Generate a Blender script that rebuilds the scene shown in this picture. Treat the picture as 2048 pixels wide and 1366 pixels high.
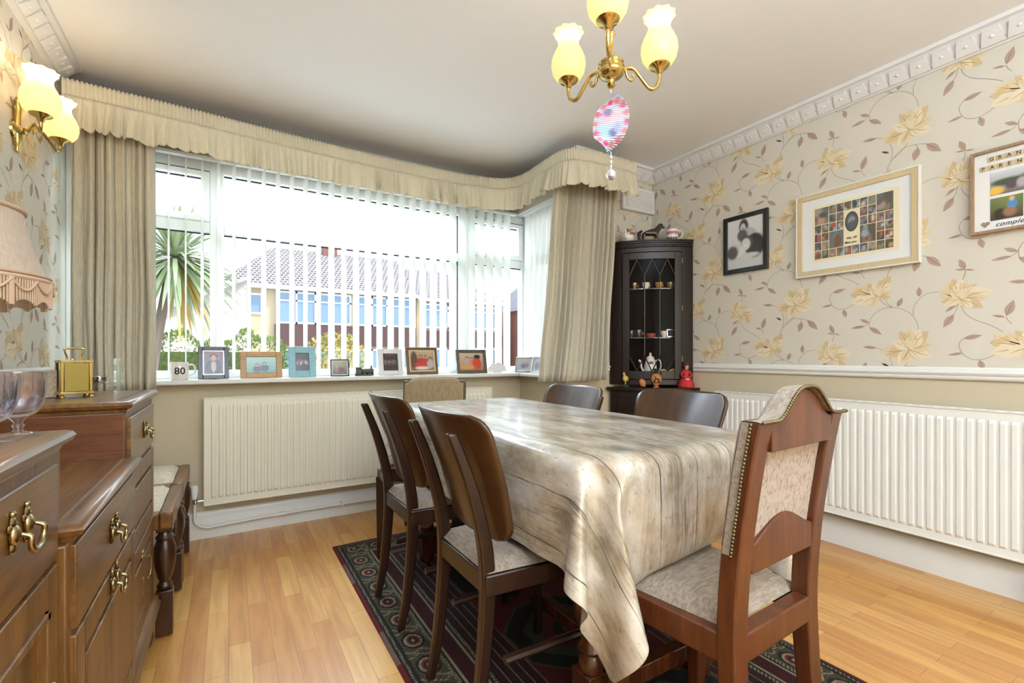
import bpy, bmesh, math, random
import numpy as np
from mathutils import Vector, Matrix

for o in list(bpy.data.objects):
    bpy.data.objects.remove(o, do_unlink=True)
SC = bpy.context.scene
COL = SC.collection
PI = math.pi
R = math.radians

# ------------------------------------------------------------------ camera
cam = bpy.data.cameras.new('camera')
cam_ob = bpy.data.objects.new('camera', cam)
COL.objects.link(cam_ob)
cam.sensor_width = 36.0
cam.lens = 935.0 / 2048.0 * 36.0
cam.shift_y = 29.0 / 2048.0
cam.clip_start = 0.02
cam.clip_end = 300
cam_ob.location = (0, 0, 1.0)
cam_ob.rotation_euler = (PI / 2, 0, -math.atan(567 / 935.0))
SC.camera = cam_ob

# ------------------------------------------------------------------ world, sun, exposure
SC.view_settings.view_transform = 'Standard'
SC.view_settings.look = 'None'
SC.view_settings.gamma = 1.0
SC.view_settings.use_curve_mapping = False
SC.view_settings.exposure = 0.68
world = bpy.data.worlds.new('sky')
SC.world = world
world.use_nodes = True
wn = world.node_tree
bg = wn.nodes['Background']
bg.inputs[0].default_value = (0.78, 0.89, 1.0, 1)
bg.inputs[1].default_value = 1.35

sun = bpy.data.lights.new('sun', 'SUN')
sun.energy = 2.4
sun.angle = R(2)
sun.color = (1.0, 0.95, 0.86)
sun_ob = bpy.data.objects.new('sun', sun)
COL.objects.link(sun_ob)
sun_ob.rotation_euler = (R(48), 0, R(62))

def area(name, loc, rot, sx, sy, power, color, spread=180):
    l = bpy.data.lights.new(name, 'AREA')
    l.shape = 'RECTANGLE'; l.size = sx; l.size_y = sy; l.energy = power; l.color = color; l.spread = R(spread)
    o = bpy.data.objects.new(name, l); COL.objects.link(o)
    o.location = loc; o.rotation_euler = rot
    return o
# added fill light behind the camera, brightens the room from the back
area('rear_fill_light', (1.0, -2.45, 1.5), (R(90), 0, R(180)), 2.2, 1.6, 62, (0.69, 0.845, 1.0))
# added area light out of view above the bay, boosts the daylight coming in
area('front_fill_light', (0.7, 3.95, 2.95), (R(-58), 0, 0), 3.2, 1.3, 290, (0.70, 0.85, 1.0))
# added uplight out of view, brightens the ceiling and fills the room
area('ceiling_fill_light', (0.35, -0.9, 1.75), (R(180), 0, 0), 1.6, 1.2, 90, (0.69, 0.845, 1.0))

# ------------------------------------------------------------------ materials
MATS = {}
def lin(c):
    return tuple((x / 12.92 if x <= 0.04045 else ((x + 0.055) / 1.055) ** 2.4) for x in c)
def rgb(r, g, b):
    return lin((r / 255.0, g / 255.0, b / 255.0))
def newmat(name):
    m = bpy.data.materials.new(name); m.use_nodes = True
    MATS[name] = m
    return m, m.node_tree, m.node_tree.nodes['Principled BSDF']
def c4(c): return (c[0], c[1], c[2], 1)
def plain(name, col, rough=0.5, metal=0.0, coat=0.0, spec=0.5, var=0.06, vscale=18, bump=0.0, sheen=0.0, emit=None, es=1.0):
    m, t, p = newmat(name)
    tc = t.nodes.new('ShaderNodeTexCoord')
    nz = t.nodes.new('ShaderNodeTexNoise'); nz.inputs['Scale'].default_value = vscale; nz.inputs['Detail'].default_value = 4
    t.links.new(tc.outputs['Object'], nz.inputs['Vector'])
    mx = t.nodes.new('ShaderNodeMix'); mx.data_type = 'RGBA'
    mx.inputs[6].default_value = c4([x * (1 - var) for x in col]); mx.inputs[7].default_value = c4([min(1, x * (1 + var)) for x in col])
    t.links.new(nz.outputs['Fac'], mx.inputs[0]); t.links.new(mx.outputs[2], p.inputs['Base Color'])
    p.inputs['Roughness'].default_value = rough; p.inputs['Metallic'].default_value = metal
    p.inputs['Coat Weight'].default_value = coat; p.inputs['Coat Roughness'].default_value = 0.12
    p.inputs['Specular IOR Level'].default_value = spec
    if sheen: p.inputs['Sheen Weight'].default_value = sheen
    if bump:
        b = t.nodes.new('ShaderNodeBump'); b.inputs['Strength'].default_value = bump; b.inputs['Distance'].default_value = 0.002
        t.links.new(nz.outputs['Fac'], b.inputs['Height']); t.links.new(b.outputs[0], p.inputs['Normal'])
    if emit:
        p.inputs['Emission Color'].default_value = c4(emit); p.inputs['Emission Strength'].default_value = es
    return m
def wood(name, dark, light, axis='Z', scale=9, stretch=12, rough=0.35, coat=0.3, bump=0.15, fine=1.0):
    m, t, p = newmat(name)
    tc = t.nodes.new('ShaderNodeTexCoord'); mp = t.nodes.new('ShaderNodeMapping')
    s = [stretch, stretch, stretch]; s['XYZ'.index(axis)] = 1.0
    mp.inputs['Scale'].default_value = s
    t.links.new(tc.outputs['Object'], mp.inputs['Vector'])
    nz = t.nodes.new('ShaderNodeTexNoise'); nz.inputs['Scale'].default_value = scale / 3.0; nz.inputs['Detail'].default_value = 8
    nz.inputs['Roughness'].default_value = 0.65; nz.inputs['Distortion'].default_value = 0.6
    t.links.new(mp.outputs[0], nz.inputs['Vector'])
    n2 = t.nodes.new('ShaderNodeTexNoise'); n2.inputs['Scale'].default_value = scale * 2.2; n2.inputs['Detail'].default_value = 4
    t.links.new(mp.outputs[0], n2.inputs['Vector'])
    cr = t.nodes.new('ShaderNodeValToRGB')
    cr.color_ramp.elements[0].position = 0.3; cr.color_ramp.elements[0].color = c4(dark)
    cr.color_ramp.elements[1].position = 0.72; cr.color_ramp.elements[1].color = c4(light)
    t.links.new(nz.outputs['Fac'], cr.inputs[0])
    mx = t.nodes.new('ShaderNodeMix'); mx.data_type = 'RGBA'; mx.blend_type = 'MULTIPLY'; mx.inputs[0].default_value = 0.35 * fine
    t.links.new(cr.outputs[0], mx.inputs[6]); 
    c2 = t.nodes.new('ShaderNodeValToRGB'); c2.color_ramp.elements[0].position = 0.35; c2.color_ramp.elements[0].color = (0.35, 0.3, 0.25, 1); c2.color_ramp.elements[1].position = 0.55
    t.links.new(n2.outputs['Fac'], c2.inputs[0]); t.links.new(c2.outputs[0], mx.inputs[7])
    t.links.new(mx.outputs[2], p.inputs['Base Color'])
    p.inputs['Roughness'].default_value = rough; p.inputs['Coat Weight'].default_value = coat; p.inputs['Coat Roughness'].default_value = 0.15
    b = t.nodes.new('ShaderNodeBump'); b.inputs['Strength'].default_value = bump; b.inputs['Distance'].default_value = 0.001
    t.links.new(n2.outputs['Fac'], b.inputs['Height']); t.links.new(b.outputs[0], p.inputs['Normal'])
    return m
def fabric(name, c1, c2, axis='Z', scale=60, stretch=5, lo=0.42, hi=0.62, translucent=0.0, rough=0.9):
    m, t, p = newmat(name)
    tc = t.nodes.new('ShaderNodeTexCoord'); mp = t.nodes.new('ShaderNodeMapping')
    s = [stretch, stretch, stretch]; s['XYZ'.index(axis)] = 1.0
    mp.inputs['Scale'].default_value = s
    t.links.new(tc.outputs['Object'], mp.inputs['Vector'])
    nz = t.nodes.new('ShaderNodeTexNoise'); nz.inputs['Scale'].default_value = scale; nz.inputs['Detail'].default_value = 6; nz.inputs['Roughness'].default_value = 0.7
    t.links.new(mp.outputs[0], nz.inputs['Vector'])
    cr = t.nodes.new('ShaderNodeValToRGB')
    cr.color_ramp.elements[0].position = lo; cr.color_ramp.elements[0].color = c4(c1)
    cr.color_ramp.elements[1].position = hi; cr.color_ramp.elements[1].color = c4(c2)
    t.links.new(nz.outputs['Fac'], cr.inputs[0]); t.links.new(cr.outputs[0], p.inputs['Base Color'])
    p.inputs['Roughness'].default_value = rough; p.inputs['Specular IOR Level'].default_value = 0.2
    p.inputs['Sheen Weight'].default_value = 0.15
    b = t.nodes.new('ShaderNodeBump'); b.inputs['Strength'].default_value = 0.35; b.inputs['Distance'].default_value = 0.001
    t.links.new(nz.outputs['Fac'], b.inputs['Height']); t.links.new(b.outputs[0], p.inputs['Normal'])
    if translucent:
        tr = t.nodes.new('ShaderNodeBsdfTranslucent'); t.links.new(cr.outputs[0], tr.inputs[0])
        ms = t.nodes.new('ShaderNodeMixShader'); ms.inputs[0].default_value = translucent
        out = t.nodes['Material Output']
        t.links.new(p.outputs[0], ms.inputs[1]); t.links.new(tr.outputs[0], ms.inputs[2]); t.links.new(ms.outputs[0], out.inputs[0])
    return m
def glass(name, tint=(1, 1, 1), rough=0.02, refl=1.0, fac=0.06, mul=0.5):
    m, t, p = newmat(name)
    t.nodes.remove(p)
    tr = t.nodes.new('ShaderNodeBsdfTransparent'); tr.inputs[0].default_value = c4(tint)
    gl = t.nodes.new('ShaderNodeBsdfGlossy'); gl.inputs['Roughness'].default_value = rough; gl.inputs[0].default_value = (refl, refl, refl, 1)
    fr = t.nodes.new('ShaderNodeLayerWeight'); fr.inputs[0].default_value = 0.15
    mt = t.nodes.new('ShaderNodeMath'); mt.operation = 'MULTIPLY_ADD'; mt.inputs[1].default_value = mul; mt.inputs[2].default_value = fac
    t.links.new(fr.outputs['Fresnel'], mt.inputs[0])
    ms = t.nodes.new('ShaderNodeMixShader'); t.links.new(mt.outputs[0], ms.inputs[0])
    t.links.new(tr.outputs[0], ms.inputs[1]); t.links.new(gl.outputs[0], ms.inputs[2])
    t.links.new(ms.outputs[0], t.nodes['Material Output'].inputs[0])
    return m
def vcol(name, rough=0.5, coat=0.0, bump=0.0):
    m, t, p = newmat(name)
    a = t.nodes.new('ShaderNodeAttribute'); a.attribute_name = 'Col'
    t.links.new(a.outputs['Color'], p.inputs['Base Color'])
    p.inputs['Roughness'].default_value = rough; p.inputs['Coat Weight'].default_value = coat; p.inputs['Coat Roughness'].default_value = 0.05
    p.inputs['Specular IOR Level'].default_value = 0.3
    if bump:
        nz = t.nodes.new('ShaderNodeTexNoise'); nz.inputs['Scale'].default_value = 500
        b = t.nodes.new('ShaderNodeBump'); b.inputs['Strength'].default_value = bump; b.inputs['Distance'].default_value = 0.003
        tc = t.nodes.new('ShaderNodeTexCoord'); t.links.new(tc.outputs['Object'], nz.inputs['Vector'])
        t.links.new(nz.outputs['Fac'], b.inputs['Height']); t.links.new(b.outputs[0], p.inputs['Normal'])
    return m

# ------------------------------------------------------------------ mesh builder
class B:
    def __init__(s):
        s.v = []; s.f = []; s.m = []
    def add(s, vs, fs, mi=0, M=None):
        n = len(s.v)
        if M is not None: vs = [tuple(M @ Vector(v)) for v in vs]
        s.v += [tuple(v) for v in vs]; s.f += [tuple(i + n for i in f) for f in fs]; s.m += [mi] * len(fs)
        return s
    def box(s, x0, x1, y0, y1, z0, z1, mi=0, M=None):
        vs = [(x, y, z) for z in (z0, z1) for y in (y0, y1) for x in (x0, x1)]
        return s.add(vs, [(0, 2, 3, 1), (4, 5, 7, 6), (0, 1, 5, 4), (2, 6, 7, 3), (0, 4, 6, 2), (1, 3, 7, 5)], mi, M)
    def lathe(s, prof, c=(0, 0, 0), seg=20, mi=0, M=None, lobes=0, lamp=0.0, lstart=0):
        vs = []
        for k, (r, z) in enumerate(prof):
            for i in range(seg):
                a = 2 * PI * i / seg
                rr = r
                if lobes and k >= lstart: rr = r * (1 + lamp * (k - lstart + 1) / (len(prof) - lstart) * math.cos(lobes * a))
                vs.append((c[0] + rr * math.cos(a), c[1] + rr * math.sin(a), c[2] + z + (0.35 * lamp * r * math.cos(lobes * a) if lobes and k == len(prof) - 1 else 0)))
        fs = []
        for k in range(len(prof) - 1):
            for i in range(seg):
                j = (i + 1) % seg
                fs.append((k * seg + i, k * seg + j, (k + 1) * seg + j, (k + 1) * seg + i))
        if not lobes:
            if prof[0][0] > 1e-5: fs.append(tuple(range(seg))[::-1])
            if prof[-1][0] > 1e-5: fs.append(tuple((len(prof) - 1) * seg + i for i in range(seg)))
        return s.add(vs, fs, mi, M)
    def tube(s, pts, rad, seg=8, mi=0, M=None, flat=1.0, closed=False):
        pts = [Vector(p) for p in pts]; n = len(pts)
        if not hasattr(rad, '__len__'): rad = [rad] * n
        vs = []; up = None
        for i, p in enumerate(pts):
            if closed: d = (pts[(i + 1) % n] - pts[i - 1]).normalized()
            else: d = (pts[min(i + 1, n - 1)] - pts[max(i - 1, 0)]).normalized()
            if up is None:
                up = Vector((0, 0, 1)) if abs(d.z) < 0.9 else Vector((1, 0, 0))
            a = d.cross(up)
            if a.length < 1e-4: a = d.cross(Vector((0, 1, 0)))
            a.normalize(); b = a.cross(d).normalized(); up = b
            for k in range(seg):
                t = 2 * PI * k / seg
                vs.append(tuple(p + a * math.cos(t) * rad[i] + b * math.sin(t) * rad[i] * flat))
        fs = []
        for i in range(n if closed else n - 1):
            i2 = (i + 1) % n
            for k in range(seg):
                k2 = (k + 1) % seg
                fs.append((i * seg + k, i * seg + k2, i2 * seg + k2, i2 * seg + k))
        if not closed:
            fs.append(tuple(range(seg))[::-1]); fs.append(tuple((n - 1) * seg + k for k in range(seg)))
        return s.add(vs, fs, mi, M)
    def prism(s, out, o, u, v, w, mi=0, M=None):
        # outline (a,b) in plane o + a*u + b*v, extruded by vector w
        o = Vector(o); u = Vector(u); v = Vector(v); w = Vector(w); n = len(out)
        vs = [tuple(o + u * a + v * b) for a, b in out] + [tuple(o + u * a + v * b + w) for a, b in out]
        fs = [tuple(range(n))[::-1], tuple(range(n, 2 * n))] + [(i, (i + 1) % n, n + (i + 1) % n, n + i) for i in range(n)]
        return s.add(vs, fs, mi, M)
    def grid(s, fn, nu, nv, mi=0, M=None):
        vs = [fn(i / nu, j / nv) for j in range(nv + 1) for i in range(nu + 1)]
        fs = [(j * (nu + 1) + i, j * (nu + 1) + i + 1, (j + 1) * (nu + 1) + i + 1, (j + 1) * (nu + 1) + i) for j in range(nv) for i in range(nu)]
        return s.add(vs, fs, mi, M)
    def sweep(s, prof, path, mi=0, closed_prof=True):
        # prof: list of (out, z); path: list of (x, y, nx, ny) with outward normal
        n = len(prof); vs = []
        for (x, y, nx, ny) in path:
            for (a, z) in prof: vs.append((x + nx * a, y + ny * a, z))
        fs = []
        for i in range(len(path) - 1):
            for k in range(n if closed_prof else n - 1):
                k2 = (k + 1) % n
                fs.append((i * n + k, (i + 1) * n + k, (i + 1) * n + k2, i * n + k2))
        if closed_prof:
            fs.append(tuple(range(n))); fs.append(tuple((len(path) - 1) * n + k for k in range(n))[::-1])
        return s.add(vs, fs, mi)
    def ball(s, c, r, seg=12, rings=8, sc=(1, 1, 1), mi=0, M=None):
        vs = [(c[0], c[1], c[2] - r * sc[2])]
        for k in range(1, rings):
            t = PI * k / rings
            for i in range(seg):
                a = 2 * PI * i / seg
                vs.append((c[0] + r * sc[0] * math.sin(t) * math.cos(a), c[1] + r * sc[1] * math.sin(t) * math.sin(a), c[2] - r * sc[2] * math.cos(t)))
        vs.append((c[0], c[1], c[2] + r * sc[2]))
        fs = [(0, 1 + (i + 1) % seg, 1 + i) for i in range(seg)]
        for k in range(rings - 2):
            for i in range(seg):
                j = (i + 1) % seg
                fs.append((1 + k * seg + i, 1 + k * seg + j, 1 + (k + 1) * seg + j, 1 + (k + 1) * seg + i))
        L = len(vs) - 1; q = 1 + (rings - 2) * seg
        fs += [(q + i, q + (i + 1) % seg, L) for i in range(seg)]
        return s.add(vs, fs, mi, M)
    def build(s, name, mats, parent=None, bevel=0.0, smooth=35, sub=0, world=False, solid=0.0, loc=None, rot=None, cols=None, fix=True):
        me = bpy.data.meshes.new(name)
        me.from_pydata(s.v, [], s.f)
        if not isinstance(mats, (list, tuple)): mats = [mats]
        for m in mats: me.materials.append(m if not isinstance(m, str) else MATS[m])
        me.polygons.foreach_set('material_index', s.m)
        me.update()
        if fix:
            bm = bmesh.new(); bm.from_mesh(me); bmesh.ops.recalc_face_normals(bm, faces=bm.faces); bm.to_mesh(me); bm.free()
        if smooth:
            me.polygons.foreach_set('use_smooth', [True] * len(me.polygons))
            me.set_sharp_from_angle(angle=R(smooth))
        if cols is not None:
            ca = me.color_attributes.new('Col', 'FLOAT_COLOR', 'POINT')
            ca.data.foreach_set('color', np.asarray(cols, dtype=np.float32).ravel())
        o = bpy.data.objects.new(name, me); COL.objects.link(o)
        if parent is not None:
            o.parent = parent
            if world:
                o.matrix_parent_inverse = mat_of(parent).inverted()
        if loc: o.location = loc
        if rot: o.rotation_euler = rot
        if solid:
            md = o.modifiers.new('solid', 'SOLIDIFY'); md.thickness = solid; md.offset = 0
        if bevel:
            md = o.modifiers.new('bevel', 'BEVEL'); md.width = bevel; md.segments = 2; md.limit_method = 'ANGLE'; md.angle_limit = R(40)
            md.harden_normals = False
        if sub:
            md = o.modifiers.new('sub', 'SUBSURF'); md.levels = sub; md.render_levels = sub
        return o
def mat_of(o):
    m = Matrix.LocRotScale(o.location, o.rotation_euler, o.scale)
    if o.parent: m = mat_of(o.parent) @ o.matrix_parent_inverse @ m
    return m
def tag(o, label=None, cat=None, group=None, kind=None):
    if label: o['label'] = label
    if cat: o['category'] = cat
    if group: o['group'] = group
    if kind: o['kind'] = kind
    return o
def thing(name, label, cat, loc=(0, 0, 0), rz=0.0, group=None):
    o = bpy.data.objects.new(name, None); COL.objects.link(o)
    o.empty_display_size = 0.05
    o.location = loc; o.rotation_euler = (0, 0, rz)
    return tag(o, label, cat, group)
def struct(o): o['kind'] = 'structure'; return o
def dup(root, loc=None, rz=None, label=None, group=None):
    r = root.copy(); COL.objects.link(r)
    if loc is not None: r.location = loc
    if rz is not None: r.rotation_euler = (0, 0, rz)
    if label: r['label'] = label
    if group: r['group'] = group
    for ch in list(root.children):
        c = ch.copy(); COL.objects.link(c); c.parent = r
        for g in list(ch.children):
            d = g.copy(); COL.objects.link(d); d.parent = c
    return r
def bez(p, n=12):
    # Catmull-Rom through points
    out = []
    P = [Vector(q) for q in p]
    for i in range(len(P) - 1):
        a = P[max(i - 1, 0)]; b = P[i]; c = P[i + 1]; d = P[min(i + 2, len(P) - 1)]
        for k in range(n):
            t = k / n
            out.append(0.5 * ((2 * b) + (c - a) * t + (2 * a - 5 * b + 4 * c - d) * t * t + (3 * b - a - 3 * c + d) * t ** 3))
    out.append(P[-1]); return out
def interp(x, xs, ys):
    return float(np.interp(x, xs, ys))
def rrect(x0, x1, z0, z1, r, n=5):
    pts = []
    for cx, cz, a0 in ((x1 - r, z1 - r, 0), (x0 + r, z1 - r, 90), (x0 + r, z0 + r, 180), (x1 - r, z0 + r, 270)):
        for k in range(n + 1):
            a = R(a0 + 90 * k / n); pts.append((cx + r * math.cos(a), cz + r * math.sin(a)))
    return pts

# material library
plain('ceiling_paint', rgb(243, 242, 242), 0.9, var=0.01)
plain('white_gloss', rgb(232, 230, 226), 0.32, var=0.01)
plain('plaster_white', rgb(228, 226, 226), 0.6, var=0.01)
plain('upvc', rgb(240, 242, 242), 0.25, var=0.005)
plain('gasket', rgb(40, 42, 46), 0.6)
plain('radiator_cream', rgb(236, 231, 214), 0.3, var=0.01)
plain('radiator_white', rgb(236, 235, 230), 0.3, var=0.01)
plain('brass', rgb(200, 176, 112), 0.16, metal=1.0, var=0.04)
plain('antique_brass', rgb(168, 150, 112), 0.28, metal=1.0, var=0.12)
plain('chrome', rgb(220, 222, 226), 0.1, metal=1.0, var=0.02)
plain('black_paint', rgb(22, 22, 24), 0.35, coat=0.3)
plain('dark_metal', rgb(60, 56, 50), 0.35, metal=0.8)
wood('oak_mid', rgb(74, 44, 18), rgb(140, 96, 46), 'Z', 9, 10, 0.42, 0.12)
wood('oak_mid_y', rgb(74, 44, 18), rgb(140, 96, 46), 'Y', 9, 10, 0.36, 0.25)
wood('oak_mid_x', rgb(82, 42, 20), rgb(124, 74, 38), 'X', 9, 10, 0.4, 0.12)
wood('oak_dark', rgb(36, 18, 10), rgb(78, 42, 22), 'Z', 9, 9, 0.3, 0.35)
wood('walnut_ply', rgb(46, 26, 14), rgb(88, 54, 28), 'Z', 6, 7, 0.3, 0.25, 0.05, 0.5)
wood('chair_stain', rgb(30, 16, 10), rgb(58, 33, 19), 'Z', 8, 9, 0.36, 0.15)
wood('mahogany', rgb(20, 8, 6), rgb(34, 13, 10), 'Z', 6, 8, 0.34, 0.08, 0.03, 0.4)
wood('teak_red', rgb(70, 32, 13), rgb(110, 58, 27), 'Z', 8, 10, 0.4, 0.12, 0.1)
wood('table_wood', rgb(60, 28, 12), rgb(100, 54, 26), 'Z', 8, 9, 0.22, 0.5)
fabric('taupe_fabric', rgb(136, 120, 106), rgb(168, 152, 136), 'Y', 30, 5, 0.38, 0.6)
fabric('back_fabric', rgb(104, 80, 70), rgb(176, 160, 146), 'Z', 60, 5, 0.36, 0.5)
fabric('tan_fabric', rgb(138, 118, 90), rgb(160, 140, 110), 'Z', 22, 4, 0.35, 0.6)
fabric('stool_fabric', rgb(200, 186, 160), rgb(220, 208, 184), 'Y', 30, 4)
fabric('curtain_fabric', rgb(206, 197, 176), rgb(224, 216, 198), 'Z', 24, 8, 0.35, 0.65, translucent=0.22)
fabric('valance_fabric', rgb(238, 229, 206), rgb(246, 239, 220), 'Z', 30, 5, 0.35, 0.65, translucent=0.38)
fabric('blind_fabric', rgb(236, 238, 232), rgb(244, 246, 240), 'Z', 60, 5, translucent=0.6)
fabric('lamp_fabric', rgb(206, 186, 166), rgb(218, 200, 182), 'Z', 40, 5, translucent=0.3)
plain('lamp_trim', rgb(196, 166, 140), 0.7)
glass('window_glass', fac=0.0)
glass('clear_glass', (0.93, 0.97, 0.96), fac=0.08)
glass('crystal', (0.93, 0.92, 0.95), fac=0.07, mul=0.5)
vcol('photo_print', 0.35, 0.6)
vcol('rug_pile', 0.95, 0.0, 0.6)
vcol('ornament_paint', 0.3, 0.5)
plain('paper_white', rgb(232, 232, 232), 0.8, var=0.01)
plain('paper_cream', rgb(238, 226, 190), 0.8, var=0.01)
plain('ink', rgb(30, 30, 34), 0.7)
plain('porcelain', rgb(236, 232, 226), 0.15, coat=0.4, var=0.02)

# ------------------------------------------------------------------ wallpaper
WP_STEMS = [[(-0.076, 0.036), (-0.103, 0.035), (-0.131, 0.025), (-0.156, -0.004), (-0.168, -0.034), (-0.168, -0.066)], [(-0.307, 0.037), (-0.295, 0.014), (-0.271, -0.009), (-0.248, -0.02)], [(-0.279, 0.02), (-0.267, -0.002), (-0.248, -0.02)], [(-0.15, -0.143), (-0.15, -0.121), (-0.156, -0.094), (-0.174, -0.061), (-0.192, -0.044), (-0.218, -0.028), (-0.248, -0.02), (-0.275, -0.02), (-0.307, -0.032), (-0.331, -0.054), (-0.345, -0.082), (-0.345, -0.101), (-0.343, -0.12)], [(-0.345, -0.082), (-0.356, -0.098), (-0.368, -0.105)], [(-0.002, -0.006), (0.005, -0.049), (0.023, -0.08), (0.051, -0.103), (0.081, -0.119), (0.11, -0.137), (0.133, -0.156)], [(-0.009, -0.006), (-0.014, -0.048), (-0.024, -0.072)], [(0.006, 0.081), (0.013, 0.101), (0.014, 0.126)], [(0.008, -0.18), (-0.003, -0.196), (-0.005, -0.217), (0.005, -0.245), (0.023, -0.264), (0.048, -0.273), (0.072, -0.27), (0.098, -0.258), (0.124, -0.236)], [(0.061, -0.272), (0.06, -0.282)], [(-0.315, -0.215), (-0.295, -0.225), (-0.267, -0.241)], [(0.141, -0.093), (0.148, -0.111), (0.158, -0.125)], [(-0.174, -0.235), (-0.185, -0.274), (-0.207, -0.312), (-0.246, -0.344), (-0.266, -0.371), (-0.274, -0.417)], [(-0.246, -0.344), (-0.218, -0.314), (-0.185, -0.305), (-0.147, -0.31), (-0.116, -0.32)], [(-0.161, -0.309), (-0.153, -0.32), (-0.15, -0.332)], [(-0.263, -0.257), (-0.251, -0.297), (-0.251, -0.326), (-0.257, -0.354)]]
WP_LEAVES = [((-0.147, 0.022), (-0.146, 0.069), 0.36), ((-0.229, -0.018), (-0.21, 0.024), 0.4), ((-0.349, -0.089), (-0.387, -0.068), 0.32), ((-0.366, -0.105), (-0.428, -0.114), 0.2), ((-0.345, -0.113), (-0.293, -0.151), 0.3), ((0.014, 0.126), (-0.006, 0.174), 0.36), ((0.014, 0.124), (-0.021, 0.128), 0.18), ((0.014, 0.124), (0.046, 0.117), 0.18), ((-0.014, -0.026), (-0.053, -0.059), 0.22), ((-0.024, -0.072), (-0.06, -0.128), 0.34), ((0.009, -0.18), (0.07, -0.167), 0.27), ((0.005, -0.245), (-0.046, -0.253), 0.18), ((0.142, -0.089), (0.164, -0.025), 0.34), ((0.138, -0.094), (0.098, -0.084), 0.2), ((-0.315, -0.217), (-0.376, -0.21), 0.22), ((-0.264, -0.307), (-0.295, -0.293), 0.2), ((0.061, -0.276), (0.072, -0.318), 0.42), ((-0.119, -0.32), (-0.066, -0.374), 0.34), ((-0.15, -0.326), (-0.166, -0.384), 0.4), ((-0.262, -0.311), (-0.294, -0.29), 0.2)]
WP_FLOWERS = [((-0.002, -0.004), [(-0.076, 0.04), (-0.068, -0.013), (-0.058, -0.031), (-0.05, 0.072), (-0.027, 0.09), (0.0, 0.086), (0.02, 0.075), (0.051, 0.058), (0.101, 0.023), (0.084, -0.007), (0.072, -0.049), (0.039, -0.048), (0.014, -0.042)]) ,
((-0.313, 0.042), [(-0.419, 0.096), (-0.432, 0.063), (-0.432, 0.018), (-0.376, 0.101), (-0.356, 0.112), (-0.323, 0.118), (-0.291, 0.123), (-0.256, 0.136), (-0.248, 0.103), (-0.252, 0.061), (-0.256, 0.029), (-0.385, 0.009), (-0.335, -0.01)]) ,
((-0.183, -0.226), [(-0.299, -0.234), (-0.279, -0.255), (-0.229, -0.301), (-0.207, -0.292), (-0.142, -0.273), (-0.097, -0.26), (-0.097, -0.201), (-0.11, -0.141), (-0.142, -0.13), (-0.185, -0.124), (-0.222, -0.136), (-0.252, -0.181)]) ,]

plain('petal_pale', rgb(222, 202, 166), 0.7, var=0.05, vscale=40)
plain('petal_mid', rgb(212, 188, 146), 0.7, var=0.05, vscale=40)
plain('petal_cream', rgb(228, 214, 186), 0.7, var=0.04, vscale=40)
plain('petal_line', rgb(186, 154, 108), 0.7)
plain('leaf_mauve', rgb(180, 156, 142), 0.7, var=0.08, vscale=40)
plain('leaf_dark', rgb(148, 120, 102), 0.7)
plain('stem_grey', rgb(158, 144, 124), 0.7)
def paper(name, c1, c2):
    m = fabric(name, c1, c2, 'Z', 60, 6, 0.2, 0.8, rough=0.6)
    return m
paper('paper_floral', rgb(212, 205, 192), rgb(219, 213, 201))
paper('paper_beige', rgb(206, 190, 162), rgb(214, 200, 174))
WPM = ['paper_floral', 'paper_beige', 'petal_pale', 'petal_mid', 'petal_cream', 'petal_line', 'leaf_mauve', 'leaf_dark', 'stem_grey']
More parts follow.
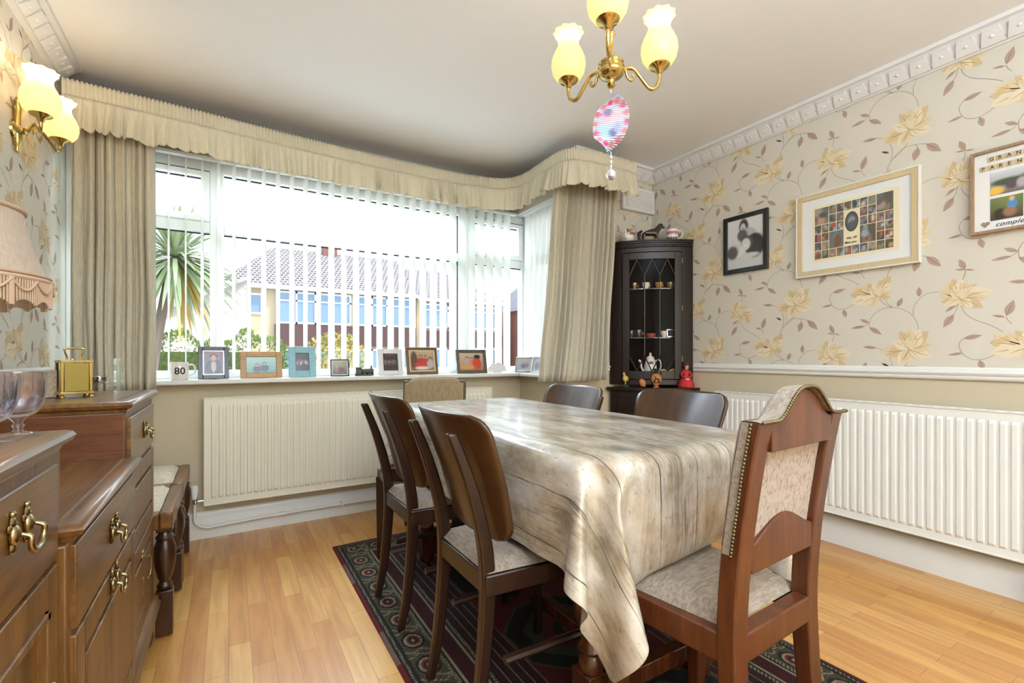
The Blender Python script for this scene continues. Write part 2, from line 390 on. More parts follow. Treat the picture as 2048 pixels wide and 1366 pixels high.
def wallpaper(b, P, s0, s1, phase_s, z_lo=0.93, z_hi=2.34):
    """P(s, z, d): wall point at run s, height z, d metres proud"""
    cnt = [0]
    def poly(pts, mi, d):
        cs = sum(p[0] for p in pts) / len(pts); cz = sum(p[1] for p in pts) / len(pts)
        if cs < s0 or cs > s1 or cz < z_lo or cz > z_hi: return
        pts = [(min(max(p[0], s0), s1), min(max(p[1], z_lo), z_hi)) for p in pts]
        b.add([P(p[0], p[1], d) for p in pts], [tuple(range(len(pts)))], mi)
    def leaf(p, q, w, mi, d, mid=None, bend=0.0):
        p = Vector(p); q = Vector(q); a = q - p; n = Vector((-a.y, a.x)); L = a.length
        prof = [(0.08, 0.35), (0.22, 0.78), (0.4, 1.0), (0.6, 0.9), (0.8, 0.5), (0.92, 0.2)]
        up = [p + a * t + n * (w * k * 0.5 + bend * math.sin(PI * t)) for t, k in prof]
        dn = [p + a * t + n * (-w * k * 0.5 + bend * math.sin(PI * t)) for t, k in prof]
        poly([tuple(p)] + [tuple(x) for x in up] + [tuple(q)] + [tuple(x) for x in dn[::-1]], mi, d)
        if mid is not None:
            e = n * 0.018
            m1 = p + a * 0.5 + n * bend
            poly([tuple(p - e), tuple(m1 - e), tuple(p + a * 0.9), tuple(m1 + e), tuple(p + e)], mid, d + 0.00012)
    def stem(pts, d):
        c = bez([(x, z, 0) for x, z in pts], 4)
        for i in range(len(c) - 1):
            p, q = c[i], c[i + 1]; t = (q - p); 
            if t.length < 1e-6: continue
            t.normalize(); n = Vector((-t.y, t.x, 0)) * 0.0011
            poly([(p.x - n.x, p.y - n.y), (q.x - n.x, q.y - n.y), (q.x + n.x, q.y + n.y), (p.x + n.x, p.y + n.y)], 8, d)
    W, H = 0.5225, 0.5245
    for i in range(int((s0 - phase_s) // W) - 1, int((s1 - phase_s) // W) + 2):
        for j in range(-1, 6):
            oz = 1.257 - 2 * H + H * j + (H / 2 if i % 2 else 0) ; os_ = phase_s + i * W
            for st in WP_STEMS: stem([(os_ + x, oz + z) for x, z in st], 0.0006)
            for p, q, w in WP_LEAVES:
                leaf((os_ + p[0], oz + p[1]), (os_ + q[0], oz + q[1]), w * 1.25, 6, 0.0008, 7)
            for fi, (c, tips) in enumerate(WP_FLOWERS):
                rr = random.Random(fi)
                for k, tp in enumerate(tips):
                    d = 0.0009 + 0.00004 * k
                    leaf((os_ + c[0], oz + c[1]), (os_ + tp[0], oz + tp[1]), 0.50 + 0.14 * rr.random(), 2 + (k % 3), d, 5, (rr.random() - 0.5) * 0.12)
                cc = (os_ + c[0], oz + c[1])
                for k in range(9):
                    ang = R(25 + 16 * k); ln = (0.036, 0.05, 0.042)[k % 3]
                    e = (cc[0] + ln * math.cos(ang) * 0.9, cc[1] + 0.006 + ln * math.sin(ang) * 1.15)
                    leaf(cc, e, 0.5, (4, 2, 4)[k % 3], 0.0016 + 0.00005 * k, 5)
                cx, cz = cc[0] + 0.003, cc[1] + 0.024
                for k in range(3):
                    rr_ = 0.013 - 0.004 * k
                    poly([(cx + rr_ * math.cos(2 * PI * q / 12), cz + rr_ * 1.15 * math.sin(2 * PI * q / 12)) for q in range(12)], (4, 2, 4)[k], 0.0022 + 0.0001 * k)

# ------------------------------------------------------------------ room shell
H = 2.39
XL, XR, YB, YM, YS = -0.70, 2.775, -2.6, 2.507, 3.08
BX = 1.94
m, t, p = newmat('floor_strips')
tc = t.nodes.new('ShaderNodeTexCoord'); mp = t.nodes.new('ShaderNodeMapping'); mp.inputs['Rotation'].default_value = (0, 0, PI / 2)
br = t.nodes.new('ShaderNodeTexBrick'); br.offset = 0.37; br.offset_frequency = 2
for k, v in (('Scale', 1.0), ('Mortar Size', 0.0009), ('Mortar Smooth', 0.2), ('Bias', 0.0), ('Brick Width', 0.43), ('Row Height', 0.066)): br.inputs[k].default_value = v
br.inputs['Color1'].default_value = c4(rgb(198, 134, 64)); br.inputs['Color2'].default_value = c4(rgb(220, 168, 92)); br.inputs['Mortar'].default_value = c4(rgb(164, 108, 52))
t.links.new(tc.outputs['Object'], mp.inputs[0]); t.links.new(mp.outputs[0], br.inputs['Vector'])
mp2 = t.nodes.new('ShaderNodeMapping'); mp2.inputs['Scale'].default_value = (16, 1.4, 1)
nz = t.nodes.new('ShaderNodeTexNoise'); nz.inputs['Scale'].default_value = 2.2; nz.inputs['Detail'].default_value = 8; nz.inputs['Distortion'].default_value = 0.4
t.links.new(tc.outputs['Object'], mp2.inputs[0]); t.links.new(mp2.outputs[0], nz.inputs['Vector'])
cr = t.nodes.new('ShaderNodeValToRGB'); cr.color_ramp.elements[0].position = 0.28; cr.color_ramp.elements[0].color = (0.62, 0.5, 0.4, 1); cr.color_ramp.elements[1].position = 0.6; cr.color_ramp.elements[1].color = (1, 1, 1, 1)
t.links.new(nz.outputs['Fac'], cr.inputs[0])
mx = t.nodes.new('ShaderNodeMix'); mx.data_type = 'RGBA'; mx.blend_type = 'MULTIPLY'; mx.inputs[0].default_value = 0.6
t.links.new(br.outputs['Color'], mx.inputs[6]); t.links.new(cr.outputs[0], mx.inputs[7]); t.links.new(mx.outputs[2], p.inputs['Base Color'])
p.inputs['Roughness'].default_value = 0.3; p.inputs['Coat Weight'].default_value = 0.25; p.inputs['Coat Roughness'].default_value = 0.2

struct(B().box(XL - 0.1, XR + 0.12, YB, 3.25, -0.1, 0).build('floor', 'floor_strips', smooth=0))
struct(B().box(XL - 0.1, XR + 0.12, YB, 3.3, H, H + 0.12).build('ceiling', 'ceiling_paint', smooth=0))
b = B(); b.box(XR, XR + 0.12, YB, YM + 0.12, 0.92, H, 0); b.box(XR, XR + 0.12, YB, YM + 0.12, 0, 0.92, 1)
wallpaper(b, lambda s, z, d: (XR - d, -s, z), -YM, 0.4, -0.74)
struct(b.build('wall_right', WPM, smooth=0, fix=False))
b = B(); b.box(XL - 0.1, XL, YB, 3.3, 0.92, H, 0); b.box(XL - 0.1, XL, YB, 3.3, 0, 0.92, 1)
wallpaper(b, lambda s, z, d: (XL + d, s, z), 0.9, 3.08, 2.33)
struct(b.build('wall_left', WPM, smooth=0, fix=False))
b = B(); b.box(BX, XR, YM, YM + 0.12, 0.92, H, 0); b.box(BX, XR, YM, YM + 0.12, 0, 0.92, 1)
wallpaper(b, lambda s, z, d: (s, YM - d, z), BX, XR, 2.42)
b.box(XL, 2.12, YS, 3.3, 0, 0.847, 1); b.box(XL, 2.12, 3.245, 3.3, 2.11, H, 0)
b.box(BX, 2.12, YM + 0.12, YS, 0, 0.847, 1); b.box(BX, 2.12, YM + 0.12, 3.245, 2.11, H, 0)
struct(b.build('wall_front', WPM, smooth=0, fix=False))
struct(B().box(XL - 0.1, XR + 0.12, YB - 0.1, YB, 0, H).build('wall_back', 'paper_beige', smooth=0))

# coving with raised panels
CP = [(0, 2.305), (0.012, 2.305), (0.018, 2.316), (0.072, 2.366), (0.080, 2.370), (0.095, 2.372), (0.095, 2.39), (0, 2.39)]
def coving(name, a, bb, n, ext=0.0):
    A = Vector(a); Bv = Vector(bb); L = (Bv - A).length; d = (Bv - A) / L
    b = B(); b.sweep(CP, [(A.x, A.y, n[0], n[1]), (Bv.x, Bv.y, n[0], n[1])])
    N = Vector((n[0], n[1], 0)); D = Vector((d.x, d.y, 0))
    u = (N * 0.054 + Vector((0, 0, 0.050))); ul = u.length; u.normalize(); w = Vector((0, 0, 0)); w = u.cross(D); 
    if w.dot(N) < 0: w = -w
    k = 0; pitch = 0.0805
    while (k + 1) * pitch < L:
        o = Vector((A.x, A.y, 0)) + D * ((k + 0.5) * pitch) + N * 0.018 + Vector((0, 0, 2.316))
        q = [(-0.039, 0.003), (0.039, 0.003), (0.026, ul - 0.006), (-0.026, ul - 0.006)]
        b.prism(q, o, D, u, w * 0.012)
        c = o + u * (ul * 0.52) + w * 0.012
        s_ = 0.011
        b.add([c + D * s_, c + u * s_ * 0.8, c - D * s_, c - u * s_ * 0.8, c + w * 0.007], [(0, 1, 4), (1, 2, 4), (2, 3, 4), (3, 0, 4)])
        k += 1
    struct(b.build(name, 'plaster_white', smooth=30))
coving('trim_1', (XR, -2.55), (XR, YM), (-1, 0))
coving('trim_2', (XR, YM), (BX + 0.02, YM), (0, -1))
coving('trim_3', (XL, -2.55), (XL, 3.02), (1, 0))
DP = [(0, 0.893), (0.010, 0.893), (0.016, 0.900), (0.016, 0.908), (0.011, 0.912), (0.020, 0.918), (0.022, 0.926), (0.015, 0.931), (0.009, 0.935), (0.009, 0.944), (0.004, 0.950), (0, 0.950)]
def dado(name, path): struct(B().sweep(DP, path).build(name, 'white_gloss', smooth=50))
dado('trim_4', [(XR, YB, -1, 0), (XR, 2.125, -1, 0)])
dado('trim_5', [(XL, YB, 1, 0), (XL, 2.9, 1, 0)])
dado('trim_6', [(2.33, YM, 0, -1), (BX, YM, 0, -1)])
SP = [(0, 0), (0.016, 0), (0.016, 0.105), (0.011, 0.118), (0.013, 0.126), (0.008, 0.138), (0.003, 0.145), (0, 0.145)]
struct(B().sweep(SP, [(XR, YB, -1, 0), (XR, YM, -1, 0)]).build('baseboard_right', 'white_gloss', smooth=50))
struct(B().sweep(SP, [(XL, YB, 1, 0), (XL, YS, 1, 0)]).build('baseboard_left', 'white_gloss', smooth=50))
struct(B().sweep(SP, [(XL, YS, 0, -1), (BX - 0.016, YS, 0, -1)]).build('baseboard_front', 'white_gloss', smooth=50))
struct(B().sweep(SP, [(BX, YS, -1, 0), (BX, YM, -1, 0), ]).build('baseboard_bay', 'white_gloss', smooth=50))
# window board
b = B(); b.box(XL, 1.865, 2.975, 3.17, 0.848, 0.873); b.box(1.865, 2.03, 2.50, 3.17, 0.848, 0.873)
struct(b.build('trim_7', 'white_gloss', bevel=0.006))

# windows
def window(name, fr, gl, gs):
    w = bpy.data.objects.new(name, None); COL.objects.link(w); struct(w)
    b = B()
    for q in fr: b.box(*q)
    b.build('window_frame', 'upvc', w, bevel=0.004)
    b = B()
    for q in gs: b.box(*q)
    b.build('gasket', 'gasket', w)
    for q in gl: B().box(*q).build('window_pane', 'window_glass', w, smooth=0)
    return w
f0, f1 = 3.17, 3.24
PX = [(-0.645, -0.091), (-0.022, 1.464), (1.547, 2.016)]
fr = [(-0.70, -0.645, f0, f1, 0.873, 2.11), (-0.091, -0.022, f0, f1, 0.873, 2.11), (1.464, 1.547, f0, f1, 0.873, 2.11), (2.016, 2.11, f0, f1, 0.873, 2.11),
      (-0.645, 2.016, f0 + 0.002, f1 - 0.002, 0.873, 0.918), (-0.645, 2.016, f0 + 0.002, f1 - 0.002, 2.046, 2.11)]
gl = []; gs = []
for i, (a, c) in enumerate(PX):
    fr.append((a, c, f0 + 0.003, f1 - 0.003, 1.702, 1.762))
    gl.append((a, c, 3.203, 3.209, 0.918, 1.702))
    gs.append((a, c, 3.196, 3.200, 1.694, 1.702))
    if i != 1:
        fr += [(a, c, f0 - 0.012, f0 + 0.02, 1.762, 1.80), (a, c, f0 - 0.012, f0 + 0.02, 2.012, 2.046), (c - 0.04, c, f0 - 0.0125, f0 + 0.02, 1.79, 2.02), (a, a + 0.04, f0 - 0.0125, f0 + 0.02, 1.79, 2.02)]
        gl.append((a + 0.03, c - 0.03, 3.203, 3.209, 1.79, 2.02)); gs.append((a + 0.04, c - 0.04, 3.184, 3.192, 2.004, 2.012))
        gs.append((a, c, f0 - 0.013, f0 - 0.008, 2.044, 2.048))
    else:
        gl.append((a, c, 3.203, 3.209, 1.762, 2.046)); gs.append((a, c, 3.196, 3.200, 2.037, 2.046))
gs += [(1.456, 1.464, 3.194, 3.200, 0.918, 1.702), (1.456, 1.464, 3.194, 3.200, 1.762, 2.046)]
window('window_1', fr, gl, gs)
fr = [(2.03, 2.10, 2.627, 2.68, 0.873, 2.11), (2.03, 2.10, 3.11, 3.17, 0.873, 2.11), (2.032, 2.098, 2.68, 3.11, 0.873, 0.92), (2.032, 2.098, 2.68, 3.11, 2.046, 2.11), (2.034, 2.096, 2.68, 3.11, 1.702, 1.762)]
window('window_2', fr, [(2.062, 2.068, 2.68, 3.11, 0.92, 2.046)], [(2.05, 2.055, 2.68, 3.11, 1.694, 1.702)])

# vertical blinds
def blind(name, label, pts, ang, tw):
    t = thing(name, label, 'blind', (pts[0][0], pts[0][1], 2.11))
    rr = random.Random(4)
    for (x, y) in pts:
        a0 = ang + rr.uniform(-2, 2); da = rr.uniform(-tw, tw)
        def fn(u, v, a0=a0, da=da, x=x, y=y):
            a = R(a0 + da * (1 - v)); c = (u - 0.5); bow = 0.004 * (1 - 4 * c * c)
            return (x + math.cos(a) * bow - math.sin(a) * c * 0.089, y + math.sin(a) * bow + math.cos(a) * c * 0.089, 0.90 + (2.095 - 0.90) * v)
        B().grid(fn, 4, 10).build('blind_slat', 'blind_fabric', t, world=True, fix=False, smooth=80)
    return t
pts = [(-0.655 + 0.0757 * i, 3.118) for i in range(34)]
t = blind('vertical_blind', 'white vertical blind with open slats across the wide bay window', pts, 11, 5)
B().box(-0.69, 1.925, 3.10, 3.138, 2.095, 2.112).build('head_rail', 'upvc', t, world=True, bevel=0.002)
pts = [(1.985, 2.68 + 0.072 * i) for i in range(6)]
t = blind('vertical_blind', 'closed pale green-white vertical blind on the narrow bay side window', pts, -8, 1)
B().box(1.965, 2.005, 2.63, 3.10, 2.095, 2.112).build('head_rail', 'upvc', t, world=True, bevel=0.002)

# curtains
def curtain(name, label, p0t, p1t, p0b, p1b, zt, zb, nf, amp, seed, mats='curtain_fabric', extra=0.0):
    rr = random.Random(seed)
    ph = [rr.uniform(0, 6.28) for _ in range(6)]
    def fold(u, v):
        uu = u + 0.018 * math.sin(2 * PI * 2.3 * u + ph[0]) + 0.012 * math.sin(9 * v + ph[1] + 5 * u) * (1 - v)
        s_ = math.sin(2 * PI * nf * uu + ph[2])
        s_ = math.copysign(abs(s_) ** 0.75, s_)
        return s_ * (0.75 + 0.35 * math.sin(2 * PI * 1.7 * u + ph[3])) + 0.3 * math.sin(2 * PI * nf * 2.1 * uu + ph[4] + 2 * v)
    def fn(u, v):
        xt = Vector(p0t).lerp(Vector(p1t), u); xb = Vector(p0b).lerp(Vector(p1b), u)
        p = xb.lerp(xt, v ** 0.8)
        d = (Vector(p1t) - Vector(p0t)).normalized(); n = Vector((d.y, -d.x))
        a = amp * fold(u, v) * (0.75 + 0.25 * (1 - v))
        side = 0.006 * math.cos(2 * PI * nf * u)
        return (p.x + n.x * a + d.x * side, p.y + n.y * a + d.y * side, zb + (zt - zb) * v)
    b = B().grid(fn, int(nf * 20), 26)
    o = b.build(name, mats, smooth=180, solid=0.003, fix=False)
    tag(o, label, 'curtain'); return o
curtain('curtain', 'long grey-beige lined curtain hanging at the left end of the bay window', (-0.64, 2.975), (-0.315, 2.99), (-0.64, 2.935), (-0.305, 2.938), 2.17, 0.828, 8.5, 0.024, 3)
curtain('curtain', 'cream lined curtain hanging beside the dark corner cabinet', (1.80, 2.45), (2.31, 2.39), (1.655, 2.43), (2.20, 2.40), 2.17, 0.836, 11.5, 0.026, 8)

# valance: gathered heading and frill on one rail
VP = [(-0.655, 2.905), (-0.59, 2.909), (-0.39, 2.919), (-0.127, 2.934), (0.226, 2.965), (0.646, 2.992), (0.965, 3.0), (1.314, 2.994), (1.533, 2.966), (1.67, 2.925), (1.755, 2.84), (1.775, 2.70), (1.768, 2.55), (1.766, 2.36), (1.80, 2.275), (1.87, 2.238), (1.993, 2.222), (2.159, 2.217), (2.305, 2.219)]
vp = bez([(x, y, 0) for x, y in VP], 10)
cum = [0]
for i in range(1, len(vp)): cum.append(cum[-1] + (vp[i] - vp[i - 1]).length)
VL = cum[-1]
vx = [q.x for q in vp]; vy = [q.y for q in vp]
def vpt(s):
    x = interp(s, cum, vx); y = interp(s, cum, vy); x2 = interp(s + 0.03, cum, vx); y2 = interp(s + 0.03, cum, vy); x1 = interp(s - 0.03, cum, vx); y1 = interp(s - 0.03, cum, vy)
    d = Vector((x2 - x1, y2 - y1)); d.normalize(); return x, y, d.y, -d.x
val = thing('valance', 'cream gathered valance with a frilled hem running along the whole bay rail', 'valance', (vp[0].x, vp[0].y, 2.28))
rr = random.Random(5)
kn = [rr.uniform(-1, 1) for _ in range(400)]
def knot(x):
    i = int(math.floor(x)); f = x - i; f = f * f * (3 - 2 * f); return kn[i % 400] * (1 - f) + kn[(i + 1) % 400] * f
def head(u, v):
    s = u * VL; x, y, nx, ny = vpt(s)
    a = 0.0035 * math.sin(2 * PI * s / 0.0165) * (1 + 0.5 * knot(s * 9)) + 0.002 * math.sin(PI * v)
    return (x + nx * a, y + ny * a, 2.204 + 0.076 * v + (0.002 * math.sin(2 * PI * s / 0.0165) if v > 0.95 else 0))
B().grid(head, 1150, 5).build('valance_heading', 'valance_fabric', val, world=True, smooth=180, solid=0.002, fix=False)
def frill(u, v):
    s = u * VL; x, y, nx, ny = vpt(s); w = 1 - v
    q = s / 0.044 + 1.1 * knot(s * 5 + 50)
    sn = math.sin(2 * PI * q / 1.5)
    f = (1 - 2 * abs(sn) ** 0.55) * (0.55 + 0.45 * knot(q * 0.7 + 7)) + 0.8 * knot(q * 0.8) + 0.3 * knot(q * 2.7 + 90)
    f = max(-1.5, min(1.6, f))
    a = 0.006 + w * 0.030 + (w ** 0.6) * 0.027 * f + 0.0025 * math.sin(2 * PI * s / 0.018) * max(0, 1 - w * 3)
    sl = 0.014 * w * knot(q * 0.9 + 20)
    x2, y2, _, _ = vpt(min(max(s + sl, 0), VL))
    return (x2 + nx * a, y2 + ny * a, 2.204 - w * (0.158 - 0.004 * f + 0.004 * knot(s * 4)))
B().grid(frill, 1100, 12).build('valance_frill', 'valance_fabric', val, world=True, smooth=180, solid=0.0015, fix=False)
b = B(); b.sweep([(-0.03, 2.245), (-0.012, 2.245), (-0.012, 2.275), (-0.03, 2.275)], [vpt(VL * i / 60) for i in range(61)])
b.build('curtain_rail', 'upvc', val, world=True)
pb = [(x - nx * 0.034, y - ny * 0.034) for x, y, nx, ny in [vpt(VL * i / 50) for i in range(51)]]
pb = [(max(x, XL + 0.004), y) for x, y in pb] + [(2.33, 2.503), (1.936, 2.503), (1.936, 3.24), (XL + 0.004, 3.24)]
b = B(); b.prism(pb, (0, 0, 2.258), (1, 0, 0), (0, 1, 0), (0, 0, 0.010)); b.build('light_block_board', 'oak_mid_x', val, world=True)  # unseen added board, keeps window light off the ceiling above the valance

# ------------------------------------------------------------------ radiators, pipes, vent
def radiator(name, label, o, ax, nrm, L, z0, z1, mat):
    """o: start corner of the front face, ax: unit run, nrm: towards the room"""
    t = thing(name, label, 'radiator', (o[0], o[1], z0))
    A = Vector((ax[0], ax[1], 0)); N = Vector((nrm[0], nrm[1], 0)); O = Vector((o[0], o[1], 0))
    def P(s, d, z): return tuple(O + A * s + N * d + Vector((0, 0, z)))
    b = B(); n = int((L - 0.05) / 0.0333)
    m0 = (L - n * 0.0333) / 2
    prof = [(0, 0)]
    for k in range(n):
        s0 = m0 + k * 0.0333
        prof += [(s0 + 0.004, 0), (s0 + 0.009, 0.0075), (s0 + 0.024, 0.0075), (s0 + 0.029, 0)]
    prof.append((L, 0))
    zs = [(z0 + 0.004, 0), (z0 + 0.036, 0), (z0 + 0.048, 1), (z1 - 0.052, 1), (z1 - 0.040, 0), (z1 - 0.004, 0)]
    vs = [P(s, d * k, z) for z, k in zs for s, d in prof]; w = len(prof)
    fs = [(j * w + i, j * w + i + 1, (j + 1) * w + i + 1, (j + 1) * w + i) for j in range(len(zs) - 1) for i in range(w - 1)]
    b.add(vs, fs)
    b.build('radiator_panel', mat, t, world=True, smooth=20, fix=False)
    b = B()
    def bx(s0, s1, d0, d1, za, zb):
        vs = [P(s, d, z) for z in (za, zb) for d in (d0, d1) for s in (s0, s1)]
        b.add(vs, [(0, 2, 3, 1), (4, 5, 7, 6), (0, 1, 5, 4), (2, 6, 7, 3), (0, 4, 6, 2), (1, 3, 7, 5)])
    bx(0, L, -0.004, -0.001, z0 + 0.003, z1 - 0.003)
    bx(-0.003, 0.002, -0.045, 0.004, z0, z1); bx(L - 0.002, L + 0.003, -0.045, 0.004, z0, z1)
    bx(0.002, L - 0.002, -0.002, 0.004, z0, z0 + 0.006); bx(0.002, L - 0.002, -0.002, 0.004, z1 - 0.006, z1)
    bx(0.002, L - 0.002, -0.048, -0.044, z0, z1)
    b.build('casing', mat, t, world=True, bevel=0.001)
    b = B()
    for k in range(int(L / 0.05)):
        s = 0.01 + k * 0.05
        if s + 0.03 < L: 
            vs = [P(s_, d, z1 - 0.002) for s_, d in ((s, -0.038), (s + 0.03, -0.038), (s + 0.026, -0.012), (s + 0.004, -0.012))]
            b.add(vs, [(0, 1, 2, 3)], 1)
    slots = b
    b = B(); bx(0.002, L - 0.002, -0.044, -0.040, z1 - 0.006, z1 - 0.003); bx(0.002, L - 0.002, -0.010, -0.002, z1 - 0.006, z1 - 0.003)
    bx(0.002, L - 0.002, -0.042, -0.004, z1 - 0.012, z1 - 0.006)
    n_ = len(b.v); b.v += slots.v; b.f += [tuple(i + n_ for i in f) for f in slots.f]; b.m += slots.m
    b.build('top_grille', [mat, 'dark_metal'], t, world=True, fix=False)
    return t, P
t, P = radiator('radiator', 'cream panel radiator under the bay window sill', (-0.11, 2.985), (1, 0), (0, -1), 1.75, 0.198, 0.775, 'radiator_cream')
b = B(); b.tube([(-0.155, 3.01, 0.222), (-0.11, 3.01, 0.222)], 0.008, 10); b.lathe([(0.011, -0.012), (0.013, 0), (0.011, 0.014)], (-0.152, 3.01, 0.222), 12)
b.build('valve_tail', 'chrome', t, world=True)
b = B(); b.lathe([(0.010, 0), (0.014, 0.012), (0.018, 0.03), (0.020, 0.055), (0.018, 0.068), (0.008, 0.074)], (-0.155, 3.01, 0.235), 18)
b.build('valve_head', 'upvc', t, world=True)
t, P = radiator('radiator', 'long white panel radiator on the right wall below the dado rail', (2.690, 1.905), (0, -1), (-1, 0), 2.2, 0.180, 0.775, 'radiator_white')
b = B(); b.lathe([(0.012, 0), (0.02, 0.01), (0.022, 0.05), (0.02, 0.062), (0.006, 0.066)], (2.715, 0.50, 0.055), 18); b.tube([(2.715, 0.50, 0.06), (2.715, 0.50, 0.0)], 0.008, 8)
for k in range(10):
    a = 2 * PI * k / 10; b.box(-0.002, 0.002, 0.019, 0.0235, 0.062, 0.103, M=Matrix.Translation((2.715, 0.50, 0)) @ Matrix.Rotation(a, 4, 'Z'))
b.build('valve_head', 'upvc', t, world=True)
pp = bez([(-0.155, 3.025, 0.232), (-0.155, 3.025, 0.15), (-0.150, 3.025, 0.10), (-0.10, 3.03, 0.068), (-0.03, 3.034, 0.070), (0.3, 3.036, 0.078), (0.9, 3.036, 0.080), (1.6, 3.036, 0.082)], 8)
o = B().tube(pp, 0.0075, 8).lathe([(0.012, -0.02), (0.012, 0.02)], (0, 0, 0), 10, M=Matrix.Translation((0.27, 3.036, 0.077)) @ Matrix.Rotation(PI / 2, 4, 'Y')).box(0.60, 0.612, 3.022, 3.066, 0.066, 0.092).build('heating_pipe', 'white_gloss', smooth=60)
tag(o, 'white heating pipe running along the skirting under the cream radiator', 'pipe')
vt = thing('wall_vent', 'white louvred air vent high in the corner beside the valance', 'vent', (2.60, YM, 2.07))
b = B(); b.box(2.44, 2.77, YM - 0.035, YM - 0.001, 2.07, 2.25); b.build('vent_frame', 'plaster_white', vt, world=True, bevel=0.008)
b = B()
for k in range(9):
    z = 2.095 + k * 0.0155
    b.box(2.47, 2.74, YM - 0.041, YM - 0.034, z, z + 0.009)
b.build('louvres', 'plaster_white', vt, world=True, bevel=0.001)

# ------------------------------------------------------------------ rug (woven pattern as vertex colours)
RX0, RX1, RY0, RY1 = 0.462, 1.665, 0.05, 2.57
def rug():
    nx, ny = 300, 600
    u = np.linspace(0, 1, nx + 1); v = np.linspace(0, 1, ny + 1)
    U, V = np.meshgrid(u, v)
    X = RX0 + (RX1 - RX0) * U; Y = RY0 + (RY1 - RY0) * V
    dx = np.minimum(X - RX0, RX1 - X); dy = np.minimum(Y - RY0, RY1 - Y)
    d = np.minimum(dx, dy); along = np.where(dx < dy, Y, X)
    C = np.zeros(X.shape + (3,))
    def setc(mask, c): C[mask] = c
    red = rgb(84, 20, 24); dred = rgb(56, 14, 18); blk = rgb(24, 22, 20); olive = rgb(74, 66, 44); cream = rgb(146, 132, 104); grn = rgb(58, 62, 44)
    setc(d >= 0, rgb(104, 26, 28))
    seg = (np.floor(Y / 0.21) % 3 == 1)
    setc((d < 0.016) & seg, rgb(120, 92, 80))
    setc((d >= 0.016) & (d < 0.022), blk)
    st = (np.sin(2 * PI * (along + d * 0.6) / 0.012) > 0)
    setc((d >= 0.022) & (d < 0.032), blk); setc((d >= 0.022) & (d < 0.032) & st, cream)
    setc((d >= 0.032) & (d < 0.042), blk)
    bd = (d >= 0.042) & (d < 0.135)
    setc(bd, olive)
    q = (along / 0.15) % 1.0 - 0.5; w = (d - 0.0885) / 0.0465
    # border rosettes, hooked bars and leaves
    rr = np.sqrt((q * 2.6) ** 2 + w ** 2)
    setc(bd & (rr < 0.86), blk); setc(bd & (rr < 0.66), cream); setc(bd & (rr < 0.52), rgb(110, 40, 30)); setc(bd & (rr < 0.34), blk); setc(bd & (rr < 0.16), cream)
    q2 = ((along / 0.15 + 0.5) % 1.0 - 0.5)
    hook = (np.abs(np.sin(w * 5.2 + np.sign(q2) * 0.7) * 0.05 - np.abs(q2) + 0.075) < 0.020) & (np.abs(q2) < 0.15)
    setc(bd & hook, cream)
    dots = (np.sin(along * 2 * PI / 0.019) * np.sin(d * 2 * PI / 0.019) > 0.62) & (rr > 0.9)
    setc(bd & dots, blk)
    for a, bb_ in ((0.135, 0.147), (0.230, 0.242)):
        m_ = (d >= a) & (d < bb_); setc(m_, blk); setc(m_ & st, cream)
    m_ = (d >= 0.147) & (d < 0.230); setc(m_, dred)
    t3 = (along / 0.085) % 1.0 - 0.5; w3 = (d - 0.1885) / 0.0415
    setc(m_ & (np.abs(w3) > 0.78), blk); setc(m_ & (np.abs(np.abs(w3) - 0.74) < 0.07), cream)
    m_ = (d >= 0.242)
    setc(m_, red)
    # field: stripes at the sides and large dark octagons in the middle
    fx = (X - (RX0 + RX1) / 2); fy = ((Y - RY0) / 0.52) % 1.0 - 0.5
    oc = np.maximum(np.maximum(np.abs(fx) / 0.22, np.abs(fy * 0.52) / 0.22), (np.abs(fx) + np.abs(fy * 0.52)) / 0.31)
    setc(m_ & (oc < 1.04), olive); setc(m_ & (oc < 1.0), blk); setc(m_ & (oc < 0.72), grn); setc(m_ & (oc < 0.5), red); setc(m_ & (oc < 0.28), blk); setc(m_ & (oc < 0.12), olive)
    sd = (d >= 0.242) & (d < 0.37)
    setc(sd, blk); k = ((d - 0.242) / 0.032) % 1.0
    setc(sd & (k > 0.3) & (k < 0.8), dred); setc(sd & (k > 0.88), rgb(120, 110, 100))
    rng = np.random.default_rng(3)
    C *= (0.62 + 0.24 * rng.random(X.shape))[..., None]
    cols = np.concatenate([C, np.ones(X.shape + (1,))], axis=2).reshape(-1, 4)
    Z = 0.0075 + 0.0008 * np.sin(X * 17) * np.sin(Y * 9)
    Z[0, :] = Z[-1, :] = 0.0005; Z[:, 0] = Z[:, -1] = 0.0005
    vs = np.stack([X, Y, Z], axis=2).reshape(-1, 3)
    W = nx + 1
    i = np.arange(nx)[None, :] + (np.arange(ny) * W)[:, None]; i = i.reshape(-1)
    fs = np.stack([i, i + 1, i + W + 1, i + W], axis=1)
    me = bpy.data.meshes.new('rug'); me.vertices.add(len(vs)); me.vertices.foreach_set('co', vs.ravel())
    me.loops.add(len(fs) * 4); me.loops.foreach_set('vertex_index', fs.ravel()); me.polygons.add(len(fs))
    me.polygons.foreach_set('loop_start', np.arange(len(fs)) * 4); me.update(calc_edges=True); me.validate()
    ca = me.color_attributes.new('Col', 'FLOAT_COLOR', 'POINT'); ca.data.foreach_set('color', cols.astype(np.float32).ravel())
    me.materials.append(MATS['rug_pile'])
    o = bpy.data.objects.new('rug', me); COL.objects.link(o)
    tag(o, 'dark red and black patterned oriental rug with cream motif border under the dining table', 'rug')
rug()

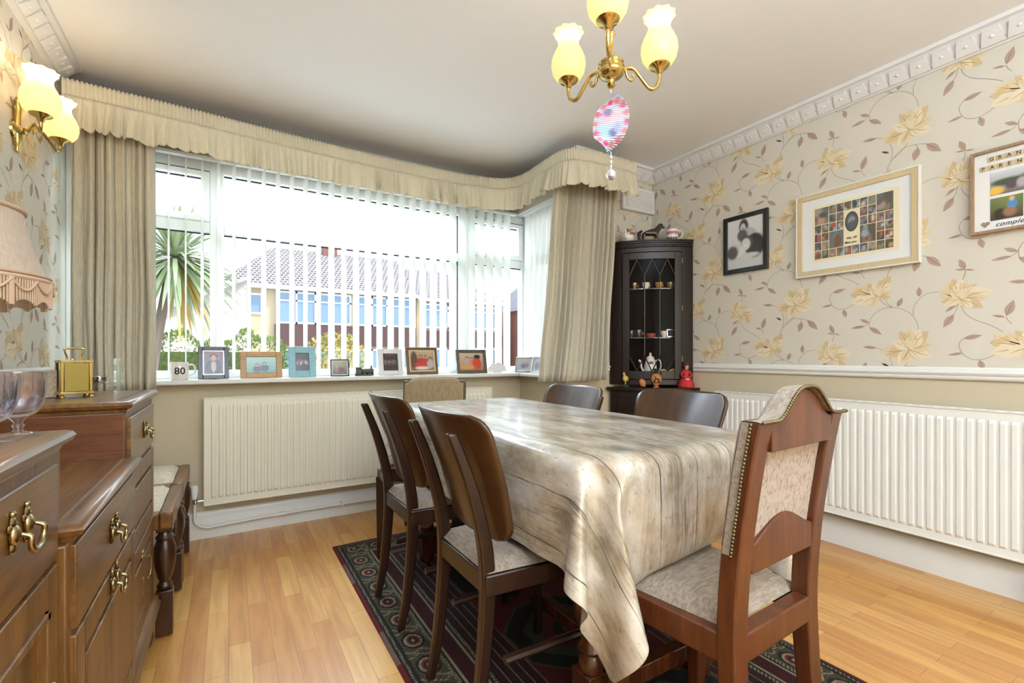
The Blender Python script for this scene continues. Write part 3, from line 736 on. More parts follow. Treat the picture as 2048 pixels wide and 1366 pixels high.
# ------------------------------------------------------------------ dining table
tb = thing('dining_table', 'dark wooden dining table with bulbous turned legs under the printed cloth', 'table', (1.045, 1.55, 0.008))
b = B(); b.prism(rrect(0.71, 1.385, 0.80, 2.295, 0.09), (0, 0, 0.724), (1, 0, 0), (0, 1, 0), (0, 0, 0.024))
b.build('table_top', 'table_wood', tb, world=True, bevel=0.004)
b = B(); b.box(0.79, 1.30, 0.92, 0.945, 0.65, 0.728); b.box(0.79, 1.30, 2.17, 2.195, 0.65, 0.728); b.box(0.79, 0.812, 0.945, 2.17, 0.65, 0.728); b.box(1.278, 1.30, 0.945, 2.17, 0.65, 0.728)
b.build('apron', 'table_wood', tb, world=True, bevel=0.002)
LP = [(0.034, 0.17), (0.034, 0.20), (0.026, 0.215), (0.036, 0.225), (0.030, 0.24), (0.022, 0.26), (0.030, 0.28), (0.040, 0.30), (0.047, 0.33), (0.048, 0.36), (0.043, 0.40), (0.034, 0.43), (0.024, 0.45), (0.033, 0.46), (0.024, 0.475), (0.030, 0.49), (0.030, 0.56)]
for (x, y) in ((0.825, 0.955), (1.265, 0.955), (0.825, 2.16), (1.265, 2.16)):
    b = B(); b.lathe(LP, (x, y, 0), 24); b.box(x - 0.034, x + 0.034, y - 0.034, y + 0.034, 0.56, 0.728); b.box(x - 0.036, x + 0.036, y - 0.036, y + 0.036, 0.045, 0.17)
    b.lathe([(0.030, 0.009), (0.036, 0.02), (0.032, 0.045)], (x, y, 0), 20)
    b.build('leg', 'table_wood', tb, world=True, bevel=0.002, smooth=45)
B().box(0.85, 1.24, 0.935, 0.975, 0.075, 0.125).build('stretcher', 'table_wood', tb, world=True, bevel=0.003)
B().box(0.85, 1.24, 2.14, 2.18, 0.075, 0.125).build('stretcher', 'table_wood', tb, world=True, bevel=0.003)
B().box(0.974, 1.006, 0.975, 2.14, 0.078, 0.122).build('stretcher', 'table_wood', tb, world=True, bevel=0.003)

# tablecloth: draped sheet (vertex positions of the settled drape)
CLOTH = [723,802,266,718,774,295,714,746,324,728,721,352,761,722,374,777,756,387,767,794,396,752,831,406,765,866,415,804,857,417,840,851,431,856,861,467,893,867,474,934,873,474,974,878,474,1014,884,474,1054,890,474,1095,895,474,1135,901,474,1175,906,474,1215,912,474,1256,915,473,1272,894,443,1288,862,424,1301,827,409,1302,788,398,1296,749,389,1309,713,377,1340,699,357,1365,712,329,1374,738,298,1378,764,268,
726,832,296,724,804,325,717,776,354,717,747,382,739,728,409,769,746,427,769,784,437,753,821,447,762,857,456,798,848,457,828,820,455,859,820,473,899,825,474,939,831,474,980,837,474,1020,842,474,1060,848,474,1100,854,474,1141,859,474,1181,865,474,1221,870,474,1261,876,474,1292,882,475,1311,856,458,1313,817,448,1306,778,439,1306,739,429,1331,713,413,1361,719,387,1373,743,357,1375,770,326,1382,796,296,
718,860,326,728,833,355,724,805,384,717,777,412,722,749,441,751,742,465,769,774,478,755,811,488,760,848,497,797,842,499,825,813,496,862,797,495,903,797,495,943,801,495,984,805,495,1024,810,496,1064,815,496,1105,820,497,1145,826,498,1185,833,500,1225,840,501,1258,858,511,1295,858,505,1320,846,498,1317,807,489,1309,768,480,1323,733,467,1354,727,445,1371,748,415,1373,775,384,1377,801,354,1393,824,325,
692,870,357,719,861,385,729,834,413,724,806,442,718,778,471,730,753,499,761,763,518,758,801,529,757,839,538,794,836,541,824,808,538,862,795,537,903,795,537,943,798,537,984,800,537,1024,802,537,1065,805,537,1106,808,538,1146,812,538,1186,816,538,1227,821,539,1262,834,545,1300,849,545,1326,836,539,1319,797,530,1318,758,520,1346,738,502,1369,754,474,1371,780,443,1372,807,412,1388,829,383,1416,840,356,
670,851,388,693,870,416,721,862,443,730,836,472,724,808,501,720,779,530,742,761,556,760,791,570,755,829,580,792,829,582,823,803,580,862,793,579,903,795,579,943,797,579,984,799,579,1024,800,579,1065,801,580,1106,803,580,1146,806,580,1187,808,580,1227,811,580,1268,817,581,1303,837,584,1330,826,580,1322,787,571,1337,753,558,1365,760,532,1369,786,501,1368,812,470,1384,834,441,1413,842,414,1444,841,388,
662,823,417,674,848,446,695,869,474,722,863,502,732,836,530,725,809,559,724,780,588,753,780,610,753,819,620,790,823,624,822,798,622,862,792,622,903,796,622,943,797,622,984,798,622,1024,798,622,1065,799,622,1106,800,622,1146,801,622,1187,803,622,1228,805,622,1268,809,622,1304,828,626,1334,815,621,1330,776,611,1360,766,590,1366,791,560,1364,817,529,1380,839,500,1410,843,473,1440,838,446,1471,837,419,
653,794,447,668,819,476,679,845,504,696,868,533,724,864,561,734,838,589,727,810,618,733,783,646,751,808,661,787,816,666,822,794,664,862,793,664,903,796,664,943,796,664,984,797,664,1024,797,664,1065,797,664,1106,798,664,1146,798,664,1187,800,664,1228,801,664,1268,802,664,1305,818,666,1337,805,662,1351,774,648,1362,797,618,1359,823,587,1376,843,558,1407,843,531,1437,837,504,1468,838,478,1494,850,450,
625,785,476,650,796,506,671,816,534,685,842,563,697,867,592,725,865,619,738,838,647,734,811,676,752,794,701,785,807,707,822,792,706,862,796,706,903,796,706,943,796,706,984,796,706,1024,796,706,1065,796,706,1106,796,706,1146,796,706,1187,797,706,1228,798,706,1268,799,706,1307,807,707,1338,793,702,1356,803,676,1353,828,645,1373,847,616,1404,842,590,1434,837,563,1463,845,536,1480,865,505,1483,884,469,
608,820,488,622,815,526,642,814,561,666,820,592,688,839,621,698,865,650,726,863,678,748,839,702,754,810,730,780,795,748,821,796,748,862,796,748,902,796,748,943,796,748,984,796,748,1024,796,748,1065,796,748,1106,796,748,1147,796,748,1187,796,748,1228,796,748,1269,796,748,1310,795,749,1336,807,729,1347,834,701,1370,852,673,1400,842,648,1430,842,622,1451,860,592,1453,878,556,1448,887,516,1442,890,476,
628,856,487,632,855,527,638,852,568,645,848,607,659,843,645,681,843,679,699,863,709,729,859,734,742,833,760,780,831,769,821,831,768,862,831,768,902,831,768,943,831,768,984,831,768,1024,831,768,1065,831,768,1106,831,768,1147,831,768,1187,831,767,1228,831,767,1269,831,768,1309,831,769,1340,841,754,1366,858,730,1397,853,706,1423,856,678,1424,872,642,1418,876,602,1413,874,562,1408,875,521,1403,875,481,
659,884,485,663,883,525,667,882,566,671,881,606,673,881,646,683,876,686,686,874,726,699,872,763,740,873,767,780,873,767,821,873,766,862,873,766,902,873,766,943,873,766,984,873,766,1024,873,766,1065,873,766,1106,873,766,1147,873,766,1187,873,766,1228,873,766,1269,873,766,1309,873,766,1350,873,766,1389,872,760,1405,874,725,1390,877,688,1385,878,648,1380,880,607,1375,882,567,1370,883,527,1365,885,486,
684,918,484,686,918,524,688,918,565,690,917,605,691,917,646,688,916,686,686,916,727,699,916,764,740,916,766,780,916,766,821,916,766,862,916,766,902,916,766,943,916,766,984,916,766,1024,916,766,1065,916,766,1106,916,766,1147,916,766,1187,916,766,1228,915,766,1269,915,766,1309,915,766,1350,915,766,1391,915,764,1404,916,728,1400,917,688,1395,919,648,1389,920,608,1384,922,567,1378,923,527,1373,924,487,
688,960,484,688,960,524,687,959,565,687,959,606,686,959,646,685,958,687,686,958,727,700,958,764,740,958,766,780,958,766,821,958,766,862,958,766,902,958,766,943,958,766,984,958,766,1024,958,766,1065,958,766,1106,958,766,1147,958,766,1187,958,766,1228,958,766,1269,958,766,1309,958,766,1350,958,766,1390,958,764,1404,958,728,1409,958,688,1409,958,647,1407,958,606,1404,958,566,1400,959,525,1396,960,485,
679,1001,484,679,1001,524,680,1001,565,681,1001,606,682,1001,646,684,1000,687,686,1000,728,700,1000,764,740,1000,766,780,1000,766,821,1000,766,862,1000,766,902,1000,766,943,1000,766,984,1000,766,1024,1000,766,1065,1000,766,1106,1000,766,1147,1000,766,1187,1000,766,1228,1000,766,1269,1000,766,1309,1000,766,1350,1000,766,1390,1000,764,1404,1000,728,1405,1000,688,1408,1000,647,1410,1000,606,1410,1000,566,1410,1000,525,1408,1000,484,
678,1043,484,680,1043,525,681,1043,565,682,1043,606,684,1043,646,685,1043,687,686,1042,728,700,1042,764,740,1042,766,780,1042,766,821,1042,766,862,1042,766,902,1042,766,943,1042,766,984,1042,766,1024,1042,766,1065,1042,766,1106,1042,766,1147,1042,766,1187,1042,766,1228,1042,766,1269,1042,766,1309,1042,766,1350,1042,766,1390,1042,764,1404,1042,728,1405,1042,688,1406,1042,647,1408,1042,606,1410,1042,566,1411,1042,525,1411,1042,484,
682,1085,484,683,1085,525,684,1085,565,684,1085,606,685,1085,646,685,1085,687,686,1085,728,700,1085,764,740,1085,766,781,1084,766,821,1084,766,862,1084,766,902,1084,766,943,1084,766,984,1084,766,1025,1084,766,1065,1084,766,1106,1084,766,1147,1084,766,1187,1084,766,1228,1084,766,1269,1084,766,1309,1084,766,1350,1084,766,1390,1084,764,1405,1084,728,1405,1084,688,1406,1084,647,1407,1084,606,1409,1084,566,1410,1084,525,1412,1084,484,
681,1128,484,682,1128,525,682,1127,565,683,1127,606,684,1127,647,685,1127,687,686,1127,728,700,1127,764,740,1127,766,781,1127,766,821,1127,766,862,1127,766,903,1127,766,943,1127,766,984,1127,766,1025,1127,766,1065,1127,766,1106,1127,766,1147,1127,766,1187,1127,766,1228,1127,766,1268,1127,766,1309,1127,766,1350,1127,766,1390,1127,764,1405,1127,728,1405,1127,687,1406,1127,647,1407,1127,606,1409,1127,566,1410,1127,525,1412,1127,484,
678,1170,484,679,1170,525,680,1170,566,682,1170,606,684,1169,647,685,1169,687,686,1169,728,700,1169,764,740,1169,766,781,1169,766,821,1169,766,862,1169,766,903,1169,766,943,1169,766,984,1169,766,1025,1169,766,1065,1169,766,1106,1169,766,1147,1169,766,1187,1169,766,1228,1169,766,1268,1169,766,1309,1169,766,1350,1169,766,1390,1169,764,1405,1169,728,1406,1169,687,1406,1169,647,1407,1169,606,1409,1169,566,1410,1169,525,1412,1169,484,
676,1212,484,678,1212,525,680,1212,566,682,1212,606,683,1212,647,685,1212,687,686,1212,728,700,1211,764,740,1211,766,781,1211,766,821,1211,766,862,1211,766,903,1211,766,943,1211,766,984,1211,766,1025,1211,766,1065,1211,766,1106,1211,766,1147,1211,766,1187,1211,766,1228,1211,766,1268,1211,766,1309,1211,766,1350,1211,766,1390,1211,764,1405,1211,728,1406,1211,687,1406,1211,647,1407,1211,606,1409,1211,566,1410,1211,525,1412,1211,484,
676,1254,484,678,1254,525,680,1254,566,682,1254,606,683,1254,647,685,1254,687,686,1254,728,700,1254,764,740,1254,766,781,1254,766,821,1254,766,862,1254,766,903,1254,766,943,1254,766,984,1253,766,1025,1253,766,1065,1253,766,1106,1253,766,1147,1253,766,1187,1253,766,1228,1253,766,1268,1253,766,1309,1253,766,1350,1253,766,1390,1253,764,1405,1253,728,1406,1253,687,1406,1253,647,1408,1253,606,1409,1253,566,1410,1253,525,1412,1253,484,
675,1296,484,678,1296,525,680,1296,566,682,1296,606,683,1296,647,685,1296,688,686,1296,728,700,1296,764,740,1296,766,781,1296,766,821,1296,766,862,1296,766,903,1296,766,943,1296,766,984,1296,766,1025,1296,766,1065,1296,766,1106,1296,766,1147,1296,766,1187,1296,766,1228,1296,766,1269,1296,766,1309,1296,766,1350,1296,766,1390,1296,764,1405,1296,728,1406,1296,687,1406,1296,647,1408,1296,606,1409,1296,566,1410,1296,525,1412,1296,484,
676,1338,484,678,1338,525,680,1338,566,682,1338,606,683,1338,647,685,1338,688,686,1338,728,700,1338,764,740,1338,766,781,1338,766,821,1338,766,862,1338,766,903,1338,766,943,1338,766,984,1338,766,1025,1338,766,1065,1338,766,1106,1338,766,1147,1338,766,1187,1338,766,1228,1338,766,1269,1338,766,1309,1338,766,1350,1338,766,1390,1338,764,1405,1338,728,1406,1338,687,1407,1338,647,1408,1338,606,1409,1338,566,1411,1338,525,1412,1338,484,
677,1381,484,678,1381,525,680,1381,566,682,1381,606,683,1380,647,685,1380,688,686,1380,728,700,1380,764,740,1380,766,781,1380,766,822,1380,766,862,1380,766,903,1380,766,943,1380,766,984,1380,766,1025,1380,766,1065,1380,766,1106,1380,766,1147,1380,766,1187,1380,766,1228,1380,766,1269,1380,766,1309,1380,766,1350,1380,766,1390,1380,764,1405,1380,728,1406,1380,687,1406,1380,647,1408,1380,606,1409,1380,566,1411,1380,525,1412,1380,484,
676,1423,484,678,1423,525,680,1423,566,682,1423,606,683,1423,647,685,1423,688,686,1423,728,700,1423,764,740,1423,766,781,1423,766,822,1423,766,862,1422,766,903,1422,766,943,1422,766,984,1422,766,1025,1422,766,1065,1422,766,1106,1422,766,1147,1422,766,1187,1422,766,1228,1422,766,1269,1422,766,1309,1422,766,1350,1422,766,1390,1422,764,1404,1422,728,1406,1422,687,1406,1422,647,1408,1422,606,1409,1422,566,1411,1422,525,1412,1422,484,
676,1465,484,678,1465,525,680,1465,566,682,1465,606,683,1465,647,685,1465,688,686,1465,728,700,1465,764,740,1465,766,781,1465,766,822,1465,766,862,1465,766,903,1465,766,944,1465,766,984,1465,766,1025,1465,766,1065,1465,766,1106,1465,766,1147,1465,766,1187,1465,766,1228,1465,766,1269,1465,766,1309,1465,766,1350,1465,766,1390,1465,764,1404,1464,728,1405,1464,687,1406,1464,647,1408,1464,606,1409,1464,566,1411,1464,525,1412,1464,484,
675,1507,485,678,1507,525,680,1507,566,682,1507,606,683,1507,647,685,1507,688,686,1507,728,700,1507,764,740,1507,766,781,1507,766,822,1507,766,862,1507,766,903,1507,766,944,1507,766,984,1507,766,1025,1507,766,1065,1507,766,1106,1507,766,1147,1507,766,1187,1507,766,1228,1507,766,1269,1507,766,1309,1507,766,1350,1507,766,1390,1507,764,1404,1507,728,1405,1507,687,1406,1507,647,1408,1507,606,1409,1507,566,1411,1507,525,1412,1507,484,
675,1550,485,678,1550,525,680,1550,566,682,1550,606,683,1550,647,685,1549,688,686,1549,728,700,1549,764,740,1549,766,781,1549,766,822,1549,766,862,1549,766,903,1549,766,944,1549,766,984,1549,766,1025,1549,766,1066,1549,766,1106,1549,766,1147,1549,766,1187,1549,766,1228,1549,766,1269,1549,766,1309,1549,766,1350,1549,766,1390,1549,764,1404,1549,728,1405,1549,687,1406,1549,647,1408,1549,606,1409,1549,566,1410,1549,525,1412,1549,484,
675,1592,485,678,1592,525,680,1592,566,682,1592,606,683,1592,647,684,1592,688,686,1592,728,700,1592,764,740,1592,766,781,1592,766,822,1592,766,862,1592,766,903,1592,766,944,1592,766,984,1592,766,1025,1592,766,1066,1591,766,1106,1591,766,1147,1591,766,1187,1591,766,1228,1591,766,1269,1591,766,1309,1591,766,1350,1591,766,1390,1591,764,1404,1591,728,1405,1591,687,1406,1591,647,1407,1591,606,1409,1591,566,1410,1591,525,1412,1591,484,
676,1634,485,678,1634,525,680,1634,566,682,1634,606,683,1634,647,684,1634,688,686,1634,728,700,1634,764,740,1634,766,781,1634,766,822,1634,766,862,1634,766,903,1634,766,944,1634,766,984,1634,766,1025,1634,766,1066,1634,766,1106,1634,766,1147,1634,766,1187,1634,766,1228,1634,766,1269,1634,766,1309,1634,766,1350,1634,766,1390,1634,764,1404,1634,728,1405,1634,687,1406,1634,647,1407,1633,606,1409,1633,565,1410,1633,525,1412,1633,484,
676,1676,485,678,1676,525,680,1676,566,682,1676,606,683,1676,647,684,1676,688,685,1676,728,700,1676,764,740,1676,766,781,1676,766,822,1676,766,862,1676,766,903,1676,766,944,1676,766,984,1676,766,1025,1676,766,1066,1676,766,1106,1676,766,1147,1676,766,1188,1676,766,1228,1676,766,1269,1676,766,1309,1676,766,1350,1676,766,1390,1676,764,1404,1676,728,1405,1676,687,1406,1676,647,1407,1676,606,1408,1676,565,1410,1676,525,1412,1676,484,
676,1718,485,678,1718,525,680,1718,566,682,1718,606,683,1718,647,684,1718,688,685,1718,728,700,1718,764,740,1718,766,781,1718,766,822,1718,766,862,1718,766,903,1718,766,944,1718,766,984,1718,766,1025,1718,766,1066,1718,766,1106,1718,766,1147,1718,766,1188,1718,766,1228,1718,766,1269,1718,766,1309,1718,766,1350,1718,766,1390,1718,764,1404,1718,728,1405,1718,687,1406,1718,647,1407,1718,606,1408,1718,565,1410,1718,525,1412,1718,484,
676,1761,485,678,1761,525,680,1761,566,682,1761,606,683,1761,647,684,1761,688,685,1761,728,700,1761,764,740,1761,766,781,1761,766,822,1761,766,862,1760,766,903,1760,766,944,1760,766,984,1760,766,1025,1760,766,1066,1760,766,1106,1760,766,1147,1760,766,1188,1760,766,1228,1760,766,1269,1760,766,1310,1760,766,1350,1760,766,1390,1760,764,1404,1760,728,1405,1760,687,1406,1760,647,1407,1760,606,1408,1760,565,1410,1760,525,1412,1760,484,
677,1803,485,679,1803,525,680,1803,566,682,1803,606,683,1803,647,684,1803,688,685,1803,728,700,1803,764,740,1803,766,781,1803,766,822,1803,766,862,1803,766,903,1803,766,944,1803,766,984,1803,766,1025,1803,766,1066,1803,766,1106,1803,766,1147,1803,766,1188,1803,766,1228,1803,766,1269,1803,766,1310,1803,766,1350,1802,766,1390,1802,764,1404,1802,728,1405,1802,687,1406,1802,647,1407,1802,606,1408,1802,565,1410,1802,525,1411,1802,484,
677,1845,484,679,1845,525,680,1845,566,682,1845,606,683,1845,647,684,1845,688,685,1845,728,700,1845,764,740,1845,766,781,1845,766,822,1845,766,862,1845,766,903,1845,766,944,1845,766,984,1845,766,1025,1845,766,1066,1845,766,1106,1845,766,1147,1845,766,1188,1845,766,1228,1845,766,1269,1845,766,1310,1845,766,1350,1845,766,1390,1845,764,1404,1845,728,1405,1845,687,1406,1845,647,1407,1845,606,1408,1844,565,1409,1844,525,1411,1844,484,
677,1887,484,679,1887,525,681,1887,566,682,1887,606,683,1887,647,684,1887,688,685,1887,728,700,1887,764,740,1887,766,781,1887,766,822,1887,766,862,1887,766,903,1887,766,944,1887,766,984,1887,766,1025,1887,766,1066,1887,766,1106,1887,766,1147,1887,766,1188,1887,766,1228,1887,766,1269,1887,766,1310,1887,766,1350,1887,766,1390,1887,764,1404,1887,728,1405,1887,687,1406,1887,647,1407,1887,606,1408,1887,565,1409,1887,525,1411,1887,484,
677,1930,485,679,1930,525,681,1930,566,682,1930,606,683,1930,647,684,1930,688,685,1930,728,700,1930,764,740,1930,766,781,1930,766,822,1930,766,862,1930,766,903,1930,766,944,1930,766,984,1930,766,1025,1930,766,1066,1930,766,1106,1930,766,1147,1929,766,1188,1929,766,1228,1929,766,1269,1929,766,1310,1929,766,1350,1929,766,1390,1929,764,1404,1929,728,1405,1929,687,1406,1929,647,1407,1929,606,1408,1929,565,1409,1929,525,1411,1929,484,
677,1972,485,679,1972,525,681,1972,566,682,1972,606,684,1972,647,685,1972,688,686,1972,728,700,1972,764,740,1972,766,781,1972,766,822,1972,766,862,1972,766,903,1972,766,944,1972,766,984,1972,766,1025,1972,766,1066,1972,766,1106,1972,766,1147,1972,766,1188,1972,766,1228,1972,766,1269,1972,766,1310,1972,766,1350,1972,766,1390,1972,764,1404,1971,728,1405,1971,687,1406,1971,646,1407,1971,606,1408,1971,565,1410,1971,525,1411,1971,484,
677,2014,485,679,2014,525,681,2014,566,682,2014,606,684,2014,647,685,2014,688,686,2014,728,700,2014,764,740,2014,766,781,2014,766,822,2014,766,862,2014,766,903,2014,766,944,2014,766,984,2014,766,1025,2014,766,1066,2014,766,1106,2014,766,1147,2014,766,1188,2014,766,1228,2014,766,1269,2014,766,1310,2014,766,1350,2014,766,1390,2014,764,1404,2014,728,1405,2014,687,1406,2014,646,1407,2013,606,1408,2013,565,1410,2013,525,1412,2013,484,
677,2056,485,678,2056,525,680,2056,566,682,2056,606,684,2056,647,685,2056,688,686,2056,728,700,2056,764,740,2056,766,781,2056,766,822,2056,766,862,2056,766,903,2056,766,944,2056,766,984,2056,766,1025,2056,766,1066,2056,766,1106,2056,766,1147,2056,766,1188,2056,766,1228,2056,766,1269,2056,766,1310,2056,766,1350,2056,766,1390,2056,764,1404,2056,728,1405,2056,687,1406,2056,646,1408,2056,606,1410,2056,565,1412,2056,525,1414,2056,484,
678,2098,485,678,2098,525,679,2098,566,681,2098,606,684,2098,647,685,2098,688,686,2098,728,700,2099,764,740,2099,766,781,2099,766,822,2099,766,862,2098,766,903,2098,766,944,2098,766,984,2098,766,1025,2098,766,1066,2098,766,1106,2098,766,1147,2098,766,1188,2098,766,1228,2098,766,1269,2098,766,1310,2098,766,1350,2098,766,1391,2098,764,1404,2098,728,1405,2098,687,1408,2098,646,1411,2098,606,1413,2098,565,1414,2098,525,1415,2098,484,
682,2140,485,680,2140,525,678,2140,566,678,2140,607,680,2140,647,684,2141,688,686,2141,728,700,2141,764,740,2141,766,781,2141,766,822,2141,766,862,2141,766,903,2141,766,944,2141,766,984,2141,766,1025,2141,766,1066,2141,766,1106,2141,766,1147,2141,766,1188,2141,766,1229,2141,766,1269,2141,766,1310,2141,766,1350,2141,766,1391,2140,764,1404,2140,728,1410,2140,687,1412,2140,647,1412,2140,606,1412,2140,565,1410,2140,525,1408,2139,484,
699,2179,486,694,2180,526,689,2181,566,684,2182,607,680,2182,647,679,2182,688,682,2183,729,700,2183,764,740,2183,766,781,2183,766,822,2183,766,862,2183,766,903,2183,766,944,2183,766,984,2183,766,1025,2183,766,1066,2183,766,1106,2183,766,1147,2183,766,1188,2183,766,1229,2183,766,1269,2183,766,1310,2183,766,1351,2183,766,1391,2183,764,1404,2182,728,1405,2181,687,1401,2180,647,1398,2179,606,1394,2178,566,1391,2177,526,1387,2176,485,
728,2210,489,722,2212,529,716,2214,569,709,2216,609,703,2218,649,697,2219,690,686,2224,727,699,2226,764,740,2225,766,781,2225,766,822,2225,766,862,2225,766,903,2225,766,944,2225,766,984,2225,766,1025,2225,766,1066,2225,766,1107,2225,766,1147,2225,766,1188,2225,766,1229,2225,766,1269,2225,766,1310,2225,766,1351,2226,769,1392,2227,764,1404,2224,726,1394,2222,687,1387,2220,647,1382,2218,606,1378,2216,566,1373,2215,526,1370,2213,485,
738,2248,488,730,2250,528,721,2252,568,712,2254,607,703,2255,647,693,2256,686,690,2266,722,717,2251,742,741,2267,769,781,2268,766,822,2268,766,862,2267,766,903,2267,766,944,2267,766,984,2267,766,1025,2267,766,1066,2267,766,1107,2267,766,1147,2267,766,1188,2267,766,1229,2267,766,1270,2268,766,1311,2267,768,1350,2266,766,1375,2253,739,1402,2265,721,1411,2251,684,1409,2247,644,1405,2248,604,1402,2246,563,1400,2244,523,1397,2242,482,
700,2253,479,691,2252,519,682,2250,558,672,2249,598,664,2260,635,683,2277,664,712,2259,686,740,2268,712,752,2293,741,780,2309,761,821,2309,762,862,2309,762,903,2309,762,944,2309,762,984,2308,762,1025,2308,762,1066,2308,762,1106,2308,762,1147,2308,762,1188,2309,762,1229,2309,762,1270,2309,762,1311,2310,762,1336,2292,742,1352,2271,714,1377,2260,689,1402,2278,664,1430,2276,635,1443,2261,599,1444,2250,560,1442,2245,520,1440,2243,480,
662,2238,470,652,2239,509,643,2250,547,648,2272,580,676,2282,606,707,2270,630,737,2271,655,747,2297,684,743,2322,716,783,2318,722,822,2325,724,862,2320,723,903,2321,723,944,2321,723,984,2321,723,1025,2321,723,1066,2321,723,1106,2320,723,1147,2320,723,1188,2320,723,1228,2321,723,1267,2319,724,1308,2318,722,1347,2320,716,1342,2295,685,1350,2266,658,1380,2263,632,1404,2281,605,1432,2291,578,1459,2284,549,1474,2269,514,1478,2256,476,
622,2240,459,620,2259,494,638,2281,523,669,2284,548,700,2273,572,731,2275,597,737,2301,627,733,2327,658,753,2315,678,787,2305,683,822,2324,682,863,2323,681,903,2320,681,944,2320,681,984,2321,681,1025,2321,681,1066,2320,681,1106,2320,681,1147,2320,681,1188,2322,681,1228,2326,681,1268,2318,682,1305,2302,683,1329,2320,678,1359,2322,658,1352,2295,629,1354,2268,600,1382,2264,573,1408,2281,546,1434,2297,520,1464,2302,493,1490,2293,463,
604,2270,439,630,2286,465,662,2285,490,693,2276,514,724,2279,539,732,2305,569,729,2332,599,753,2340,625,753,2302,638,789,2298,641,822,2321,640,863,2325,639,903,2321,639,944,2320,639,984,2320,639,1025,2321,639,1066,2321,639,1106,2321,639,1147,2322,639,1188,2325,639,1228,2324,639,1268,2314,640,1303,2294,642,1329,2311,637,1342,2342,626,1363,2324,600,1353,2297,570,1357,2270,541,1386,2264,514,1412,2280,488,1437,2298,461,1466,2310,435,
622,2288,407,655,2286,432,687,2279,456,718,2284,481,728,2309,510,726,2336,541,744,2356,569,758,2326,586,754,2290,597,791,2292,600,823,2317,597,863,2325,597,903,2323,597,944,2321,597,984,2321,597,1025,2321,597,1066,2321,597,1106,2322,597,1147,2323,597,1188,2324,597,1228,2320,597,1267,2308,598,1301,2287,600,1331,2302,596,1326,2341,588,1356,2352,569,1364,2326,541,1354,2299,512,1361,2272,483,1389,2265,456,1417,2279,430,1442,2296,403,
648,2285,373,680,2282,398,710,2289,423,724,2313,452,724,2340,482,737,2364,512,765,2350,533,754,2315,546,756,2278,557,793,2286,558,824,2312,556,863,2323,555,903,2324,555,944,2322,554,984,2321,554,1025,2321,554,1066,2322,554,1106,2322,554,1147,2324,554,1188,2322,555,1228,2317,555,1266,2303,556,1300,2280,559,1332,2293,555,1322,2331,547,1336,2365,535,1365,2356,512,1364,2328,482,1356,2301,453,1364,2275,424,1393,2266,397,1422,2277,371,
673,2286,340,703,2295,365,720,2318,394,722,2345,424,732,2370,454,761,2372,479,769,2337,494,750,2303,505,758,2268,516,795,2280,516,824,2308,514,863,2321,513,903,2323,512,944,2323,512,984,2322,512,1025,2321,512,1066,2322,512,1106,2322,512,1147,2322,512,1188,2320,512,1228,2313,513,1265,2297,514,1298,2273,517,1332,2284,514,1324,2322,505,1320,2361,496,1350,2379,480,1369,2358,453,1364,2330,424,1357,2303,394,1368,2277,366,1396,2268,339,
695,2300,307,715,2322,336,721,2349,365,728,2375,395,754,2388,423,777,2362,441,767,2325,453,747,2291,465,761,2258,475,797,2274,474,825,2303,472,863,2318,470,903,2322,470,944,2322,470,984,2322,470,1025,2322,470,1066,2322,470,1106,2321,470,1147,2320,470,1188,2316,470,1227,2308,471,1264,2291,473,1296,2266,475,1332,2276,472,1327,2314,464,1314,2352,456,1329,2386,444,1362,2386,423,1370,2360,394,1363,2333,365,1359,2305,336,1372,2280,307,
708,2327,278,720,2353,307,727,2379,337,747,2398,366,777,2385,388,780,2348,401,762,2314,413,745,2279,424,764,2248,434,798,2268,433,826,2298,430,863,2315,428,903,2320,428,944,2321,428,984,2321,428,1025,2320,428,1066,2320,428,1106,2319,428,1147,2317,428,1188,2313,428,1227,2304,429,1263,2285,431,1295,2260,434,1332,2268,431,1330,2306,423,1314,2343,414,1315,2382,405,1343,2405,390,1369,2390,365,1369,2363,336,1362,2335,307,1362,2307,277]
m, t, p = newmat('cloth_wood_print')
uv = t.nodes.new('ShaderNodeUVMap'); uv.uv_map = 'UVMap'
def mapn(sc, inp):
    q = t.nodes.new('ShaderNodeMapping'); q.inputs['Scale'].default_value = sc; t.links.new(inp, q.inputs[0]); return q.outputs[0]
def noise(v, s, d=5, r=0.6, dist=0.0):
    q = t.nodes.new('ShaderNodeTexNoise'); q.inputs['Scale'].default_value = s; q.inputs['Detail'].default_value = d; q.inputs['Roughness'].default_value = r; q.inputs['Distortion'].default_value = dist
    t.links.new(v, q.inputs['Vector']); return q.outputs['Fac']
def ramp(v, stops):
    q = t.nodes.new('ShaderNodeValToRGB'); e = q.color_ramp.elements
    e[0].position = stops[0][0]; e[0].color = c4(stops[0][1]); e[1].position = stops[-1][0]; e[1].color = c4(stops[-1][1])
    for pos, c in stops[1:-1]:
        k = e.new(pos); k.color = c4(c)
    t.links.new(v, q.inputs[0]); return q.outputs[0]
def mixc(f, a, bb, mode='MIX', fac=None):
    q = t.nodes.new('ShaderNodeMix'); q.data_type = 'RGBA'; q.blend_type = mode
    if f is not None: t.links.new(f, q.inputs[0])
    else: q.inputs[0].default_value = fac
    t.links.new(a, q.inputs[6])
    if isinstance(bb, tuple): q.inputs[7].default_value = c4(bb)
    else: t.links.new(bb, q.inputs[7])
    return q.outputs[2]
def math_(op, a, bb=None, c=None):
    q = t.nodes.new('ShaderNodeMath'); q.operation = op
    for i, x in enumerate((a, bb, c)):
        if x is None: continue
        if isinstance(x, (int, float)): q.inputs[i].default_value = x
        else: t.links.new(x, q.inputs[i])
    return q.outputs[0]
U_ = uv.outputs[0]
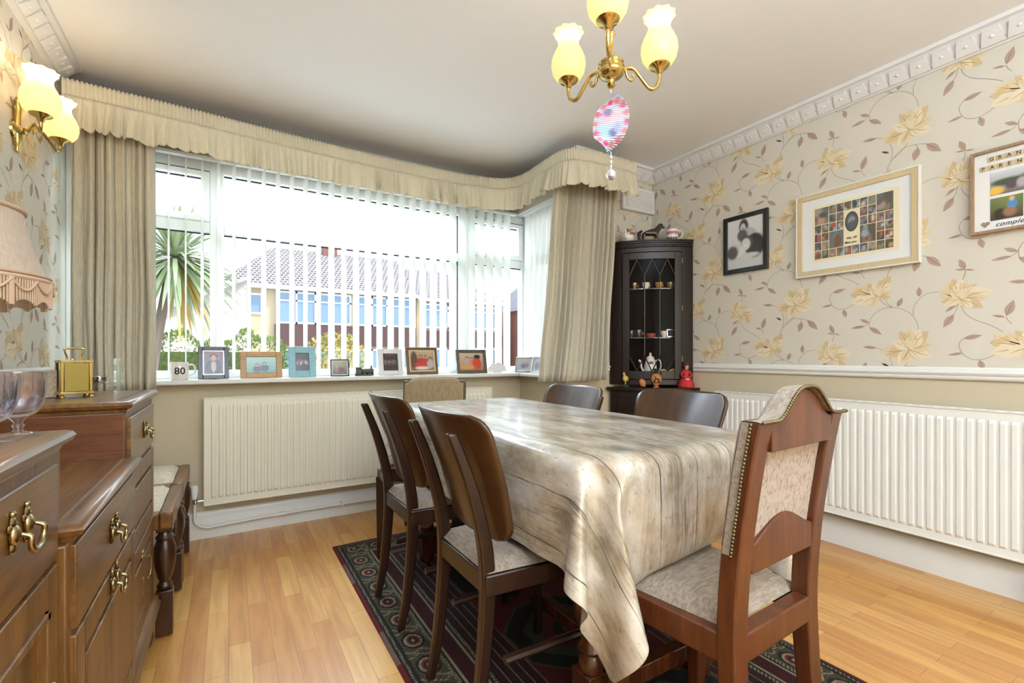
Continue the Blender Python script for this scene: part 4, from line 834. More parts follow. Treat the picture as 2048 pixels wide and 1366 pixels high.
base = ramp(noise(mapn((3, 1.2, 1), U_), 3.0, 8, 0.65), [(0.34, rgb(134, 114, 90)), (0.46, rgb(178, 162, 140)), (0.62, rgb(216, 207, 194))])
och = noise(mapn((1, 1, 1), U_), 9.0, 7, 0.7)
base = mixc(ramp(och, [(0.56, (0, 0, 0)), (0.72, (0.7, 0.7, 0.7))]), base, rgb(166, 134, 92))
grey = noise(mapn((1.4, 0.7, 1), U_), 4.2, 9, 0.75, 0.3)
base = mixc(ramp(grey, [(0.5, (0, 0, 0)), (0.66, (0.8, 0.8, 0.8))]), base, rgb(118, 110, 92))
# fine grain running along the boards
gr = noise(mapn((46, 1.3, 1), U_), 3.0, 6, 0.75, 0.15)
msk = noise(mapn((4.0, 1.2, 1), U_), 1.6, 2, 0.5)
gm = math_('MULTIPLY', ramp(gr, [(0.5, (0, 0, 0)), (0.57, (1, 1, 1))]), ramp(msk, [(0.46, (0.03, 0.03, 0.03)), (0.6, (0.75, 0.75, 0.75))]))
base = mixc(gm, base, rgb(84, 72, 62))
pits = noise(mapn((1, 0.6, 1), U_), 70, 2, 0.5)
base = mixc(ramp(pits, [(0.66, (0, 0, 0)), (0.72, (0.5, 0.5, 0.5))]), base, rgb(96, 84, 70))
# board joints
sx = t.nodes.new('ShaderNodeSeparateXYZ'); t.links.new(U_, sx.inputs[0])
wob = noise(mapn((0.2, 1.6, 1), U_), 1.2, 3)
uw = math_('MULTIPLY_ADD', wob, 0.05, sx.outputs[0])
fr_ = math_('FRACT', math_('DIVIDE', uw, 0.137))
dd = math_('ABSOLUTE', math_('SUBTRACT', fr_, 0.5))
ln = math_('MULTIPLY', math_('LESS_THAN', dd, 0.012), ramp(noise(mapn((1, 1, 1), U_), 5.0, 3), [(0.4, (0.35, 0.35, 0.35)), (0.55, (0.95, 0.95, 0.95))]))
base = mixc(ln, base, rgb(58, 50, 44))
bid = math_('FLOOR', math_('DIVIDE', uw, 0.137))
vv = math_('FRACT', math_('ADD', math_('DIVIDE', sx.outputs[1], 0.9), math_('MULTIPLY', bid, 0.37)))
ln2 = math_('LESS_THAN', math_('ABSOLUTE', math_('SUBTRACT', vv, 0.5)), 0.0012)
t.links.new(base, p.inputs['Base Color'])
p.inputs['Roughness'].default_value = 0.4; p.inputs['Specular IOR Level'].default_value = 0.5; p.inputs['Coat Weight'].default_value = 0.7; p.inputs['Coat Roughness'].default_value = 0.14
bp = t.nodes.new('ShaderNodeBump'); bp.inputs['Strength'].default_value = 0.2; bp.inputs['Distance'].default_value = 0.002
t.links.new(noise(mapn((9, 2, 1), U_), 3, 4), bp.inputs['Height']); t.links.new(bp.outputs[0], p.inputs['Normal'])
NXc, NYc = 31, 52
co = np.array(CLOTH, dtype=np.float64).reshape(-1, 3) / 1000.0
co[:, 1] = 2.31 - (2.31 - co[:, 1]) * 1.02
co[:, 0] += 0.004
vs = [tuple(c) for c in co]
fs = [(j * (NXc + 1) + i, j * (NXc + 1) + i + 1, (j + 1) * (NXc + 1) + i + 1, (j + 1) * (NXc + 1) + i) for j in range(NYc) for i in range(NXc)]
cl = B().add(vs, fs).build('tablecloth', 'cloth_wood_print', smooth=180, fix=False, solid=0.0015, sub=2)
ul = cl.data.uv_layers.new(name='UVMap')
uvs = np.zeros((len(cl.data.loops), 2))
vi = np.zeros(len(cl.data.loops), dtype=np.int32); cl.data.loops.foreach_get('vertex_index', vi)
uvs[:, 0] = (vi % (NXc + 1)) / NXc * 1.26; uvs[:, 1] = (vi // (NXc + 1)) / NYc * 2.195
ul.data.foreach_set('uv', uvs.astype(np.float32).ravel())
tag(cl, 'shiny vinyl tablecloth printed like weathered pale boards, hanging over the dining table', 'tablecloth')

# ------------------------------------------------------------------ plywood-back dining chairs
def leg_sweep(pts, w, h, b=None, taper=None):
    # square-section leg along pts; w across y, h along x
    b = b or B(); vs = []
    n = len(pts)
    for i, (x, y, z) in enumerate(pts):
        k = 1 if taper is None else taper[i]
        for sx_, sy_ in ((-1, -1), (1, -1), (1, 1), (-1, 1)): vs.append((x + sx_ * h * k / 2, y + sy_ * w * k / 2, z))
    fs = [(i * 4 + k, i * 4 + (k + 1) % 4, (i + 1) * 4 + (k + 1) % 4, (i + 1) * 4 + k) for i in range(n - 1) for k in range(4)]
    fs += [(0, 3, 2, 1), (4 * n - 4, 4 * n - 3, 4 * n - 2, 4 * n - 1)]
    return b.add(vs, fs)
def ply_chair(name, label, group, loc, rz):
    t = thing(name, label, 'chair', loc, rz, group)
    for s in (-1, 1):
        y = s * 0.142
        b = leg_sweep([tuple(q) for q in bez([(-0.235, y, 0.0), (-0.212, y, 0.12), (-0.195, y, 0.28), (-0.19, y, 0.42), (-0.205, y, 0.54), (-0.245, y, 0.68), (-0.292, y, 0.80)], 4)], 0.026, 0.034, taper=[0.8 + 0.35 * math.sin(PI * i / 24) for i in range(25)])
        b.build('rear_leg', 'chair_stain', t, bevel=0.006)
    for s in (-1, 1):
        b = leg_sweep([(0.185, s * 0.175, 0.0), (0.185, s * 0.175, 0.44)], 0.036, 0.036, taper=[0.72, 1.0]); b.build('front_leg', 'chair_stain', t, bevel=0.004)
    b = B(); b.add([( -0.205, -0.165, 0.375), (0.205, -0.195, 0.375), (0.205, 0.195, 0.375), (-0.205, 0.165, 0.375), (-0.205, -0.165, 0.43), (0.205, -0.195, 0.43), (0.205, 0.195, 0.43), (-0.205, 0.165, 0.43)],
                   [(0, 3, 2, 1), (4, 5, 6, 7), (0, 1, 5, 4), (1, 2, 6, 5), (2, 3, 7, 6), (3, 0, 4, 7)])
    b.build('seat_frame', 'chair_stain', t, bevel=0.004)
    def pad(u, v):
        x = -0.198 + 0.40 * u; w = 0.158 + 0.032 * u; y = (v * 2 - 1) * w
        e = min(1, 6 * min(u, 1 - u, v, 1 - v)); return (x, y, 0.432 + 0.024 * math.sqrt(max(0, 1 - (1 - e) ** 2)))
    b = B().grid(pad, 20, 20); b.build('seat', 'taupe_fabric', t, smooth=180, fix=False)
    b = B(); b.tube([(-0.15, -0.165, 0.20), (0.18, -0.175, 0.20)], 0.012, 8); b.build('stretcher', 'chair_stain', t)
    b = B(); b.tube([(-0.15, 0.165, 0.20), (0.18, 0.175, 0.20)], 0.012, 8); b.build('stretcher', 'chair_stain', t)
    # curved veneered back panel
    def fz(z): return -0.172 - interp(z, [0.5, 0.66, 0.845], [0.0, 0.045, 0.118])
    out = []
    N = 40
    for i in range(N + 1):
        v = i / N; z = 0.505 + 0.34 * v
        w = 0.195 + 0.035 * v
        r = 0.055
        dz = min(z - 0.505, 0.845 - z)
        if dz < r: w -= r - math.sqrt(max(0, r * r - (r - dz) ** 2))
        out.append((z, w))
    def panel(u, v):
        z, w = out[int(round(v * N))]
        y = (u * 2 - 1) * w
        return (fz(z) + 1.0 * y * y, y, z)
    b = B().grid(panel, 24, N)
    o = b.build('back_panel', 'walnut_ply', t, smooth=180, fix=False, solid=0.010)
    return t
gA = 'plywood-backed dining chairs along the sides of the table'
ply_chair('dining_chair', 'dark wood curved plywood-back chair nearest the camera on the left of the table', gA, (0.765, 1.215, 0.008), 0)
pc = ply_chair('dining_chair', 'dark wood curved-back chair further along the left side, by the cream radiator', gA, (0.765, 1.80, 0.008), R(1))
dup(pc, (1.215, 1.82, 0.008), PI - R(2), 'brown curved-back chair across the table, its back just left of the corner cabinet', gA)
dup(pc, (1.385, 1.31, 0.008), PI + R(1), 'brown curved-back chair across the table, its back overlapping the long white radiator', gA)

# ------------------------------------------------------------------ upholstered-back end chairs
plain('nail_dark', rgb(120, 104, 76), 0.35, metal=0.9, var=0.2)
def pad_chair(name, label, loc, rz, hump, wood_m, fab_m, bt=0.88):
    t = thing(name, label, 'chair', loc, rz)
    W = 0.153
    sh = 0.055 if hump else 0.0
    for s in (-1, 1):
        y = s * W
        pts = [(-0.235, y, 0.0), (-0.215, y, 0.14), (-0.20, y, 0.30), (-0.195, y, 0.44), (-0.205, y, 0.60), (-0.228, y, bt - 0.10), (-0.246, y, bt)]
        b = leg_sweep([tuple(q) for q in bez(pts, 4)], 0.050, 0.040, taper=[0.82 + 0.18 * min(1, i / 10) for i in range(25)])
        b.build('rear_leg', wood_m, t, bevel=0.004)
        fx_, fy_ = (0.10, 0.162) if hump else (0.20, 0.185)
        b = leg_sweep([(fx_, s * fy_, 0.0), (fx_, s * fy_, 0.40)], 0.044, 0.044, taper=[0.8, 1.0]); b.build('front_leg', wood_m, t, bevel=0.004)
    b = B()
    for z0_, z1_ in ((0.375, 0.435),):
        b.box(-0.215, -0.18, -W, W, z0_, z1_); b.box(0.18, 0.22, -0.20, 0.20, z0_, z1_)
        for s in (-1, 1):
            b.add([(-0.20, s * (W + 0.022), z0_), (0.20, s * 0.205, z0_), (0.20, s * 0.18, z0_), (-0.20, s * (W - 0.01), z0_), (-0.20, s * (W + 0.022), z1_), (0.20, s * 0.205, z1_), (0.20, s * 0.18, z1_), (-0.20, s * (W - 0.01), z1_)],
                  [(0, 3, 2, 1), (4, 5, 6, 7), (0, 1, 5, 4), (1, 2, 6, 5), (2, 3, 7, 6), (3, 0, 4, 7)])
    b.build('seat_frame', wood_m, t, bevel=0.004)
    def pad(u, v):
        x = -0.175 + 0.385 * u; w = 0.150 + 0.045 * u; y = (v * 2 - 1) * w
        e = min(1, 5 * min(u, 1 - u, v, 1 - v)); return (x, y, 0.432 + 0.034 * math.sqrt(max(0, 1 - (1 - e) ** 2)) + 0.006 * math.sin(PI * u) * math.sin(PI * v))
    B().grid(pad, 22, 22).build('seat', 'taupe_fabric', t, smooth=180, fix=False)
    def bx_(z): return -0.205 - interp(z, [0.5, 0.60, bt - 0.1, bt], [0, 0.0, 0.023, 0.041])
    Wi = W - 0.024
    # lower back rail with arched top
    arch = [(y, 0.555) for y in np.linspace(Wi, -Wi, 2)] + [(y, 0.612 + 0.045 * math.cos(PI * y / (2 * Wi)) ** 1.5) for y in np.linspace(-Wi, Wi, 17)]
    b = B(); b.prism(arch, (-0.222, 0, 0), (0, 1, 0), (0, 0, 1), (0.026, 0, 0)); b.build('back_rail', wood_m, t, bevel=0.003)
    # top rail, humped or straight
    def topz(y):
        if not hump: return bt + 0.012 - 0.02 * (abs(y) / W) ** 6
        k = min(1, abs(y) / (W * 0.82)); return bt - 0.006 + 0.062 * (0.5 + 0.5 * math.cos(PI * k ** 1.35))
    ys = np.linspace(-W - 0.01, W + 0.01, 25)
    tp = [(y, bt - 0.062) for y in (Wi, -Wi)] + [(y, topz(y)) for y in np.linspace(-Wi, Wi, 25)]
    b = B(); b.prism(tp, (-0.262, 0, 0), (0, 1, 0), (0, 0, 1), (0.024, 0, 0)); b.build('top_rail', wood_m, t, bevel=0.002)
    # upholstered front pad wrapping over the stiles
    def front(u, v):
        y = (u * 2 - 1) * (W + 0.026); zt = topz(max(-W, min(W, y))) + 0.004; z = 0.60 + (zt - 0.60) * v
        e = min(1, 7 * min(u, 1 - u, 1 - v, v)); return (bx_(z) + 0.014 + 0.020 * math.sqrt(max(0, 1 - (1 - e) ** 2)), y, z)
    b = B().grid(front, 26, 26)
    b.build('back_pad', fab_m, t, smooth=180, fix=False)
    b = B()
    def wrap(u, v):   # fabric edge over the top
        y = (u * 2 - 1) * (W + 0.026); zt = topz(max(-W, min(W, y))) + 0.004
        return (bx_(zt) + 0.016 - 0.042 * v, y, zt + 0.003 * math.sin(PI * v))
    b.grid(wrap, 40, 4)
    for s in (-1, 1):
        b.grid(lambda u, v, s=s: (bx_(0.60 + (topz(W) - 0.596) * v) + 0.016 - 0.022 * u, s * (W + 0.0265), 0.60 + (topz(W) - 0.596) * v), 2, 20)
    b.build('edge_cover', fab_m, t, smooth=180, fix=False)
    # rear fabric panel
    b = B(); b.grid(lambda u, v: (bx_(0.60 + (bt - 0.64) * v) - 0.004, (u * 2 - 1) * Wi, 0.60 + (bt - 0.64) * v), 6, 10)
    b.build('rear_panel', 'back_fabric' if hump else fab_m, t, smooth=180, fix=False)
    # nail trim
    b = B(); n = 0
    for i in range(70):
        u = i / 69; y = (u * 2 - 1) * (W + 0.026); zt = topz(max(-W, min(W, y))) + 0.006
        b.ball((bx_(zt) - 0.026, y, zt), 0.0042, 6, 4)
    for s in (-1, 1):
        for i in range(36):
            z = 0.60 + (topz(W) - 0.60) * i / 35
            b.ball((bx_(z) - 0.004, s * (W + 0.0285), z), 0.0042, 6, 4)
    o = b.build('nail_trim', 'nail_dark', t, smooth=60); o['kind'] = 'stuff'
    return t
pad_chair('upholstered_chair', 'reddish wooden chair with humped, studded upholstered back at the near table end', (1.008, 0.777, 0.008), R(93), True, 'teak_red', 'taupe_fabric', 0.868)
pad_chair('upholstered_chair', 'tan upholstered square-backed chair at the far table end, below the window sill', (0.91, 2.385, 0.008), R(-122), False, 'chair_stain', 'tan_fabric', 0.845)

# ------------------------------------------------------------------ stools beside the sideboard
def stool(label, y0):
    t = thing('stool', label, 'stool', (-0.34, y0 + 0.21, 0), 0, 'turned-leg stools in the corner by the window')
    prof = [(0.018, 0.165), (0.026, 0.18), (0.016, 0.195), (0.022, 0.21), (0.031, 0.25), (0.034, 0.29), (0.032, 0.32), (0.024, 0.345), (0.030, 0.352), (0.020, 0.365), (0.016, 0.375)]
    for x in (-0.145, 0.145):
        for y in (-0.185, 0.185):
            b = B(); b.lathe(prof, (x, y, 0), 18); b.box(x - 0.025, x + 0.025, y - 0.025, y + 0.025, 0.008, 0.166); b.box(x - 0.024, x + 0.024, y - 0.024, y + 0.024, 0.374, 0.40)
            b.build('leg', 'oak_dark', t, bevel=0.003, smooth=45)
    b = B()
    for x in (-0.15, 0.15): b.box(x - 0.02, x + 0.02, -0.212, 0.212, 0.385, 0.445)
    for y in (-0.192, 0.192): b.box(-0.13, 0.13, y - 0.02, y + 0.02, 0.385, 0.445)
    b.build('seat_frame', 'oak_mid_y', t, bevel=0.006)
    def pad(u, v):
        e = min(1, 5 * min(u, 1 - u, v, 1 - v)); return (-0.128 + 0.256 * u, -0.172 + 0.344 * v, 0.44 + 0.028 * math.sqrt(max(0, 1 - (1 - e) ** 2)))
    B().grid(pad, 14, 14).build('cushion', 'stool_fabric', t, smooth=180, fix=False)
stool('small oak stool with cream seat, the nearer one, tucked against the sideboard end', 2.055)
stool('small oak stool with cream seat, the farther one, beside the radiator valve', 2.495)

# ------------------------------------------------------------------ sideboard
sbd = thing('sideboard', 'carved-style oak sideboard with raised end cupboards and brass swan-neck handles along the left wall', 'sideboard', (-0.45, 1.2, 0))
SX0, SX1 = -0.685, -0.228
def topb(y0, y1, z1, x1, x0=SX0):
    prof_ = [(0, -0.030), (0.010, -0.030), (0.012, -0.022), (0.022, -0.018), (0.026, -0.010), (0.022, -0.004), (0.014, -0.001), (0, 0)]
    b = B()
    # moulded board: sweep round front and both ends, plus flat top
    path = [(x0, y0, 0, -1), (x1 - 0.026, y0, 0.0, -1), (x1 - 0.026, y0, 1, 0), (x1 - 0.026, y1, 1, 0), (x1 - 0.026, y1, 0, 1), (x0, y1, 0, 1)]
    path = [(x0, y0 + 0.026, 0, -1), (x1 - 0.026, y0 + 0.026, 1, -1), (x1 - 0.026, y1 - 0.026, 1, 1), (x0, y1 - 0.026, 0, 1)]
    b.sweep([(a, z1 + z) for a, z in prof_], path)
    b.box(x0, x1 - 0.026, y0 + 0.026, y1 - 0.026, z1 - 0.028, z1 - 0.0002)
    b.sweep([(0.0, z1 - 0.001), (0.010, z1 + 0.0005), (0.004, z1 + 0.003), (-0.004, z1 + 0.003), (-0.008, z1 - 0.001)], [(x1 - 0.036, y0 + 0.036, 0.0001, 0), (x1 - 0.036, y1 - 0.036, 0.0001, 0)])
    return b
YA, YBk, YC, YD = 0.50, 1.005, 1.548, 2.035
ZT, ZL = 0.884, 0.738
b = B(); b.box(SX0, SX1, YA, YBk, 0.165, ZT - 0.03); b.build('cupboard_carcass', 'oak_mid', sbd, world=True, bevel=0.003)
b = B(); b.box(SX0, SX1, YC, YD, 0.165, ZT - 0.03); b.build('cupboard_carcass', 'oak_mid_x', sbd, world=True, bevel=0.003)
b = B(); b.box(SX0, SX1 + 0.015, YBk - 0.035, YC, 0.165, ZL - 0.03); b.build('centre_carcass', 'oak_mid', sbd, world=True, bevel=0.003)
topb(YA - 0.02, YBk + 0.008, ZT, -0.210).build('top_board', 'oak_mid_y', sbd, world=True, smooth=40)
topb(YC - 0.012, YD + 0.016, ZT, -0.210).build('top_board', 'oak_mid_y', sbd, world=True, smooth=40)
topb(YBk - 0.032, YC + 0.015, ZL, -0.193, SX1 - 0.03).box(SX0, -0.24, YBk + 0.001, YC - 0.001, ZL - 0.03, ZL).build('centre_top', 'oak_mid_y', sbd, world=True, smooth=40)
b = B(); b.sweep([(0, 0.128), (0.024, 0.128), (0.026, 0.145), (0.018, 0.155), (0.020, 0.162), (0.008, 0.176), (0, 0.178)], [(SX1, YA, 1, 0), (SX1, YD, 1, 0)]); b.box(SX0, SX1 + 0.0, YA, YD, 0.13, 0.168)
b.build('base_moulding', 'oak_mid_y', sbd, world=True, smooth=40)
for y in (YA + 0.05, YBk, YC, YD - 0.04):
    for x in (SX1 - 0.03, SX0 + 0.05):
        B().lathe([(0.024, 0.0), (0.036, 0.02), (0.040, 0.055), (0.034, 0.09), (0.022, 0.108), (0.030, 0.116), (0.028, 0.13)], (x, y, 0), 20).build('foot', 'oak_dark', sbd, world=True, smooth=60)
def handle(y, z, parent, x=SX1 + 0.008, w=0.046):
    b = B()
    for s in (-1, 1):
        c = (x + 0.002, y + s * w / 2, z)
        b.ball((c[0] + 0.002, c[1], c[2]), 0.011, 10, 6, (0.5, 1, 1.1)); b.ball((c[0], c[1], c[2] + 0.015), 0.007, 8, 6, (0.5, 1, 1.1)); b.ball((c[0], c[1], c[2] - 0.015), 0.0075, 8, 6, (0.5, 1, 1.1))
        b.ball((c[0], c[1] + 0.009, c[2] + 0.010), 0.005, 8, 5, (0.5, 1, 1)); b.ball((c[0], c[1] - 0.009, c[2] + 0.010), 0.005, 8, 5, (0.5, 1, 1)); b.ball((c[0], c[1], c[2] + 0.025), 0.004, 8, 5)
    pts = [(x + 0.010, y - w / 2, z)] + [(x + 0.018, y - (w / 2) * math.cos(q_) * (1.0 + 0.22 * math.sin(q_)), z - 0.004 - 0.022 * math.sin(q_)) for q_ in np.linspace(0.0, PI, 11)] + [(x + 0.010, y + w / 2, z)]
    c = bez(pts, 4); b.tube(c, [0.0026 + 0.0012 * math.sin(PI * i / (len(c) - 1)) for i in range(len(c))], 8)
    b.build('handle', 'antique_brass', parent, world=True, smooth=60)
def drop_handle(y, z, parent):
    b = B(); x = SX1 + 0.008
    b.ball((x, y, z + 0.048), 0.006, 8, 6); b.ball((x, y, z + 0.034), 0.009, 10, 6, (0.5, 1, 1)); b.ball((x, y, z - 0.036), 0.009, 10, 6, (0.5, 1, 1)); b.ball((x, y, z - 0.056), 0.006, 8, 6, (0.6, 1, 1.6)); b.ball((x, y, z - 0.074), 0.004, 8, 6, (0.6, 1, 1.8))
    pts = [(x + 0.01, y, z + 0.034), (x + 0.016, y + 0.016, z + 0.026), (x + 0.018, y + 0.022, z), (x + 0.016, y + 0.016, z - 0.028), (x + 0.01, y, z - 0.036)]
    b.tube(bez(pts, 5), 0.0028, 8)
    b.build('handle', 'antique_brass', parent, world=True, smooth=60)
def front_panel(name, y0, y1, z0, z1, kind, dx=0.0):
    b = B(); x = SX1 + dx
    if kind == 'drawer':
        b.box(x - 0.004, x + 0.008, y0, y1, z0, z1)
    else:
        fw = 0.05
        b.box(x - 0.004, x + 0.008, y0, y0 + fw, z0, z1); b.box(x - 0.004, x + 0.008, y1 - fw, y1, z0, z1)
        b.box(x - 0.004, x + 0.0079, y0 + fw, y1 - fw, z0, z0 + fw); b.box(x - 0.004, x + 0.0079, y0 + fw, y1 - fw, z1 - fw, z1)
        # bevelled moulding round a raised field
        a0, a1, c0, c1 = y0 + fw, y1 - fw, z0 + fw, z1 - fw
        if kind == 'sunk':
            for (p0, p1, q0, q1) in ((a0, a1, c1 - 0.012, c1), (a0, a1, c0, c0 + 0.012), (a0, a0 + 0.012, c0, c1), (a1 - 0.012, a1, c0, c1)):
                b.box(x - 0.003, x + 0.012, p0, p1, q0, q1)
            b.box(x - 0.004, x - 0.001, a0, a1, c0, c1)
        else:
            b.box(x - 0.004, x + 0.001, a0, a1, c0, c1)
            b.box(x, x + 0.009, a0 + 0.012, a1 - 0.012, c0 + 0.012, c1 - 0.012)
    return b.build(name, 'oak_mid' if kind != 'drawer' else 'oak_mid_y', sbd, world=True, bevel=0.0025)
ya, yb = YA + 0.02, YBk - 0.045
d = front_panel('drawer', ya, yb, 0.696, 0.838, 'drawer'); handle(0.80, 0.788, d)
d = front_panel('door', ya, yb, 0.185, 0.688, 'sunk'); drop_handle(yb - 0.03, 0.47, d)
ya, yb = YC + 0.022, YD - 0.022
d = front_panel('drawer', ya, yb, 0.705, 0.838, 'drawer'); handle(1.815, 0.775, d)
d = front_panel('door_panel', ya, yb, 0.462, 0.690, 'raised')
d = front_panel('door', ya, yb, 0.185, 0.452, 'raised'); drop_handle(ya + 0.20, 0.365, d)
ya, yb = YBk - 0.015, YC - 0.015
d = front_panel('drawer', ya, yb, 0.568, 0.702, 'drawer', 0.015); handle(1.262, 0.640, d, SX1 + 0.023)
d = front_panel('door', ya, yb, 0.185, 0.558, 'raised', 0.015); handle(1.262, 0.535, d, SX1 + 0.023)

# ------------------------------------------------------------------ corner cabinet
cab = thing('corner_cabinet', 'dark mahogany bow-fronted corner cabinet with astragal glazed door in the right corner', 'cabinet', (2.55, 2.30, 0))
# plan helper: corner frame; a along diagonal (left end on front wall to right end on right wall)
PL = Vector((2.335, 2.497, 0)); PR = Vector((2.765, 2.130, 0))
DD = (PR - PL); DL = DD.length; DU = DD / DL; DN = Vector((-DU.y, DU.x, 0))
if DN.dot(Vector((-1, -1, 0))) < 0: DN = -DN
CORN = Vector((2.768, 2.500, 0))
def cf(u, out, z, bow=0.055):
    """point on the bowed front: u in 0..1 left to right"""
    p = PL + DU * (DL * u) + DN * (bow * 4 * u * (1 - u) + out)
    return (p.x, p.y, z)
def slab(b, z0, z1, out, bow=0.055, mi=0, n=14, u0=0.0, u1=1.0, back=True):
    pts = [cf(u0 + (u1 - u0) * i / n, out, 0, bow) for i in range(n + 1)]
    if back: pts = pts + [(CORN.x, CORN.y - 0.0, 0)]
    # clamp to walls
    pts = [(min(x, 2.770), min(y, 2.502), 0) for x, y, _ in pts]
    b.prism([(x, y) for x, y, _ in pts], (0, 0, z0), (1, 0, 0), (0, 1, 0), (0, 0, z1 - z0), mi)
def band(b, z0, z1, o0, o1, u0=0.0, u1=1.0, n=14, bow=0.055, mi=0):
    vs = []
    for i in range(n + 1):
        u = u0 + (u1 - u0) * i / n
        vs += [cf(u, o0, z0, bow), cf(u, o1, z0, bow), cf(u, o1, z1, bow), cf(u, o0, z1, bow)]
    fs = []
    for i in range(n):
        for k in range(4): fs.append((i * 4 + k, (i + 1) * 4 + k, (i + 1) * 4 + (k + 1) % 4, i * 4 + (k + 1) % 4))
    fs += [(3, 2, 1, 0), (4 * n, 4 * n + 1, 4 * n + 2, 4 * n + 3)]
    b.add(vs, fs, mi)
b = B()
slab(b, 1.795, 1.805, 0.030); slab(b, 1.783, 1.795, 0.022); slab(b, 1.770, 1.783, 0.012)
band(b, 1.758, 1.770, -0.01, 0.008)
for i in range(44):
    u = 0.03 + 0.94 * i / 43; band(b, 1.759, 1.769, 0.008, 0.012, u, u + 0.010, 1)
b.build('cornice', 'mahogany', cab, world=True, bevel=0.0015)
b = B(); slab(b, 1.725, 1.758, 0.0); slab(b, 0.80, 0.835, 0.0)
b.box(2.758, 2.770, 2.135, 2.50, 0.80, 1.758); b.box(2.335, 2.77, 2.490, 2.502, 0.80, 1.758)
band(b, 0.80, 1.758, -0.02, 0.0, 0.0, 0.14, 4); band(b, 0.80, 1.758, -0.02, 0.0, 0.86, 1.0, 4)
b.build('upper_carcass', 'mahogany', cab, world=True, bevel=0.0015)
for z in (1.47, 1.125):
    b = B(); slab(b, z, z + 0.006, -0.03); b.build('glass_shelf', 'clear_glass', cab, world=True)
dr = B()
u0, u1 = 0.145, 0.855
band(dr, 0.84, 1.72, -0.006, 0.012, u0, u0 + 0.085, 4); band(dr, 0.84, 1.72, -0.006, 0.012, u1 - 0.085, u1, 4)
band(dr, 0.84, 0.895, -0.006, 0.012, u0 + 0.085, u1 - 0.085); band(dr, 1.672, 1.72, -0.006, 0.012, u0 + 0.085, u1 - 0.085)
door = dr.build('glazed_door', 'mahogany', cab, world=True, bevel=0.002)
ga, gb = u0 + 0.085, u1 - 0.085
b = B()
def bar(pts): b.tube([cf(u, 0.006, z) for u, z in pts], 0.0042, 6)
q = [ga + (gb - ga) * k / 3 for k in range(4)]
zt, zm1, zm2, zb_ = 1.672, 1.56, 1.0, 0.895
mid = [(q[0] + q[1]) / 2, (q[1] + q[2]) / 2, (q[2] + q[3]) / 2]
for k in (1, 2): bar([(q[k], zm1 - 0.005), (q[k], zm2 + 0.005)])
for k in (1, 2):
    bar([(q[k], zm1), (q[k] - (q[1] - q[0]) * 0.5, zt)]); bar([(q[k], zm1), (q[k] + (q[1] - q[0]) * 0.5, zt)])
    bar([(q[k], zm2), (q[k] - (q[1] - q[0]) * 0.5, zb_)]); bar([(q[k], zm2), (q[k] + (q[1] - q[0]) * 0.5, zb_)])
bar([(q[0], zm1), (mid[0], zt)]); bar([(q[3], zm1), (mid[2], zt)]); bar([(q[0], zm2), (mid[0], zb_)]); bar([(q[3], zm2), (mid[2], zb_)])
b.build('glazing_bars', 'mahogany', door, world=True)
b = B(); b.grid(lambda u, v: cf(ga + (gb - ga) * u, 0.002, 0.895 + 0.777 * v), 14, 1); b.build('door_glass', 'window_glass', door, world=True, fix=False, smooth=180)
for z in (0.98, 1.33, 1.66):
    B().box(-0.003, 0.003, -0.002, 0.002, -0.018, 0.018, M=Matrix.Translation(cf(u1 + 0.006, 0.013, z))).build('hinge', 'chrome', cab, world=True)
b = B()
slab(b, 0.762, 0.782, 0.055, 0.06, u0=-0.05, u1=1.08); slab(b, 0.752, 0.762, 0.045, 0.06)
b.build('lower_top', 'mahogany', cab, world=True, bevel=0.003)
b = B(); slab(b, 0.07, 0.752, 0.03, 0.06); slab(b, 0.0, 0.07, 0.02, 0.06); band(b, 0.10, 0.72, 0.03, 0.042, 0.1, 0.48, 8, 0.06); band(b, 0.10, 0.72, 0.03, 0.042, 0.52, 0.9, 8, 0.06)
b.build('lower_carcass', 'mahogany', cab, world=True, bevel=0.003)

# ------------------------------------------------------------------ painted prints (photographs inside frames)
def blob_paint(bgf, blobs):
    def fn(u, v):
        c = list(bgf(u, v))
        for (cx, cy, rx, ry, col, soft) in blobs:
            d = math.sqrt(((u - cx) / rx) ** 2 + ((v - cy) / ry) ** 2)
            k = max(0.0, min(1.0, (1 + soft - d) / (2 * soft)))
            k = k * k * (3 - 2 * k)
            c = [c[i] * (1 - k) + col[i] * k for i in range(3)]
        return c
    return fn
def flat(c): return lambda u, v: c
def vgrad(c0, c1): return lambda u, v: [c0[i] * (1 - v) + c1[i] * v for i in range(3)]
def person(x, y, s, skin=(205, 165, 140), hair=(60, 45, 38), top=(60, 60, 75)):
    return [(x, y - s * 1.6, s * 0.95, s * 1.35, rgb(*top), 0.15), (x, y + s * 0.12, s * 0.50, s * 0.55, rgb(*hair), 0.15), (x, y - 0.06 * s, s * 0.36, s * 0.42, rgb(*skin), 0.2)]
def picture(b, cols, fn, x0, x1, z0, z1, y, nu=26, nv=26, shape=None):
    b.grid(lambda u, v: (x0 + (x1 - x0) * u, y, z0 + (z1 - z0) * v), nu, nv)
    for j in range(nv + 1):
        for i in range(nu + 1):
            c = fn(i / nu, j / nv); cols.append((c[0], c[1], c[2], 1))
def ring(b, x0, x1, z0, z1, w, ya, yb, mi=0, w2=None):
    w2 = w2 or w
    b.box(x0, x0 + w, ya, yb, z0, z1, mi); b.box(x1 - w, x1, ya, yb, z0, z1, mi)
    b.box(x0 + w, x1 - w, ya, yb, z0, z0 + w2, mi); b.box(x0 + w, x1 - w, ya, yb, z1 - w2, z1, mi)
